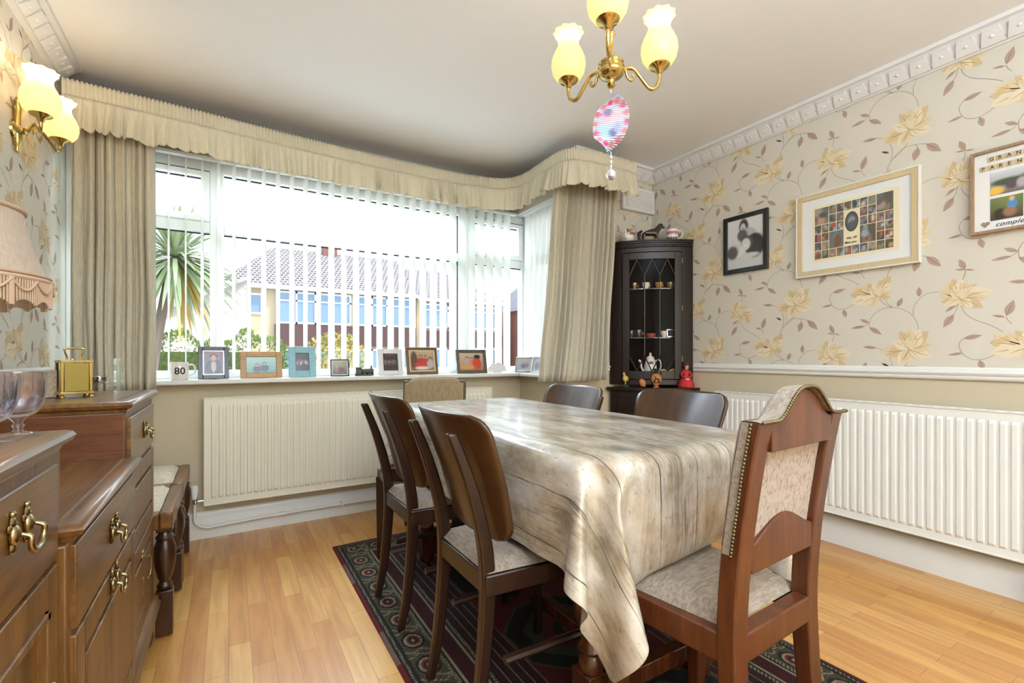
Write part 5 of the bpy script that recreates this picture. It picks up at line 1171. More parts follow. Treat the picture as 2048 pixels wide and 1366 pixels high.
def frame(name, label, cat, loc, rz, lean, w, h, bw, d, mat, paint, group=None, inner=None, mw=0.0, mat_m='paper_white', stand=True, nu=26, nv=26, bevel=0.002):
    t = thing(name, label, cat, loc, rz, group); t.rotation_euler = (-R(lean), 0, rz)
    b = B(); ring(b, -w / 2, w / 2, 0, h, bw, 0, d); b.build('frame_border', mat, t, bevel=bevel)
    x0, x1, z0, z1 = -w / 2 + bw, w / 2 - bw, bw, h - bw
    if inner:
        b = B(); ring(b, x0 - 0.001, x1 + 0.001, z0 - 0.001, z1 + 0.001, inner[0], 0.002, d - 0.001); b.build('inner_border', inner[1], t, bevel=0.0008)
        x0 += inner[0]; x1 -= inner[0]; z0 += inner[0]; z1 -= inner[0]
    if mw:
        b = B(); ring(b, x0 - 0.001, x1 + 0.001, z0 - 0.001, z1 + 0.001, mw, 0.006, 0.008); b.build('mount', mat_m, t)
        x0 += mw; x1 -= mw; z0 += mw; z1 -= mw
    b = B(); cols = []; picture(b, cols, paint, x0 - 0.001, x1 + 0.001, z0 - 0.001, z1 + 0.001, 0.0085, nu, nv)
    b.build('photograph', 'photo_print', t, cols=cols, smooth=0, fix=False)
    B().box(-w / 2 + 0.003, w / 2 - 0.003, 0.0095, d - 0.0005, 0.003, h - 0.003).build('backing', 'dark_metal' if stand else 'ink', t)
    if stand:
        hh = h * 0.62; L = math.radians(lean)
        B().add([(-0.012, d, hh), (0.012, d, hh), (0.018, d + hh * 0.36, 0.004 + math.tan(L) * 0.36 * hh), (-0.018, d + hh * 0.36, 0.004 + math.tan(L) * 0.36 * hh)], [(0, 1, 2, 3)]).build('easel_stand', 'ink', t, solid=0.002, fix=False)
    return t
wood('pine_frame', rgb(176, 128, 70), rgb(206, 160, 98), 'X', 9, 8, 0.4, 0.1)
wood('pale_oak', rgb(208, 186, 146), rgb(216, 196, 158), 'Z', 9, 8, 0.5, 0.0, 0.05, 0.3)
wood('grey_oak', rgb(150, 122, 92), rgb(178, 150, 120), 'Z', 9, 8, 0.5, 0.0)
plain('silver_frame', rgb(200, 200, 204), 0.22, metal=0.9)
plain('bronze_frame', rgb(120, 96, 70), 0.3, metal=0.7, var=0.15)
plain('pewter_frame', rgb(96, 92, 84), 0.35, metal=0.6, var=0.15)
plain('teal_frame', rgb(140, 190, 206), 0.4, var=0.22, vscale=70, bump=0.6)
plain('glitter_frame', rgb(216, 216, 222), 0.25, metal=0.3, var=0.5, vscale=160)
SB = 0.8765
def on_sill(name, label, px, w, h, bw, mat, paint, rz=0.0, lean=11, y=3.015, **k):
    return frame(name, label, 'photo frame', (px, y, SB), R(rz), lean, w, h, bw, 0.014, mat, paint, group='framed photographs on the window sill', **k)
G_ = 'framed photographs on the window sill'
p1 = blob_paint(vgrad(rgb(70, 60, 62), rgb(150, 120, 130)), [(0.5, 0.30, 0.42, 0.38, rgb(34, 32, 38), 0.12), (0.5, 0.36, 0.12, 0.28, rgb(206, 180, 170), 0.2), (0.5, 0.80, 0.22, 0.10, rgb(60, 42, 36), 0.2), (0.5, 0.72, 0.13, 0.14, rgb(216, 160, 140), 0.2), (0.5, 0.58, 0.09, 0.02, rgb(20, 20, 24), 0.2)])
on_sill('photo_frame', 'black and silver frame with a person in a dark suit, beside the white number mug', -0.068, 0.142, 0.178, 0.022, 'black_paint', p1, 4, inner=(0.006, 'silver_frame'))
p2 = blob_paint(vgrad(rgb(60, 150, 130), rgb(170, 205, 205)), person(0.36, 0.48, 0.15, top=(40, 44, 58), hair=(70, 60, 60)) + person(0.60, 0.56, 0.16, top=(36, 48, 74), hair=(90, 70, 60)))
on_sill('photo_frame', 'plain pine frame with a landscape photo of two people on a green background', 0.163, 0.212, 0.152, 0.030, 'pine_frame', p2, 3)
p3 = blob_paint(flat(rgb(36, 26, 30)), [q for i in range(7) for q in person(0.14 + i * 0.12, 0.55 + 0.05 * (i % 2), 0.075, top=((150, 130, 120), (60, 40, 50), (190, 180, 180))[i % 3])] + [(0.5, 0.9, 0.3, 0.04, rgb(110, 40, 50), 0.5)])
on_sill('photo_frame', 'pale teal mosaic frame with a small dark group photo', 0.378, 0.150, 0.182, 0.038, 'teal_frame', p3, 2)
p4 = blob_paint(vgrad(rgb(60, 66, 50), rgb(176, 180, 150)), [(0.35, 0.4, 0.2, 0.22, rgb(150, 120, 100), 0.3), (0.6, 0.35, 0.2, 0.18, rgb(120, 50, 46), 0.3), (0.3, 0.6, 0.06, 0.1, rgb(200, 170, 150), 0.3)])
on_sill('photo_frame', 'smallest sill frame, thin brown, beside the green train ornament', 0.590, 0.110, 0.106, 0.007, 'oak_dark', p4, 0, mw=0.007)
p5 = blob_paint(flat(rgb(44, 38, 40)), [q for i in range(6) for q in person(0.16 + i * 0.135, 0.55 + 0.06 * ((i + 1) % 2), 0.085, top=((120, 100, 96), (70, 66, 70))[i % 2])] + [(0.5, 0.92, 0.3, 0.05, rgb(130, 50, 50), 0.5)])
on_sill('photo_frame', 'wide silver glitter frame with a dark upright group photo', 0.910, 0.158, 0.172, 0.030, 'glitter_frame', p5, 2)
p6 = blob_paint(vgrad(rgb(150, 110, 84), rgb(196, 170, 140)), [(0.18, 0.5, 0.14, 0.5, rgb(96, 66, 48), 0.2)] + person(0.45, 0.72, 0.14, top=(190, 50, 44)) + person(0.66, 0.70, 0.13, top=(196, 60, 50)) + [(0.48, 0.3, 0.3, 0.14, rgb(204, 60, 48), 0.25), (0.5, 0.14, 0.3, 0.08, rgb(220, 214, 210), 0.3)] + person(0.86, 0.6, 0.16, top=(180, 176, 180)))
on_sill('photo_frame', 'broad bronze frame with a photo of children in red', 1.128, 0.225, 0.186, 0.020, 'bronze_frame', p6, 3, inner=(0.007, 'paper_cream'))
p7 = blob_paint(vgrad(rgb(170, 120, 90), rgb(206, 186, 168)), person(0.32, 0.7, 0.15, top=(190, 160, 150)) + person(0.52, 0.66, 0.13, top=(210, 130, 110)) + [(0.72, 0.4, 0.18, 0.36, rgb(206, 70, 48), 0.2), (0.74, 0.78, 0.14, 0.12, rgb(40, 34, 36), 0.2), (0.3, 0.2, 0.3, 0.14, rgb(206, 150, 90), 0.3)])
on_sill('photo_frame', 'dark pewter frame with people in orange and red, rightmost along the front sill', 1.500, 0.232, 0.172, 0.018, 'pewter_frame', p7, -3, inner=(0.005, 'bronze_frame'))
p8 = blob_paint(flat(rgb(206, 206, 214)), [(0.4, 0.4, 0.2, 0.25, rgb(150, 150, 170), 0.4), (0.65, 0.45, 0.16, 0.25, rgb(170, 160, 180), 0.4)])
on_sill('photo_frame', 'silver-grey frame with a pale faded photo at the bay corner of the sill', 1.885, 0.150, 0.118, 0.014, 'silver_frame', p8, -58, y=2.940, mw=0.010)
frame('photo_frame', 'white-edged frame seen almost side on, half behind the right curtain', 'photo frame', (1.90, 2.80, SB), R(-82), 12, 0.13, 0.125, 0.012, 0.014, 'porcelain', p8, group=G_)

# things on the sill
mg = thing('mug', 'white mug with black and gold number 80 on the window sill by the left curtain', 'mug', (-0.222, 3.03, 0.873), R(12))
b = B(); b.lathe([(0.0, 0.001), (0.036, 0.0), (0.040, 0.006), (0.041, 0.092), (0.039, 0.094), (0.037, 0.090), (0.036, 0.010), (0.0, 0.008)], (0, 0, 0), 32); b.build('cup', 'porcelain', mg, smooth=60)
b = B(); b.tube(bez([(0.038, 0, 0.078), (0.058, 0, 0.080), (0.070, 0, 0.060), (0.064, 0, 0.034), (0.040, 0, 0.022)], 6), 0.0048, 8); b.build('handle', 'porcelain', mg, smooth=60)
def text(s, size, mat, parent, M, name='lettering', ext=0.0006, shear=0.0, bold=0.0, spacing=1.0):
    cu = bpy.data.curves.new('txt', 'FONT'); cu.body = s; cu.size = size; cu.extrude = ext; cu.align_x = 'LEFT'; cu.shear = shear; cu.offset = bold; cu.space_character = spacing
    o = bpy.data.objects.new('txt', cu); COL.objects.link(o)
    bpy.context.view_layer.update()
    me = bpy.data.meshes.new_from_object(o.evaluated_get(bpy.context.evaluated_depsgraph_get()))
    bpy.data.objects.remove(o, do_unlink=True)
    me.transform(M); me.materials.clear(); me.materials.append(MATS[mat])
    r = bpy.data.objects.new(name, me); COL.objects.link(r); r.parent = parent
    return r
XZ = Matrix.Rotation(PI / 2, 4, 'X')   # text in the XZ plane facing -Y
mt = text('80', 0.050, 'ink', mg, XZ, 'number', 0.0004, 0, 0.0006)
for v in mt.data.vertices:
    a = (v.co.x - 0.029) / 0.041; r_ = 0.0412 + (-v.co.y if abs(v.co.y) < 0.01 else 0)
    v.co = Vector((r_ * math.sin(a), -r_ * math.cos(a), v.co.z + 0.032))
plain('train_green', rgb(74, 84, 66), 0.5, var=0.25)
tr = thing('train_ornament', 'small dark green steam engine ornament on the window sill', 'ornament', (0.738, 3.03, 0.873), R(-6))
B().box(-0.056, 0.056, -0.018, 0.018, 0.002, 0.014).build('chassis', 'dark_metal', tr, bevel=0.002)
b = B(); b.lathe([(0.0, 0), (0.016, 0.0), (0.017, 0.004), (0.017, 0.070), (0.0, 0.072)], (0, 0, 0), 14, M=Matrix.Translation((-0.014, 0, 0.030)) @ Matrix.Rotation(PI / 2, 4, 'Y')); b.build('boiler', 'train_green', tr)
b = B(); b.box(-0.050, -0.016, -0.017, 0.017, 0.014, 0.050); b.box(-0.054, -0.012, -0.020, 0.020, 0.050, 0.055); b.build('cab', 'train_green', tr, bevel=0.002)
b = B(); b.lathe([(0.006, 0), (0.005, 0.016), (0.008, 0.020)], (0.044, 0, 0.044), 10); b.build('chimney', 'train_green', tr)
for i in range(3):
    for s in (-1, 1):
        B().lathe([(0.010, 0), (0.010, 0.004)], (0, 0, 0), 12, M=Matrix.Translation((-0.035 + 0.034 * i, s * 0.020 - 0.002, 0.011)) @ Matrix.Rotation(-PI / 2, 4, 'X')).build('wheel', 'dark_metal', tr)
g1 = thing('glass_ornament', 'small clear glass ornament on the sill between the bronze and pewter frames', 'ornament', (1.335, 3.07, 0.873))
B().lathe([(0.020, 0), (0.022, 0.004), (0.006, 0.010), (0.004, 0.030), (0.012, 0.042), (0.015, 0.056), (0.010, 0.070), (0.0, 0.076)], (0, 0, 0), 16).build('figurine', 'crystal', g1, smooth=60)
g2 = thing('scallop_dish', 'white scalloped dish standing on the sill against the glass', 'dish', (1.72, 3.045, 0.873), R(-10))
pts = [(0.075 * math.cos(a) * (1 + 0.05 * math.cos(9 * a)), 0.012 + 0.062 * (1 + 0.06 * math.cos(9 * a)) * max(0, math.sin(a)) + 0.002) for a in np.linspace(0, PI, 60)]
b = B(); b.prism(pts, (0, 0, 0), (1, 0, 0), (0, 0.12, 1), (0, 0.006, 0)); b.box(-0.03, 0.03, -0.012, 0.018, 0, 0.014); b.build('shell', 'porcelain', g2, bevel=0.002)

# ------------------------------------------------------------------ pictures on the right wall (face -X)
RW = 2.775
bw_ = blob_paint(vgrad(rgb(200, 200, 202), rgb(226, 226, 228)), [
    (0.46, 0.83, 0.13, 0.16, rgb(70, 70, 72), 0.2), (0.44, 0.80, 0.075, 0.10, rgb(206, 206, 206), 0.15), (0.60, 0.58, 0.22, 0.22, rgb(186, 186, 186), 0.15), (0.42, 0.66, 0.14, 0.12, rgb(96, 96, 98), 0.2),
    (0.76, 0.42, 0.26, 0.24, rgb(58, 58, 60), 0.12), (0.55, 0.50, 0.16, 0.14, rgb(84, 84, 86), 0.2), (0.52, 0.47, 0.12, 0.12, rgb(216, 216, 216), 0.15), (0.30, 0.34, 0.18, 0.11, rgb(222, 222, 222), 0.2), (0.26, 0.40, 0.09, 0.07, rgb(206, 206, 206), 0.2),
    (0.14, 0.34, 0.16, 0.14, rgb(96, 96, 98), 0.25), (0.62, 0.24, 0.26, 0.05, rgb(206, 206, 206), 0.3), (0.45, 0.80, 0.03, 0.01, rgb(120, 110, 110), 0.5), (0.53, 0.44, 0.05, 0.015, rgb(240, 240, 240), 0.4)])
pf = frame('picture_frame', 'black framed black-and-white photo of two smiling people and a baby', 'picture', (RW - 0.021, 1.744, 1.525), R(-90), 0, 0.292, 0.365, 0.028, 0.019, 'black_paint', bw_, stand=False, nu=50, nv=60)
# collage frame
t = thing('picture_frame', 'wide pale wood frame holding a collage of many small family photos', 'picture', (RW - 0.027, 1.153, 1.437), R(-90))
W_, H_ = 0.556, 0.456
b = B(); ring(b, -W_ / 2, W_ / 2, 0, H_, 0.007, -0.002, 0.025); b.build('outer_edge', 'white_gloss', t, bevel=0.001)
b = B(); ring(b, -W_ / 2 + 0.007, W_ / 2 - 0.007, 0.007, H_ - 0.007, 0.026, 0.0, 0.024); b.build('frame_border', 'pale_oak', t, bevel=0.001)
B().box(-W_ / 2 + 0.03, W_ / 2 - 0.03, 0.008, 0.02, 0.03, H_ - 0.03).build('mount', 'paper_white', t)
x0, x1, z0, z1 = -0.190, 0.198, 0.078, 0.380
B().box(x0, x1, 0.0068, 0.009, z0, z1).build('print_sheet', 'paper_cream', t)
b = B(); cols = []; rr = random.Random(11)
x0 += 0.008; x1 -= 0.022; z0 += 0.012; z1 -= 0.012
cw = (x1 - x0) / 10; ch = (z1 - z0) / 6
pal = [(96, 90, 78), (120, 92, 76), (84, 100, 70), (110, 116, 124), (150, 120, 104), (70, 76, 84), (90, 110, 130), (132, 140, 120), (86, 70, 60), (160, 150, 144)]
def snap(c, r, wc, wr):
    a = rr.choice(pal); q = rr.choice(pal)
    bl = [(rr.uniform(0.2, 0.8), rr.uniform(0.15, 0.8), rr.uniform(0.15, 0.35), rr.uniform(0.15, 0.4), rgb(*rr.choice(pal + [(190, 150, 130), (150, 170, 186), (190, 90, 76), (206, 200, 196)])), 0.3) for _ in range(5)]
    fn = blob_paint(vgrad(rgb(*a), rgb(*q)), bl)
    g = 0.0016
    xa = x0 + c * cw + g; xb = x0 + (c + wc) * cw - g; zb = z1 - r * ch - g; za = z1 - (r + wr) * ch + g
    n = 6 * wc
    picture(b, cols, fn, xa, xb, za, zb, 0.0062, n, n)
for c, r in ((0, 0), (2, 3), (6, 3), (8, 0)): snap(c, r, 2, 2)
for c, r in [(2, 0), (2, 1), (2, 2), (3, 0), (3, 1), (3, 2), (4, 0), (5, 0), (6, 0), (6, 1), (6, 2), (7, 0), (7, 1), (7, 2)] + [(c, r) for c in (0, 1, 8, 9) for r in (2, 3, 4, 5)] + [(c, 5) for c in range(2, 8)]: snap(c, r, 1, 1)
cx, cz = x0 + 5 * cw, z1 - 2.35 * ch; n0 = len(b.v)
b.v.append((cx, 0.006, cz)); cols.append((0.12, 0.12, 0.13, 1)); 
for k in range(3):
    for i in range(28):
        a = 2 * PI * i / 28; q = (k + 1) / 3
        b.v.append((cx + cw * 0.86 * q * math.cos(a), 0.006, cz + ch * 1.12 * q * math.sin(a)))
        c = (0.10, 0.11, 0.14) if k < 2 else (0.07, 0.07, 0.07)
        if k == 0 and math.sin(a) > 0: c = (0.35, 0.33, 0.36)
        cols.append((*c, 1))
for i in range(28):
    j = (i + 1) % 28; b.f.append((n0, n0 + 1 + i, n0 + 1 + j)); b.m.append(0)
    for k in range(2): b.f.append((n0 + 1 + 28 * k + i, n0 + 29 + 28 * k + i, n0 + 29 + 28 * k + j, n0 + 1 + 28 * k + j)); b.m.append(0)
b.build('collage_photos', 'photo_print', t, cols=cols, smooth=0, fix=False)
text('We  All', 0.015, 'ink', t, Matrix.Translation((x0 + 4.28 * cw, 0.0058, z1 - 4.25 * ch)) @ XZ, 'lettering', 0.0003, 0.35, 0.0002)
text('Miss you', 0.0155, 'ink', t, Matrix.Translation((x0 + 4.08 * cw, 0.0058, z1 - 4.75 * ch)) @ XZ, 'lettering', 0.0003, 0.35, 0.0002)
# letter-tile frame
t = thing('picture_frame', 'thin oak box frame with letter tiles above two family photos, at the right picture edge', 'picture', (RW - 0.031, 0.478, 1.520), R(-90))
W_, H_ = 0.45, 0.352
b = B(); ring(b, -W_ / 2, W_ / 2, 0, H_, 0.012, 0, 0.029); b.build('frame_border', 'grey_oak', t, bevel=0.001)
B().box(-W_ / 2 + 0.01, W_ / 2 - 0.01, 0.014, 0.026, 0.01, H_ - 0.01).build('backing_board', 'paper_white', t)
plain('tile_wood', rgb(206, 184, 142), 0.5)
def tile(ch_, x, z):
    o = B().box(x - 0.0105, x + 0.0105, 0.009, 0.0139, z - 0.0105, z + 0.0105).build('letter_tile', 'tile_wood', t, bevel=0.001)
    l = text(ch_, 0.019, 'ink', o, Matrix.Translation((x - 0.0062, 0.0088, z - 0.0066)) @ XZ, 'letter', 0.0002, 0, 0.0003)
for i, c in enumerate('GRAND'): tile(c, -0.160 + 0.0262 * i, 0.311)
for i, c in enumerate('PARENTS'): tile(c, -0.184 + 0.0262 * i, 0.276)
b = B(); cols = []
picture(b, cols, blob_paint(vgrad(rgb(110, 104, 92), rgb(206, 212, 218)), [(0.3, 0.5, 0.3, 0.16, rgb(70, 84, 64), 0.3), (0.8, 0.62, 0.3, 0.16, rgb(80, 96, 70), 0.3), (0.08, 0.18, 0.14, 0.18, rgb(236, 190, 80), 0.3), (0.34, 0.34, 0.10, 0.2, rgb(90, 70, 80), 0.3), (0.5, 0.36, 0.08, 0.2, rgb(180, 170, 180), 0.3), (0.72, 0.45, 0.10, 0.18, rgb(180, 110, 96), 0.3)]), -0.164, 0.02, 0.156, 0.252, 0.0125, 30, 20)
picture(b, cols, blob_paint(vgrad(rgb(80, 62, 54), rgb(110, 130, 70)), [(0.68, 0.62, 0.16, 0.2, rgb(60, 140, 200), 0.2), (0.66, 0.86, 0.08, 0.1, rgb(200, 170, 150), 0.3), (0.3, 0.25, 0.2, 0.25, rgb(50, 46, 44), 0.3), (0.6, 0.3, 0.2, 0.2, rgb(150, 110, 90), 0.3)]), -0.164, -0.068, 0.050, 0.143, 0.0125, 26, 22)
picture(b, cols, blob_paint(vgrad(rgb(90, 110, 80), rgb(190, 200, 210)), [(0.5, 0.4, 0.3, 0.3, rgb(120, 90, 90), 0.3)]), -0.050, 0.05, 0.050, 0.143, 0.0125, 16, 16)
b.build('photographs', 'photo_print', t, cols=cols, smooth=0, fix=False)
text('complete the', 0.026, 'ink', t, Matrix.Translation((-0.150, 0.0130, 0.024)) @ XZ, 'lettering', 0.0004, 0.4, 0.0, 1.1)
hp = [(0.013 * 16 * math.sin(a) ** 3 / 16, 0.012 * (13 * math.cos(a) - 5 * math.cos(2 * a) - 2 * math.cos(3 * a) - math.cos(4 * a)) / 16) for a in np.linspace(0, 2 * PI, 30, endpoint=False)]
B().prism(hp, (-0.178, 0.009, 0.040), (1, 0, 0), (0, 0, 1), (0, 0.005, 0)).build('wooden_heart', 'grey_oak', t)

# ------------------------------------------------------------------ glass shaded lights
m, t_, p = newmat('shade_glass')
lw = t_.nodes.new('ShaderNodeBsdfTranslucent'); lw.inputs[0].default_value = c4(rgb(251, 234, 190))
p.inputs['Base Color'].default_value = c4(rgb(248, 236, 204)); p.inputs['Roughness'].default_value = 0.12; p.inputs['Coat Weight'].default_value = 0.3
ms = t_.nodes.new('ShaderNodeMixShader'); ms.inputs[0].default_value = 0.6
t_.links.new(p.outputs[0], ms.inputs[1]); t_.links.new(lw.outputs[0], ms.inputs[2]); t_.links.new(ms.outputs[0], t_.nodes['Material Output'].inputs[0])
m, t_, p = newmat('bulb_glow')
p.inputs['Emission Color'].default_value = c4(rgb(255, 226, 170)); p.inputs['Emission Strength'].default_value = 2.8; p.inputs['Base Color'].default_value = (1, 1, 1, 1)
SHP = [(0.024, 0.0), (0.040, 0.006), (0.052, 0.024), (0.057, 0.046), (0.055, 0.068), (0.046, 0.090), (0.036, 0.108), (0.033, 0.122), (0.035, 0.134), (0.041, 0.146), (0.049, 0.156)]
def lamp_head(t, c, k=1.0, power=1.2):
    x, y, z = c
    b = B(); b.lathe([(0.006, -0.020), (0.010, -0.016), (0.014, -0.004), (0.030, 0.003), (0.034, 0.008), (0.031, 0.010), (0.0, 0.010)], (x, y, z), 20)
    cup = b.build('gallery', 'brass', t, world=True, smooth=50)
    b = B(); b.lathe([(r * k, z_ * k) for r, z_ in SHP], (x, y, z + 0.008), 48, lobes=10, lamp=0.055, lstart=8)
    b.build('lamp_shade', 'shade_glass', t, world=True, smooth=180, fix=False)
    b = B(); b.lathe([(0.010, 0.01), (0.010, 0.05)], (x, y, z), 10); b.ball((x, y, z + 0.095 * k), 0.017, 12, 8, (1, 1, 1.5)); b.build('bulb', 'bulb_glow', t, world=True, smooth=60)
    l = bpy.data.lights.new('bulb_light', 'POINT'); l.energy = power; l.color = (1.0, 0.82, 0.58); l.shadow_soft_size = 0.02
    o = bpy.data.objects.new('bulb_light', l); COL.objects.link(o); o.location = (x, y, z + 0.150 * k)
ch = thing('chandelier', 'brass three-arm ceiling light with cream glass tulip shades', 'ceiling light', (1.042, 1.110, 2.39))
CX, CY = 1.042, 1.110
b = B(); b.lathe([(0.0, 0), (0.055, 0.0), (0.052, -0.012), (0.03, -0.022), (0.012, -0.03)], (CX, CY, 2.39), 28); b.build('ceiling_rose', 'brass', ch, world=True)
b = B(); b.lathe([(0.006, 2.365), (0.006, 2.08), (0.014, 2.074), (0.020, 2.062), (0.010, 2.050), (0.008, 2.035), (0.015, 2.026), (0.008, 2.014), (0.007, 1.975), (0.012, 1.965), (0.007, 1.952), (0.007, 1.93)], (CX, CY, 0), 18); b.build('stem', 'brass', ch, world=True, smooth=50)
b = B(); b.lathe([(0.010, 1.945), (0.034, 1.936), (0.040, 1.930), (0.037, 1.924), (0.041, 1.918), (0.038, 1.912), (0.042, 1.906), (0.040, 1.897), (0.034, 1.890), (0.022, 1.884), (0.012, 1.878), (0.010, 1.868), (0.014, 1.862), (0.008, 1.854), (0.0, 1.850)], (CX, CY, 0), 28); b.build('body', 'brass', ch, world=True, smooth=50)
fw = Vector((math.sin(math.atan(567 / 935.)), math.cos(math.atan(567 / 935.)), 0)); rt = Vector((fw.y, -fw.x, 0))
for (lx, dz) in ((-0.122, 0.124), (0.165, 0.041), (-0.044, -0.165)):
    d = (rt * lx + fw * dz).normalized(); c = Vector((CX, CY, 0))
    pts = [c + d * 0.036 + Vector((0, 0, 1.910)), c + d * 0.055 + Vector((0, 0, 1.925)), c + d * 0.080 + Vector((0, 0, 1.925)), c + d * 0.105 + Vector((0, 0, 1.900)), c + d * 0.135 + Vector((0, 0, 1.872)), c + d * 0.160 + Vector((0, 0, 1.878)), c + d * 0.172 + Vector((0, 0, 1.905)), c + d * 0.172 + Vector((0, 0, 1.930))]
    b = B(); b.tube(bez([tuple(q) for q in pts], 6), 0.0062, 10)
    cur = [c + d * 0.050 + Vector((0, 0, 1.922)), c + d * 0.058 + Vector((0, 0, 1.895)), c + d * 0.072 + Vector((0, 0, 1.888)), c + d * 0.080 + Vector((0, 0, 1.900)), c + d * 0.073 + Vector((0, 0, 1.906))]
    b.tube(bez([tuple(q) for q in cur], 5), [0.005 - 0.002 * i / 20 for i in range(21)], 8)
    b.build('arm', 'brass', ch, world=True, smooth=60)
    e = c + d * 0.172
    lamp_head(ch, (e.x, e.y, 1.942), 1.04, 0.16)
sc = thing('wall_light', 'brass twin-arm wall light with two frilled cream glass shades on the left wall', 'wall light', (XL, 2.50, 1.86))
b = B(); b.lathe([(0.0, 0.0), (0.036, 0.0), (0.034, 0.008), (0.020, 0.014), (0.012, 0.03), (0.016, 0.036), (0.0, 0.046)], (0, 0, 0), 22, M=Matrix.Translation((XL, 2.50, 1.86)) @ Matrix.Rotation(PI / 2, 4, 'Y'))
b.lathe([(0.004, -0.085), (0.009, -0.078), (0.006, -0.066), (0.011, -0.058), (0.014, -0.03), (0.012, 0.05), (0.016, 0.085), (0.008, 0.10), (0.011, 0.108), (0.005, 0.125)], (XL + 0.012, 2.50, 1.86), 16)
b.build('backplate', 'brass', sc, world=True, smooth=50)
for s in (-1, 1):
    y0 = 2.50
    pts = [(XL + 0.04, y0, 1.860), (XL + 0.055, y0 + s * 0.012, 1.878), (XL + 0.070, y0 + s * 0.035, 1.882), (XL + 0.085, y0 + s * 0.060, 1.862), (XL + 0.100, y0 + s * 0.090, 1.838), (XL + 0.105, y0 + s * 0.112, 1.846), (XL + 0.106, y0 + s * 0.117, 1.870)]
    b = B(); b.tube(bez(pts, 6), 0.0062, 10)
    b.tube(bez([(XL + 0.060, y0 + s * 0.022, 1.872), (XL + 0.064, y0 + s * 0.030, 1.850), (XL + 0.068, y0 + s * 0.044, 1.842), (XL + 0.070, y0 + s * 0.050, 1.852)], 5), 0.0038, 8)
    b.build('arm', 'brass', sc, world=True, smooth=60)
    lamp_head(sc, (XL + 0.106, y0 + s * 0.117, 1.884), 1.04, 0.5)

# hanging spinner below the chandelier
plain('crystal_solid', rgb(226, 228, 232), 0.05, metal=0.6, var=0.2, vscale=120)
hs = thing('wind_spinner', 'twisted paper spinner printed with two faces and pink flowers hanging under the chandelier', 'hanging ornament', (1.042, 1.110, 1.84))
b = B(); cols = []; n = 30
zt_, zb2 = 1.838, 1.648
vdir = math.atan2(rt.y, rt.x)
faces_ = blob_paint(flat(rgb(176, 186, 214)), [(0.38, 0.60, 0.16, 0.13, rgb(226, 170, 190), 0.25), (0.37, 0.68, 0.13, 0.07, rgb(120, 90, 150), 0.3), (0.66, 0.60, 0.14, 0.13, rgb(232, 176, 190), 0.25), (0.38, 0.38, 0.2, 0.12, rgb(160, 200, 224), 0.3), (0.60, 0.34, 0.12, 0.08, rgb(60, 80, 150), 0.3), (0.7, 0.42, 0.12, 0.08, rgb(150, 160, 220), 0.3)]
    + [(0.5 + 0.46 * math.cos(a), 0.5 + 0.36 * math.sin(a), 0.10, 0.05, rgb(214, 40 + 60 * (k % 2), 96), 0.3) for k, a in enumerate(np.linspace(0, 2 * PI, 15))])
for i in range(n):
    f0_, f1_ = i / n, (i + 0.8) / n
    fm = (f0_ + f1_) / 2; z0_ = zt_ + (zb2 - zt_) * f0_; z1_ = zt_ + (zb2 - zt_) * f1_
    w = 0.052 * (1 - abs(2 * fm - 1) ** 2.4) + 0.004
    ang = vdir + R(-8 + (70 * max(0, fm - 0.72) / 0.28 - 60 * max(0, 0.25 - fm) / 0.25))
    dx, dy = math.cos(ang), math.sin(ang); sl = -0.012 * (1 if 0.22 < fm < 0.75 else 1)
    N_ = 12
    for a in range(N_ + 1):
        u = a / N_; q = (u * 2 - 1) * w; off = -0.010 * math.sin((fm - 0.5) * 5)
        for zz in (z0_, z1_):
            b.v.append((1.042 + dx * q + rt.x * (-0.012 + 0.024 * (1 - fm)), 1.110 + dy * q + rt.y * (-0.012 + 0.024 * (1 - fm)), zz + 0.10 * q * 0.35))
            cc = faces_(0.5 + q / 0.108, 1 - fm); cols.append((cc[0], cc[1], cc[2], 1))
    base_ = len(b.v) - 2 * (N_ + 1)
    for a in range(N_): b.f.append((base_ + 2 * a, base_ + 2 * a + 2, base_ + 2 * a + 3, base_ + 2 * a + 1)); b.m.append(0)
o = b.build('spinner_blades', 'ornament_paint', hs, world=True, cols=cols, smooth=0, fix=False)
b = B(); b.tube([(1.042, 1.110, 1.852), (1.042, 1.110, 1.836)], 0.0010, 5); b.tube([(1.042, 1.110, 1.650), (1.042, 1.110, 1.59)], 0.0010, 5); b.build('hanging_wire', 'chrome', hs, world=True)
for k, (z, r) in enumerate(((1.632, 0.0055), (1.616, 0.0055), (1.602, 0.004))): B().ball((1.042, 1.110, z), r, 10, 7, (1, 1, 1.4)).build('bead', 'crystal_solid', hs, world=True)
b = B(); b.ball((1.042, 1.110, 1.578), 0.0165, 8, 6); b.build('crystal_ball', 'crystal_solid', hs, world=True, smooth=0)

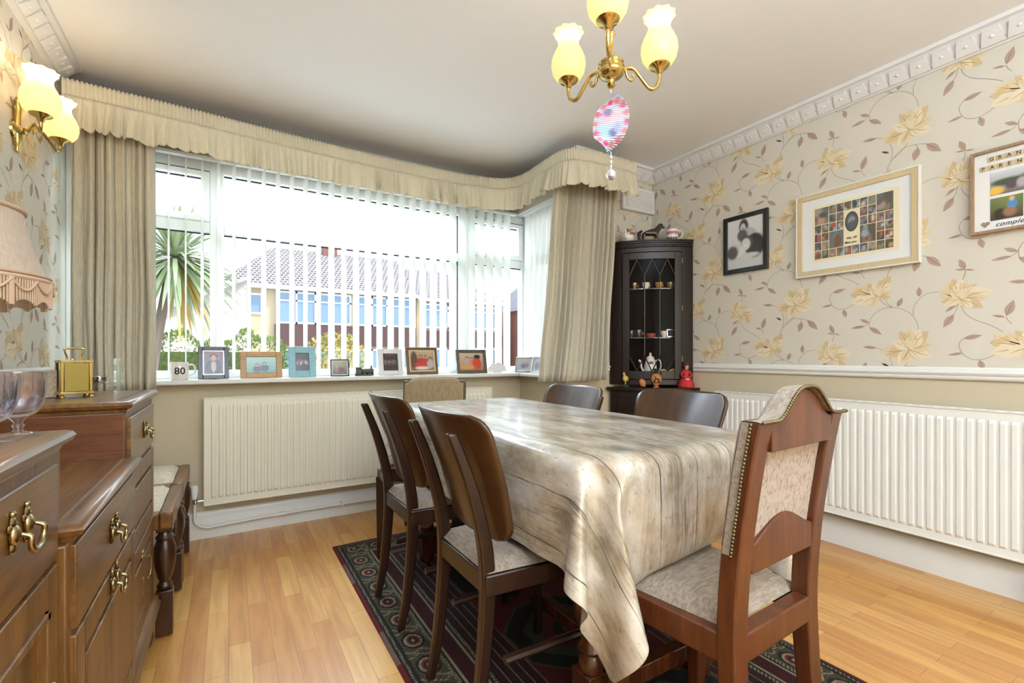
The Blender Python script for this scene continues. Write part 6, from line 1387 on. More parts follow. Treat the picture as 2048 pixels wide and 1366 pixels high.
# ------------------------------------------------------------------ table lamp with fringed shade (left)
tl = thing('table_lamp', 'fringed pinkish fabric lampshade at the left picture edge in front of the wallpaper', 'lamp', (-0.515, 1.43, 0.739))
b = B(); b.lathe([(0.0, 0), (0.065, 0.0), (0.065, 0.012), (0.030, 0.024), (0.018, 0.05), (0.040, 0.10), (0.052, 0.15), (0.040, 0.20), (0.018, 0.24), (0.010, 0.27), (0.010, 0.46), (0.0, 0.46)], (-0.515, 1.43, 0.739), 28); b.build('lamp_base', 'brass', tl, world=True, smooth=50)
b = B(); b.lathe([(0.170, 0.435), (0.158, 0.470), (0.144, 0.510), (0.134, 0.550), (0.128, 0.590)], (-0.515, 1.43, 0.726), 48, lobes=24, lamp=0.0)
b.build('lamp_shade', 'lamp_fabric', tl, world=True, smooth=180, fix=False)
b = B(); b.tube([(-0.515 + 0.171 * math.cos(a), 1.43 + 0.171 * math.sin(a), 1.164) for a in np.linspace(0, 2 * PI, 48, endpoint=False)], 0.005, 8, closed=True)
b.tube([(-0.515 + 0.171 * math.cos(a), 1.43 + 0.171 * math.sin(a), 1.173) for a in np.linspace(0, 2 * PI, 48, endpoint=False)], 0.003, 8, closed=True)
b.tube([(-0.515 + 0.129 * math.cos(a), 1.43 + 0.129 * math.sin(a), 1.317) for a in np.linspace(0, 2 * PI, 48, endpoint=False)], 0.005, 8, closed=True)
b.build('braid', 'lamp_trim', tl, world=True)
b = B()
for i in range(190):
    a = 2 * PI * i / 190; k = abs(math.sin(a * 10)); r_ = 0.172
    L_ = 0.045 + 0.012 * (1 - k)
    w = 0.0019 if i % 19 else 0.006
    b.tube([(-0.515 + r_ * math.cos(a), 1.43 + r_ * math.sin(a), 1.162), (-0.515 + r_ * math.cos(a), 1.43 + r_ * math.sin(a), 1.162 - L_)], w, 4)
o = b.build('fringe', 'lamp_trim', tl, world=True); o['kind'] = 'stuff'
b = B()
for j in range(20):
    a0 = 2 * PI * j / 20; a1 = 2 * PI * (j + 1) / 20
    b.tube([(-0.515 + 0.175 * math.cos(a0 + (a1 - a0) * q / 8), 1.43 + 0.175 * math.sin(a0 + (a1 - a0) * q / 8), 1.158 - 0.022 * math.sin(PI * q / 8)) for q in range(9)], 0.0028, 6)
b.build('swags', 'lamp_trim', tl, world=True)

# ------------------------------------------------------------------ things on the sideboard
TZ = 0.8845
def goblet(x, y, label, k=1.0):
    t = thing('goblet', label, 'glass', (x, y, TZ), 0.3, 'faceted crystal glasses on the sideboard')
    b = B(); b.lathe([(0.0, 0.0), (0.024, 0.0), (0.024, 0.002), (0.006, 0.006), (0.0045, 0.010), (0.007, 0.014), (0.0045, 0.018), (0.007, 0.022), (0.013, 0.028)], (0, 0, 0), 24); b.build('stem', 'crystal', t, smooth=60)
    prof = [(0.012, 0.027), (0.021, 0.033), (0.027, 0.045), (0.031, 0.062), (0.0325, 0.092), (0.0315, 0.092), (0.030, 0.062), (0.026, 0.046), (0.019, 0.036), (0.0, 0.033)]
    b = B(); b.lathe(prof, (0, 0, 0), 32)
    b.build('bowl', 'crystal', t, smooth=60)
    b = B()
    for i in range(14):
        a = 2 * PI * i / 14; d_ = Vector((math.cos(a), math.sin(a), 0))
        for s in (-1, 1):
            d2 = Vector((math.cos(a + s * 0.2), math.sin(a + s * 0.2), 0))
            b.add([tuple(d_ * 0.0225 + Vector((0, 0, 0.036))), tuple(d2 * 0.0300 + Vector((0, 0, 0.055))), tuple(d2 * 0.0328 + Vector((0, 0, 0.076))), tuple(d2 * 0.0300 + Vector((0, 0, 0.056)) + Vector((-d2.y, d2.x, 0)) * 0.003)], [(0, 1, 2, 3)])
    b.build('facet_pattern', 'crystal', t, smooth=0, fix=False)
goblet(-0.262, 0.955, 'faceted crystal stemmed glass on the sideboard, the right one, fully in view')
goblet(-0.272, 0.885, 'faceted crystal stemmed glass on the sideboard, running out at the left picture edge')
ck = thing('carriage_clock', 'small gold carriage clock with a folding top handle on the sideboard', 'clock', (-0.372, 1.765, TZ), R(24))
b = B()
for x in (-0.030, 0.030):
    for y in (-0.026, 0.026):
        b.lathe([(0.006, 0), (0.0065, 0.003), (0.003, 0.006), (0.005, 0.010)], (x, y, 0), 10)
        b.box(x - 0.0035, x + 0.0035, y - 0.0035, y + 0.0035, 0.014, 0.098)
b.box(-0.036, 0.036, -0.032, 0.032, 0.009, 0.016); b.box(-0.035, 0.035, -0.031, 0.031, 0.097, 0.104)
b.build('case', 'brass', ck, bevel=0.001)
plain('brass_satin', rgb(150, 134, 74), 0.35, metal=0.85, var=0.03)
B().box(-0.026, 0.026, -0.029, -0.026, 0.017, 0.096).build('back_door', 'brass_satin', ck, bevel=0.001)
b = B(); b.box(0.029, 0.031, -0.022, 0.022, 0.017, 0.096); b.build('side_glass', 'clear_glass', ck)
B().box(-0.018, 0.018, -0.018, 0.018, 0.018, 0.088).build('movement', 'dark_metal', ck)
b = B(); b.tube(bez([(-0.014, 0, 0.104), (-0.014, 0, 0.112), (-0.019, 0, 0.128), (-0.017, 0, 0.136), (0.017, 0, 0.136), (0.019, 0, 0.128), (0.014, 0, 0.112), (0.014, 0, 0.104)], 4), 0.0024, 8); b.build('handle', 'brass', ck)
bk = thing('woven_box', 'small brown woven box with spotted trim behind the crystal glasses', 'box', (-0.475, 1.80, TZ), R(8))
plain('woven_brown', rgb(140, 96, 56), 0.7, var=0.3, vscale=60, bump=1.0)
plain('spotted_trim', rgb(180, 160, 140), 0.6, var=0.7, vscale=150)
B().box(-0.065, 0.035, -0.04, 0.04, 0.001, 0.072).build('box_body', 'woven_brown', bk, bevel=0.004)
B().box(0.035, 0.062, -0.041, 0.041, 0.0, 0.076).build('trim_panel', 'spotted_trim', bk, bevel=0.002)
gc = thing('candle_holder', 'clear glass tea-light holder with silver cup, behind the gold clock', 'candle holder', (-0.345, 1.915, TZ), R(-4))
for x in (-0.052, 0.048): B().box(x - 0.009, x + 0.009, -0.016, 0.016, 0.0005, 0.108).build('glass_block', 'clear_glass', gc, bevel=0.001)
B().box(-0.043, 0.039, -0.024, 0.024, 0.026, 0.031).build('glass_shelf', 'clear_glass', gc)
b = B(); b.lathe([(0.019, 0.031), (0.021, 0.033), (0.021, 0.052), (0.0195, 0.052), (0.019, 0.036), (0.0, 0.036)], (0, 0, 0), 24); b.build('tealight_cup', 'chrome', gc, smooth=50)

# ------------------------------------------------------------------ things on and in the corner cabinet
plain('china_gold', rgb(206, 166, 84), 0.3, metal=0.6)
plain('china_rose', rgb(176, 70, 60), 0.4, var=0.4, vscale=90)
tp = thing('teapot', 'white china teapot painted with roses on top of the corner cabinet', 'teapot', (2.425, 2.415, 1.8055), R(35))
b = B(); b.lathe([(0.030, 0), (0.034, 0.004), (0.046, 0.018), (0.052, 0.036), (0.046, 0.056), (0.030, 0.068), (0.024, 0.072)], (0, 0, 0), 26); b.build('pot', 'porcelain', tp, smooth=60)
b = B(); b.lathe([(0.026, 0.070), (0.022, 0.078), (0.010, 0.084), (0.005, 0.087), (0.009, 0.094), (0.004, 0.100), (0.0, 0.101)], (0, 0, 0), 20); b.build('lid', 'china_rose', tp, smooth=60)
b = B(); b.tube(bez([(0.046, 0, 0.030), (0.064, 0, 0.040), (0.072, 0, 0.062), (0.084, 0, 0.072)], 5), [0.012, 0.011, 0.010, 0.009, 0.0085, 0.008, 0.0075, 0.007, 0.0065, 0.006, 0.006, 0.006, 0.006, 0.006, 0.006, 0.006], 8); b.build('spout', 'porcelain', tp, smooth=60)
b = B(); b.tube(bez([(-0.044, 0, 0.056), (-0.062, 0, 0.078), (-0.084, 0, 0.070), (-0.084, 0, 0.040), (-0.066, 0, 0.018), (-0.046, 0, 0.020)], 5), 0.0042, 8); b.build('handle', 'porcelain', tp, smooth=60)
b = B()
for i in range(9):
    a = -PI / 2 + (i - 4) * 0.24; b.ball((0.047 * math.cos(a), 0.047 * math.sin(a), 0.052 + 0.006 * (i % 2)), 0.008, 8, 5, (1, 1, 0.8))
b.build('painted_roses', 'china_rose', tp, smooth=60)
hr = thing('horse_figurine', 'dark brown pony figurine standing on top of the corner cabinet', 'figurine', (2.565, 2.325, 1.8055), R(-38))
plain('horse_brown', rgb(64, 38, 26), 0.3, coat=0.4, var=0.2)
plain('horse_mane', rgb(30, 20, 16), 0.4)
def skin(name, V, E, rad, mat, parent, lv=2):
    me = bpy.data.meshes.new(name); me.from_pydata(V, E, []); me.materials.append(MATS[mat])
    o = bpy.data.objects.new(name, me); COL.objects.link(o); o.parent = parent
    md = o.modifiers.new('skin', 'SKIN')
    for i, r in enumerate(rad):
        s = me.skin_vertices[0].data[i]; s.radius = (r, r) if not isinstance(r, tuple) else r
    me.skin_vertices[0].data[0].use_root = True
    sd = o.modifiers.new('sub', 'SUBSURF'); sd.levels = lv; sd.render_levels = lv
    md.use_smooth_shade = True
    return o
Vv = [(-0.045, 0, 0.072), (-0.015, 0, 0.070), (0.025, 0, 0.074), (0.050, 0, 0.090), (0.066, 0, 0.110), (0.080, 0, 0.108), (0.095, 0, 0.098),
      (-0.052, 0.016, 0.058), (-0.060, 0.017, 0.030), (-0.054, 0.017, 0.003), (-0.050, -0.016, 0.058), (-0.054, -0.017, 0.030), (-0.046, -0.017, 0.003),
      (0.030, 0.015, 0.055), (0.032, 0.015, 0.028), (0.031, 0.015, 0.003), (0.036, -0.015, 0.055), (0.040, -0.015, 0.028), (0.041, -0.015, 0.003)]
Ee = [(0, 1), (1, 2), (2, 3), (3, 4), (4, 5), (5, 6), (0, 7), (7, 8), (8, 9), (0, 10), (10, 11), (11, 12), (2, 13), (13, 14), (14, 15), (2, 16), (16, 17), (17, 18)]
skin('body', Vv, Ee, [0.024, 0.024, 0.023, 0.016, 0.013, 0.011, 0.007, 0.014, 0.006, 0.007, 0.014, 0.006, 0.007, 0.011, 0.006, 0.007, 0.011, 0.006, 0.007], 'horse_brown', hr)
b = B(); b.tube(bez([(0.030, 0, 0.098), (0.044, 0, 0.112), (0.056, 0, 0.124), (0.070, 0, 0.126), (0.078, 0, 0.116)], 4), 0.008, 8, flat=0.8); b.build('mane', 'horse_mane', hr, smooth=60)
b = B(); b.tube(bez([(-0.062, 0, 0.084), (-0.080, 0, 0.070), (-0.084, 0, 0.040), (-0.078, 0, 0.010)], 4), [0.006 + 0.006 * math.sin(PI * i / 12) for i in range(13)], 8); b.build('tail', 'horse_mane', hr, smooth=60)
for s in (-1, 1): B().lathe([(0.004, 0), (0.003, 0.006), (0.0, 0.012)], (0.066, s * 0.008, 0.120), 8).build('horse_ears', 'horse_brown', hr)
mg2 = thing('mug', 'white patterned mug with red and black printing on top of the corner cabinet', 'mug', (2.690, 2.245, 1.8055), R(-60))
b = B(); b.lathe([(0.0, 0.001), (0.036, 0.0), (0.040, 0.006), (0.041, 0.088), (0.039, 0.089), (0.037, 0.086), (0.036, 0.010), (0.0, 0.008)], (0, 0, 0), 30); b.build('cup', 'porcelain', mg2, smooth=60)
b = B(); b.tube(bez([(0.038, 0.004, 0.074), (0.058, 0.006, 0.076), (0.068, 0.008, 0.056), (0.062, 0.006, 0.032), (0.040, 0.004, 0.022)], 5), 0.0045, 8); b.build('handle', 'porcelain', mg2, smooth=60)
plain('mug_red', rgb(200, 120, 130), 0.4, var=0.3, vscale=150)
b = B(); b.lathe([(0.0413, 0.052), (0.0413, 0.072)], (0, 0, 0), 30); b.build('printed_band', 'mug_red', mg2)
b = B()
for i in range(14):
    if i % 2 == 0:
        b.box(-0.004, 0.004, -0.0418, -0.040, 0.012, 0.030, M=Matrix.Rotation(-0.9 + i * 0.16, 4, 'Z'))
b.build('printed_bars', 'ink', mg2)

def oncab(u, out): return cf(u, out, 0.7825)
plain('rooster_yellow', rgb(212, 190, 96), 0.35, coat=0.5, var=0.2)
plain('rooster_green', rgb(40, 62, 40), 0.35, coat=0.5, var=0.3)
plain('rooster_red', rgb(150, 34, 34), 0.35, coat=0.5)
c = oncab(0.185, 0.02)
ro = thing('rooster_figurine', 'small yellow, green and red rooster figurine on the cabinet ledge', 'figurine', c, R(200))
B().lathe([(0.0, 0), (0.026, 0), (0.028, 0.004), (0.024, 0.012), (0.010, 0.018), (0.0, 0.018)], (0, 0, 0), 18).build('base', 'rooster_green', ro, smooth=50)
b = B(); b.ball((0, 0, 0.058), 0.024, 14, 10, (1.25, 0.8, 0.9)); b.ball((0.022, 0, 0.076), 0.014, 10, 8, (0.9, 0.8, 1.3)); b.ball((0.027, 0, 0.094), 0.009, 10, 8); b.build('body', 'rooster_yellow', ro, smooth=60)
b = B(); b.lathe([(0.004, 0.016), (0.004, 0.040)], (0.004, 0, 0), 8); b.build('legs', 'rooster_yellow', ro)
b = B()
for k in range(5): b.tube(bez([(-0.022, 0, 0.060), (-0.040, (k - 2) * 0.004, 0.078 + 0.006 * k), (-0.050, (k - 2) * 0.006, 0.068 + 0.005 * k)], 4), 0.005, 6)
b.build('tail', 'rooster_green', ro, smooth=60)
b = B(); b.prism([(-0.008, 0), (-0.010, 0.010), (-0.004, 0.006), (0.0, 0.014), (0.004, 0.006), (0.009, 0.011), (0.008, 0)], (0.026, -0.002, 0.100), (1, 0, 0), (0, 0, 1), (0, 0.004, 0)); b.ball((0.034, 0, 0.084), 0.005, 8, 6, (0.7, 0.6, 1.3)); b.build('comb', 'rooster_red', ro)
plain('terracotta', rgb(196, 130, 76), 0.4, var=0.1)
c = oncab(0.545, 0.02)
va = thing('amphora', 'small terracotta vase with black figures and neck on the cabinet ledge', 'vase', c, R(-41))
b = B(); b.lathe([(0.0, 0), (0.020, 0.0), (0.021, 0.004), (0.012, 0.010), (0.020, 0.020), (0.032, 0.040), (0.037, 0.060), (0.034, 0.078), (0.022, 0.092), (0.016, 0.096)], (0, 0, 0), 26); b.build('belly', 'terracotta', va, smooth=60)
b = B(); b.lathe([(0.0165, 0.094), (0.013, 0.104), (0.012, 0.118), (0.018, 0.126), (0.020, 0.130), (0.012, 0.130)], (0, 0, 0), 22); b.build('neck', 'ink', va, smooth=60)
for s in (-1, 1):
    b = B(); b.tube(bez([(s * 0.014, 0, 0.120), (s * 0.030, 0, 0.116), (s * 0.034, 0, 0.098), (s * 0.028, 0, 0.084)], 4), 0.0028, 6); b.build('handle', 'ink', va)
b = B(); b.lathe([(0.0305, 0.034), (0.0325, 0.038)], (0, 0, 0), 26)
b.tube(bez([(-0.016, -0.031, 0.040), (-0.010, -0.0345, 0.058), (0.004, -0.036, 0.062), (0.012, -0.034, 0.052), (0.014, -0.031, 0.036)], 4), 0.0045, 6); b.ball((-0.008, -0.033, 0.072), 0.005, 8, 6); b.build('painted_figures', 'ink', va, smooth=60)
c = oncab(0.40, 0.03)
wg = thing('pottery_ornament', 'small tilted terracotta pot ornament leaning beside the black-necked vase', 'ornament', c, R(-41))
b = B(); b.lathe([(0.0, 0.0), (0.012, 0.0), (0.024, 0.018), (0.022, 0.042), (0.012, 0.052), (0.014, 0.058)], (0, 0, 0), 18, M=Matrix.Translation((0, 0, 0.006)) @ Matrix.Rotation(R(-24), 4, 'Y')); b.build('pot', 'terracotta', wg, smooth=60)
b = B(); b.lathe([(0.016, 0.0), (0.018, 0.003), (0.012, 0.010)], (0, 0, 0), 16); b.build('base', 'ink', wg)
plain('doll_red', rgb(196, 44, 44), 0.7, var=0.25, vscale=50)
plain('doll_skin', rgb(214, 150, 120), 0.6)
plain('doll_dark', rgb(70, 20, 30), 0.6)
plain('doll_lace', rgb(226, 206, 206), 0.8, var=0.2, vscale=90)
c = oncab(0.905, 0.02)
dl = thing('doll', 'small seated doll in a red dress with lace on the cabinet ledge', 'doll', c, R(-41))
b = B(); b.lathe([(0.0, 0), (0.050, 0.0), (0.056, 0.006), (0.052, 0.028), (0.042, 0.050), (0.028, 0.070), (0.018, 0.086), (0.020, 0.104), (0.016, 0.118), (0.006, 0.126), (0.0, 0.126)], (0, 0, 0), 28, lobes=0)
b.build('dress', 'doll_red', dl, smooth=60)
b = B(); b.ball((0.002, -0.003, 0.142), 0.0165, 14, 10, (0.9, 0.9, 1.15)); b.build('head', 'doll_skin', dl, smooth=60)
b = B(); b.ball((-0.003, 0.005, 0.149), 0.0225, 14, 10, (1.05, 0.95, 1.15)); b.ball((-0.010, 0.010, 0.126), 0.017, 10, 8, (1.1, 0.8, 1.4)); b.build('headscarf', 'doll_dark', dl, smooth=60)
b = B()
for s in (-1, 1): b.tube(bez([(s * 0.018, 0, 0.112), (s * 0.032, -0.012, 0.090), (s * 0.022, -0.034, 0.074), (s * 0.006, -0.040, 0.070)], 4), [0.008 - 0.003 * i / 12 for i in range(13)], 8)
b.build('sleeves', 'doll_red', dl, smooth=60)
b = B(); b.prism([(-0.018, 0.080), (0.0, 0.036), (0.020, 0.076), (0.008, 0.070), (0.0, 0.060), (-0.008, 0.072)], (0.002, -0.044, 0), (1, 0, 0), (0, 0.1, 1), (0, 0.006, 0)); b.build('lace_shawl', 'doll_lace', dl)
# inside the cabinet
plain('china_floral', rgb(226, 214, 206), 0.25, coat=0.4, var=0.25, vscale=70)
def incab(u, out, z): return cf(u, out, z)
c = incab(0.50, -0.085, 0.8355)
cp = thing('coffee_pot', 'tall white china coffee pot behind the cabinet glass', 'coffee pot', c, R(-41))
b = B(); b.lathe([(0.0, 0), (0.038, 0.0), (0.040, 0.01), (0.046, 0.05), (0.042, 0.10), (0.030, 0.14), (0.026, 0.150)], (0, 0, 0), 24); b.build('pot', 'porcelain', cp, smooth=60)
b = B(); b.lathe([(0.028, 0.148), (0.022, 0.160), (0.008, 0.168), (0.006, 0.174), (0.009, 0.182), (0.0, 0.190)], (0, 0, 0), 18); b.build('lid', 'porcelain', cp, smooth=60)
b = B(); b.tube(bez([(0.034, 0, 0.130), (0.062, 0, 0.136), (0.072, 0, 0.100), (0.062, 0, 0.060), (0.042, 0, 0.040)], 5), 0.0045, 8); b.build('handle', 'porcelain', cp, smooth=60)
b = B(); b.tube(bez([(-0.042, 0, 0.050), (-0.060, 0, 0.080), (-0.066, 0, 0.120), (-0.080, 0, 0.136)], 5), 0.0075, 8); b.build('spout', 'porcelain', cp, smooth=60)
b = B(); b.ball((0, -0.043, 0.118), 0.012, 8, 6, (1.4, 0.3, 0.8)); b.build('painted_rose', 'china_rose', cp)
def cup(name, label, c, r, h, mat, grp, cat='cup'):
    t = thing(name, label, cat, c, 0, grp)
    B().lathe([(0.0, 0), (r * 0.55, 0), (r * 0.6, h * 0.08), (r * 0.95, h * 0.6), (r, h), (r * 0.93, h), (r * 0.85, h * 0.55), (0.0, h * 0.15)], (0, 0, 0), 18).build('bowl', mat, t, smooth=60)
    b = B(); b.tube(bez([(r * 0.9, 0, h * 0.85), (r * 1.5, 0, h * 0.75), (r * 1.4, 0, h * 0.35), (r * 0.8, 0, h * 0.3)], 4), 0.003, 6); b.build('handle', mat, t)
    return t
def plate(label, c, r, mat, rz, lean=70):
    t = thing('china_plate', label, 'plate', c, rz, 'china standing at the bottom of the cabinet')
    M = Matrix.Translation((0, 0, r * 0.98)) @ Matrix.Rotation(R(lean), 4, 'X')
    B().lathe([(0.0, 0), (r * 0.6, 0.0), (r, 0.008), (r, 0.011), (r * 0.6, 0.004), (0.0, 0.004)], (0, 0, 0), 26, M=M).build('dish', mat, t, smooth=50)
    B().lathe([(r * 0.78, 0.0062), (r * 0.9, 0.0088)], (0, 0, 0), 26, M=M).build('rim_pattern', 'china_gold', t)
plate('small patterned plate upright in the cabinet, just right of the coffee pot', incab(0.655, -0.06, 0.8355), 0.036, 'china_floral', R(-20))
plate('small patterned plate upright in the cabinet, behind the doll', incab(0.78, -0.05, 0.8355), 0.038, 'china_floral', R(-70))
cup('china_cup', 'low white china cup in the cabinet left of the coffee pot', incab(0.33, -0.055, 0.8355), 0.032, 0.045, 'porcelain', None)
for k, (u, r, h, mt_, lb) in enumerate(((0.27, 0.022, 0.05, 'crystal', 'small glass cup on the middle cabinet shelf, at the far left'), (0.36, 0.024, 0.055, 'crystal', 'small glass cup on the middle cabinet shelf, second from the left'), (0.50, 0.03, 0.028, 'china_rose', 'low pink patterned cup on the middle cabinet shelf'), (0.66, 0.022, 0.045, 'china_floral', 'small floral cup on the middle cabinet shelf, right of centre'))):
    cup('display_cup', lb, incab(u, -0.06, 1.1315), r, h, mt_, None)
pf2 = frame('photo_frame', 'tiny silver photo frame on the middle cabinet shelf, at the right', 'photo frame', (*incab(0.75, -0.055, 0)[:2], 1.133), R(-38), 8, 0.062, 0.058, 0.008, 0.008, 'silver_frame', blob_paint(flat(rgb(110, 120, 110)), [(0.5, 0.5, 0.3, 0.3, rgb(50, 60, 60), 0.4)]), stand=False)
for k, (u, mt_, lb) in enumerate(((0.30, 'antique_brass', 'brass cup on the top cabinet shelf, leftmost'), (0.44, 'china_floral', 'floral cup on the top cabinet shelf, in the middle'), (0.60, 'china_gold', 'gold cup on the top cabinet shelf, right of the middle'), (0.74, 'antique_brass', 'brass cup on the top cabinet shelf, rightmost'))):
    cup('display_cup', lb, incab(u, -0.06, 1.4765), 0.026, 0.042, mt_, None)

# ------------------------------------------------------------------ outside
plain('driveway', rgb(196, 190, 182), 0.9, var=0.08, vscale=2)
plain('render_cream', rgb(206, 190, 160), 0.9, var=0.04, vscale=1)
plain('render_grey', rgb(196, 188, 184), 0.9, var=0.04, vscale=1)
plain('tile_hung', rgb(96, 70, 72), 0.8, var=0.15, vscale=5)
plain('house_trim', rgb(232, 234, 238), 0.5)
plain('house_glass', rgb(130, 160, 190), 0.15, var=0.2, vscale=1)
plain('curtain_net', rgb(206, 214, 226), 0.8)
plain('brick_red', rgb(146, 100, 88), 0.9, var=0.15, vscale=6)
plain('telegraph_wood', rgb(120, 106, 98), 0.9, var=0.1)
m, t_, p = newmat('roof_tiles')
tc = t_.nodes.new('ShaderNodeTexCoord'); br = t_.nodes.new('ShaderNodeTexBrick')
for k, v in (('Scale', 1.0), ('Mortar Size', 0.035), ('Mortar Smooth', 0.3), ('Brick Width', 0.22), ('Row Height', 0.24)): br.inputs[k].default_value = v
br.offset = 0.5
br.inputs['Color1'].default_value = c4(rgb(92, 84, 84)); br.inputs['Color2'].default_value = c4(rgb(112, 102, 100)); br.inputs['Mortar'].default_value = c4(rgb(176, 178, 190))
mp = t_.nodes.new('ShaderNodeMapping'); mp.inputs['Scale'].default_value = (1, 1, 1)
t_.links.new(tc.outputs['UV'], br.inputs['Vector']); t_.links.new(br.outputs['Color'], p.inputs['Base Color']); p.inputs['Roughness'].default_value = 0.8
struct(B().box(-40, 60, 3.35, 80, -0.35, -0.25).build('ground', 'driveway', smooth=0))
def roof(b_, quads, parent, name='roof'):
    vs = []; fs = []
    for q in quads: fs.append(tuple(range(len(vs), len(vs) + len(q)))); vs += q
    b = B().add(vs, fs); o = b.build(name, 'roof_tiles', parent, world=True, smooth=0, fix=False)
    ul = o.data.uv_layers.new(name='UVMap')
    for pl in o.data.polygons:
        n = pl.normal
        for li in pl.loop_indices:
            v = o.data.vertices[o.data.loops[li].vertex_index].co
            if abs(n.x) > abs(n.y): ul.data[li].uv = (v.y, v.z * 1.3)
            else: ul.data[li].uv = (v.x, v.z * 1.55)
    return o
def win(parent, x0, x1, z0, z1, Y, cells, top=0.0):
    b = B(); fwd = Y - 0.08
    ring(b, x0, x1, z0, z1, 0.10, fwd, Y)
    for k in range(1, cells): xx = x0 + (x1 - x0) * k / cells; b.box(xx - 0.05, xx + 0.05, fwd, Y, z0, z1)
    if top: b.box(x0, x1, fwd, Y, z1 - top - 0.04, z1 - top + 0.04)
    f_ = b.build('window', 'house_trim', parent, world=True)
    B().box(x0 + 0.05, x1 - 0.05, fwd + 0.04, fwd + 0.05, z0 + 0.05, z1 - 0.05).build('pane', 'house_glass', f_, world=True)
hs1 = thing('house', 'house across the street with large blue-grey windows, hipped tiled roof and chimney', 'house', (5, 28, -0.25))
B().box(-0.2, 9.98, 28, 36, -0.25, 4.75).build('walls', 'render_cream', hs1, world=True)
roof(None, [[(-0.5, 27.6, 4.7), (10.0, 27.6, 4.7), (9.95, 32, 7.65), (2.35, 32, 7.65)], [(-0.5, 27.6, 4.7), (2.35, 32, 7.65), (-0.5, 36, 4.7)]], hs1)
B().box(-0.5, 10.0, 27.5, 27.65, 4.55, 4.75).build('gutter', 'house_trim', hs1, world=True)
b = B(); b.box(5.15, 6.0, 31.6, 32.4, 6.8, 8.3); b.build('chimney', 'brick_red', hs1, world=True)
win(hs1, 0.45, 1.55, 3.2, 4.3, 28.0, 1); win(hs1, 2.2, 6.05, 2.75, 4.5, 27.9, 4, 0.5); win(hs1, 6.35, 9.9, 2.75, 4.5, 27.9, 4, 0.5)
b = B(); b.box(2.1, 9.95, 27.85, 27.99, 1.55, 2.7); b.build('tile_hanging', 'tile_hung', hs1, world=True)
win(hs1, 2.2, 6.05, 0.0, 1.4, 27.9, 4); win(hs1, 6.35, 9.9, 0.0, 1.4, 27.9, 4)
hs2 = thing('house', 'lower house across the street right of the pole, with a hipped tiled roof', 'house', (13, 28, -0.25))
B().box(10.02, 16.2, 28, 36, -0.25, 4.6).build('walls', 'render_cream', hs2, world=True)
roof(None, [[(10.0, 27.6, 4.55), (16.5, 27.6, 4.55), (13.6, 32, 7.1), (10.05, 32, 7.1)], [(16.5, 27.6, 4.55), (16.5, 36, 4.55), (13.6, 32, 7.1)]], hs2)
win(hs2, 10.4, 12.9, 2.75, 4.3, 27.9, 3, 0.4); win(hs2, 13.4, 15.9, 2.75, 4.3, 27.9, 3, 0.4); win(hs2, 10.4, 12.9, 0.1, 1.5, 27.9, 3); win(hs2, 13.4, 15.9, 0.1, 1.5, 27.9, 3)
b = B(); b.box(10.3, 16.1, 27.85, 27.99, 1.6, 2.6); b.build('tile_hanging', 'tile_hung', hs2, world=True)
B().box(10.0, 16.5, 27.5, 27.65, 4.42, 4.6).build('gutter', 'house_trim', hs2, world=True)
hs3 = thing('house', 'reddish gabled house at the far right, seen through the narrow window panel', 'house', (20, 27, -0.25))
B().box(17.2, 26, 24, 32, -0.25, 4.2).build('walls', 'brick_red', hs3, world=True)
roof(None, [[(16.9, 23.7, 4.1), (21.5, 23.7, 7.6), (21.5, 32.3, 7.6), (16.9, 32.3, 4.1)], [(21.5, 23.7, 7.6), (26.3, 23.7, 4.1), (26.3, 32.3, 4.1), (21.5, 32.3, 7.6)], [(16.95, 23.75, 4.1), (26.2, 23.75, 4.1), (21.5, 23.75, 7.55)]], hs3)
win(hs3, 17.8, 20.0, 2.4, 3.7, 23.98, 2); win(hs3, 17.8, 20.0, 0.2, 1.5, 23.98, 2)
hs4 = thing('house', 'low pale building with a sloping roof behind the palm', 'house', (-1, 20, -0.25))
B().prism([(-3.2, -0.25), (0.55, -0.25), (0.55, 3.65), (-3.2, 1.75)], (0, 19, 0), (1, 0, 0), (0, 0, 1), (0, 5, 0)).build('walls', 'render_grey', hs4, world=True)
B().prism([(-3.5, 1.6), (0.7, 3.72), (0.7, 3.86), (-3.5, 1.75)], (0, 18.7, 0), (1, 0, 0), (0, 0, 1), (0, 5.6, 0)).build('roof', 'roof_tiles', hs4, world=True)
o = B().lathe([(0.10, -0.25), (0.085, 2.5), (0.07, 4.95)], (6.7, 18.0, 0), 12).build('telegraph_pole', 'telegraph_wood', smooth=60)
tag(o, 'tall grey wooden pole standing across the street in front of the houses', 'pole')
def leafmat(name, c1, c2):
    m = plain(name, c1, 0.55, var=0.25, vscale=6)
    t_ = m.node_tree; p = t_.nodes['Principled BSDF']; tr = t_.nodes.new('ShaderNodeBsdfTranslucent'); tr.inputs[0].default_value = c4(c2)
    ms = t_.nodes.new('ShaderNodeMixShader'); ms.inputs[0].default_value = 0.3
    t_.links.new(p.outputs[0], ms.inputs[1]); t_.links.new(tr.outputs[0], ms.inputs[2]); t_.links.new(ms.outputs[0], t_.nodes['Material Output'].inputs[0])
leafmat('hedge_leaf', rgb(84, 110, 52), rgb(140, 170, 70)); leafmat('bush_leaf', rgb(120, 136, 66), rgb(180, 190, 90)); leafmat('bush_flower', rgb(232, 196, 84), rgb(240, 210, 110)); leafmat('palm_leaf', rgb(140, 154, 120), rgb(150, 170, 110)); leafmat('palm_dead', rgb(190, 156, 84), rgb(200, 170, 100))
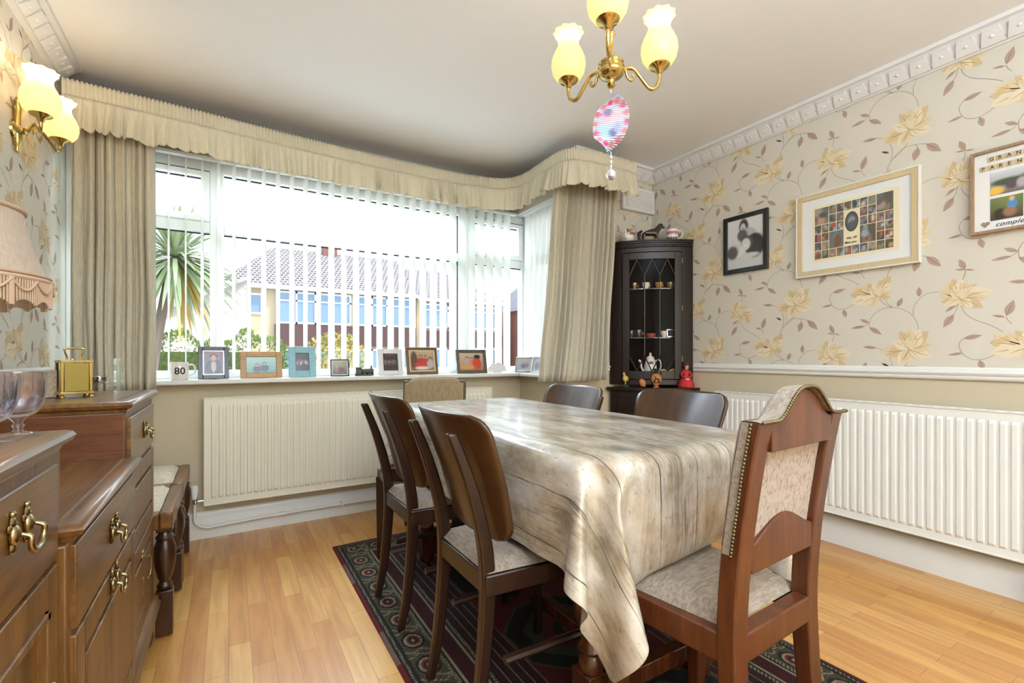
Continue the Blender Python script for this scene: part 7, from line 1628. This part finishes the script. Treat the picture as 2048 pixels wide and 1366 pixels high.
def foliage(name, mats, c, sz, n, ls, seed, parent, shape='box', wts=None):
    rr = random.Random(seed); b = B()
    for i in range(n):
        if shape == 'box':
            p = Vector((rr.uniform(-1, 1), rr.uniform(-1, 1), rr.uniform(-1, 1)))
            k = rr.choice((0, 1, 2)); 
            if rr.random() < 0.7: p[k] = math.copysign(0.92 + 0.1 * rr.random(), p[k])
            bump = 0.06 * math.sin(p.x * 9 + 2) + 0.05 * math.sin(p.x * 23)
        else:
            a = rr.uniform(0, 2 * PI); q = math.acos(rr.uniform(-1, 1)); r_ = 0.55 + 0.5 * rr.random() ** 0.5
            p = Vector((math.cos(a) * math.sin(q), math.sin(a) * math.sin(q), math.cos(q))) * r_; bump = 0
        p = Vector(c) + Vector((p.x * sz[0], p.y * sz[1], p.z * sz[2] + bump))
        M = Matrix.Translation(p) @ Matrix.Rotation(rr.uniform(0, 2 * PI), 4, 'Z') @ Matrix.Rotation(rr.uniform(-1.3, 1.3), 4, 'X')
        s = ls * rr.uniform(0.6, 1.3); mi = 0 if rr.random() < (wts or 1) else 1
        b.add([(0, -s, 0), (s * 0.5, 0, 0.1 * s), (0, s, 0), (-s * 0.5, 0, 0.1 * s)], [(0, 1, 2, 3)], mi, M)
    return b.build(name, mats, parent, world=True, smooth=0, fix=False)
hg = thing('hedge', 'clipped green hedge in the front garden below the palm', 'hedge', (-0.6, 7.0, -0.25))
o = foliage('foliage', ['hedge_leaf', 'bush_leaf'], (-0.55, 7.0, 0.50), (1.2, 0.42, 0.74), 9000, 0.030, 2, hg, 'box', 0.75)
B().box(-1.65, 0.55, 6.85, 7.3, -0.25, 1.05).build('dense_core', plain('hedge_core', rgb(84, 98, 56), 0.9, var=0.6, vscale=30), hg, world=True)
bs = thing('bush', 'yellow-flowering shrub in the front garden right of the hedge', 'shrub', (1.3, 7.0, -0.25))
foliage('foliage', ['bush_leaf', 'bush_flower'], (1.3, 7.0, 0.55), (0.55, 0.4, 0.78), 3200, 0.034, 5, bs, 'ball', 0.6)
b = B()
for k in range(6): b.tube([(1.25 + 0.05 * k - 0.12, 7.0, -0.25), (1.25 + 0.2 * (k - 2.5) * 0.6, 7.0 + 0.05 * k, 0.9)], 0.012, 6)
b.build('stems', 'telegraph_wood', bs, world=True)
pm = thing('palm_tree', 'spiky-leaved cabbage palm in the front garden seen through the left window panel', 'tree', (-0.45, 5.0, -0.25))
b = B(); b.tube(bez([(-0.62, 5.0, -0.25), (-0.58, 5.0, 0.6), (-0.50, 5.0, 1.3), (-0.42, 5.0, 1.80)], 6), 0.036, 12); b.build('trunk', 'telegraph_wood', pm, world=True, smooth=60)
rr = random.Random(9); b = B()
for i in range(230):
    a = rr.uniform(0, 2 * PI); el = R(rr.uniform(-62, 78)); L_ = rr.uniform(0.42, 0.62)
    d = Vector((math.cos(a) * math.cos(el), math.sin(a) * math.cos(el), math.sin(el))); o_ = Vector((-0.40, 5.0, 1.86)); side = d.cross(Vector((0, 0, 1))).normalized() * 0.017
    P_ = [o_ + d * (L_ * q) - Vector((0, 0, 0.26 * (q ** 2) * L_ * (1.6 if el < 0.6 else 0.7))) for q in (0, 0.3, 0.6, 0.85, 1.0)]
    ws = (0.6, 1.0, 1.0, 0.6, 0.05); vs = []
    for q, w_ in zip(P_, ws): vs += [tuple(q - side * w_), tuple(q + side * w_)]
    b.add(vs, [(2 * k, 2 * k + 1, 2 * k + 3, 2 * k + 2) for k in range(4)], 1 if el < R(-50) and rr.random() < 0.6 else 0)
b.build('leaf_crown', ['palm_leaf', 'palm_dead'], pm, world=True, smooth=0, fix=False)
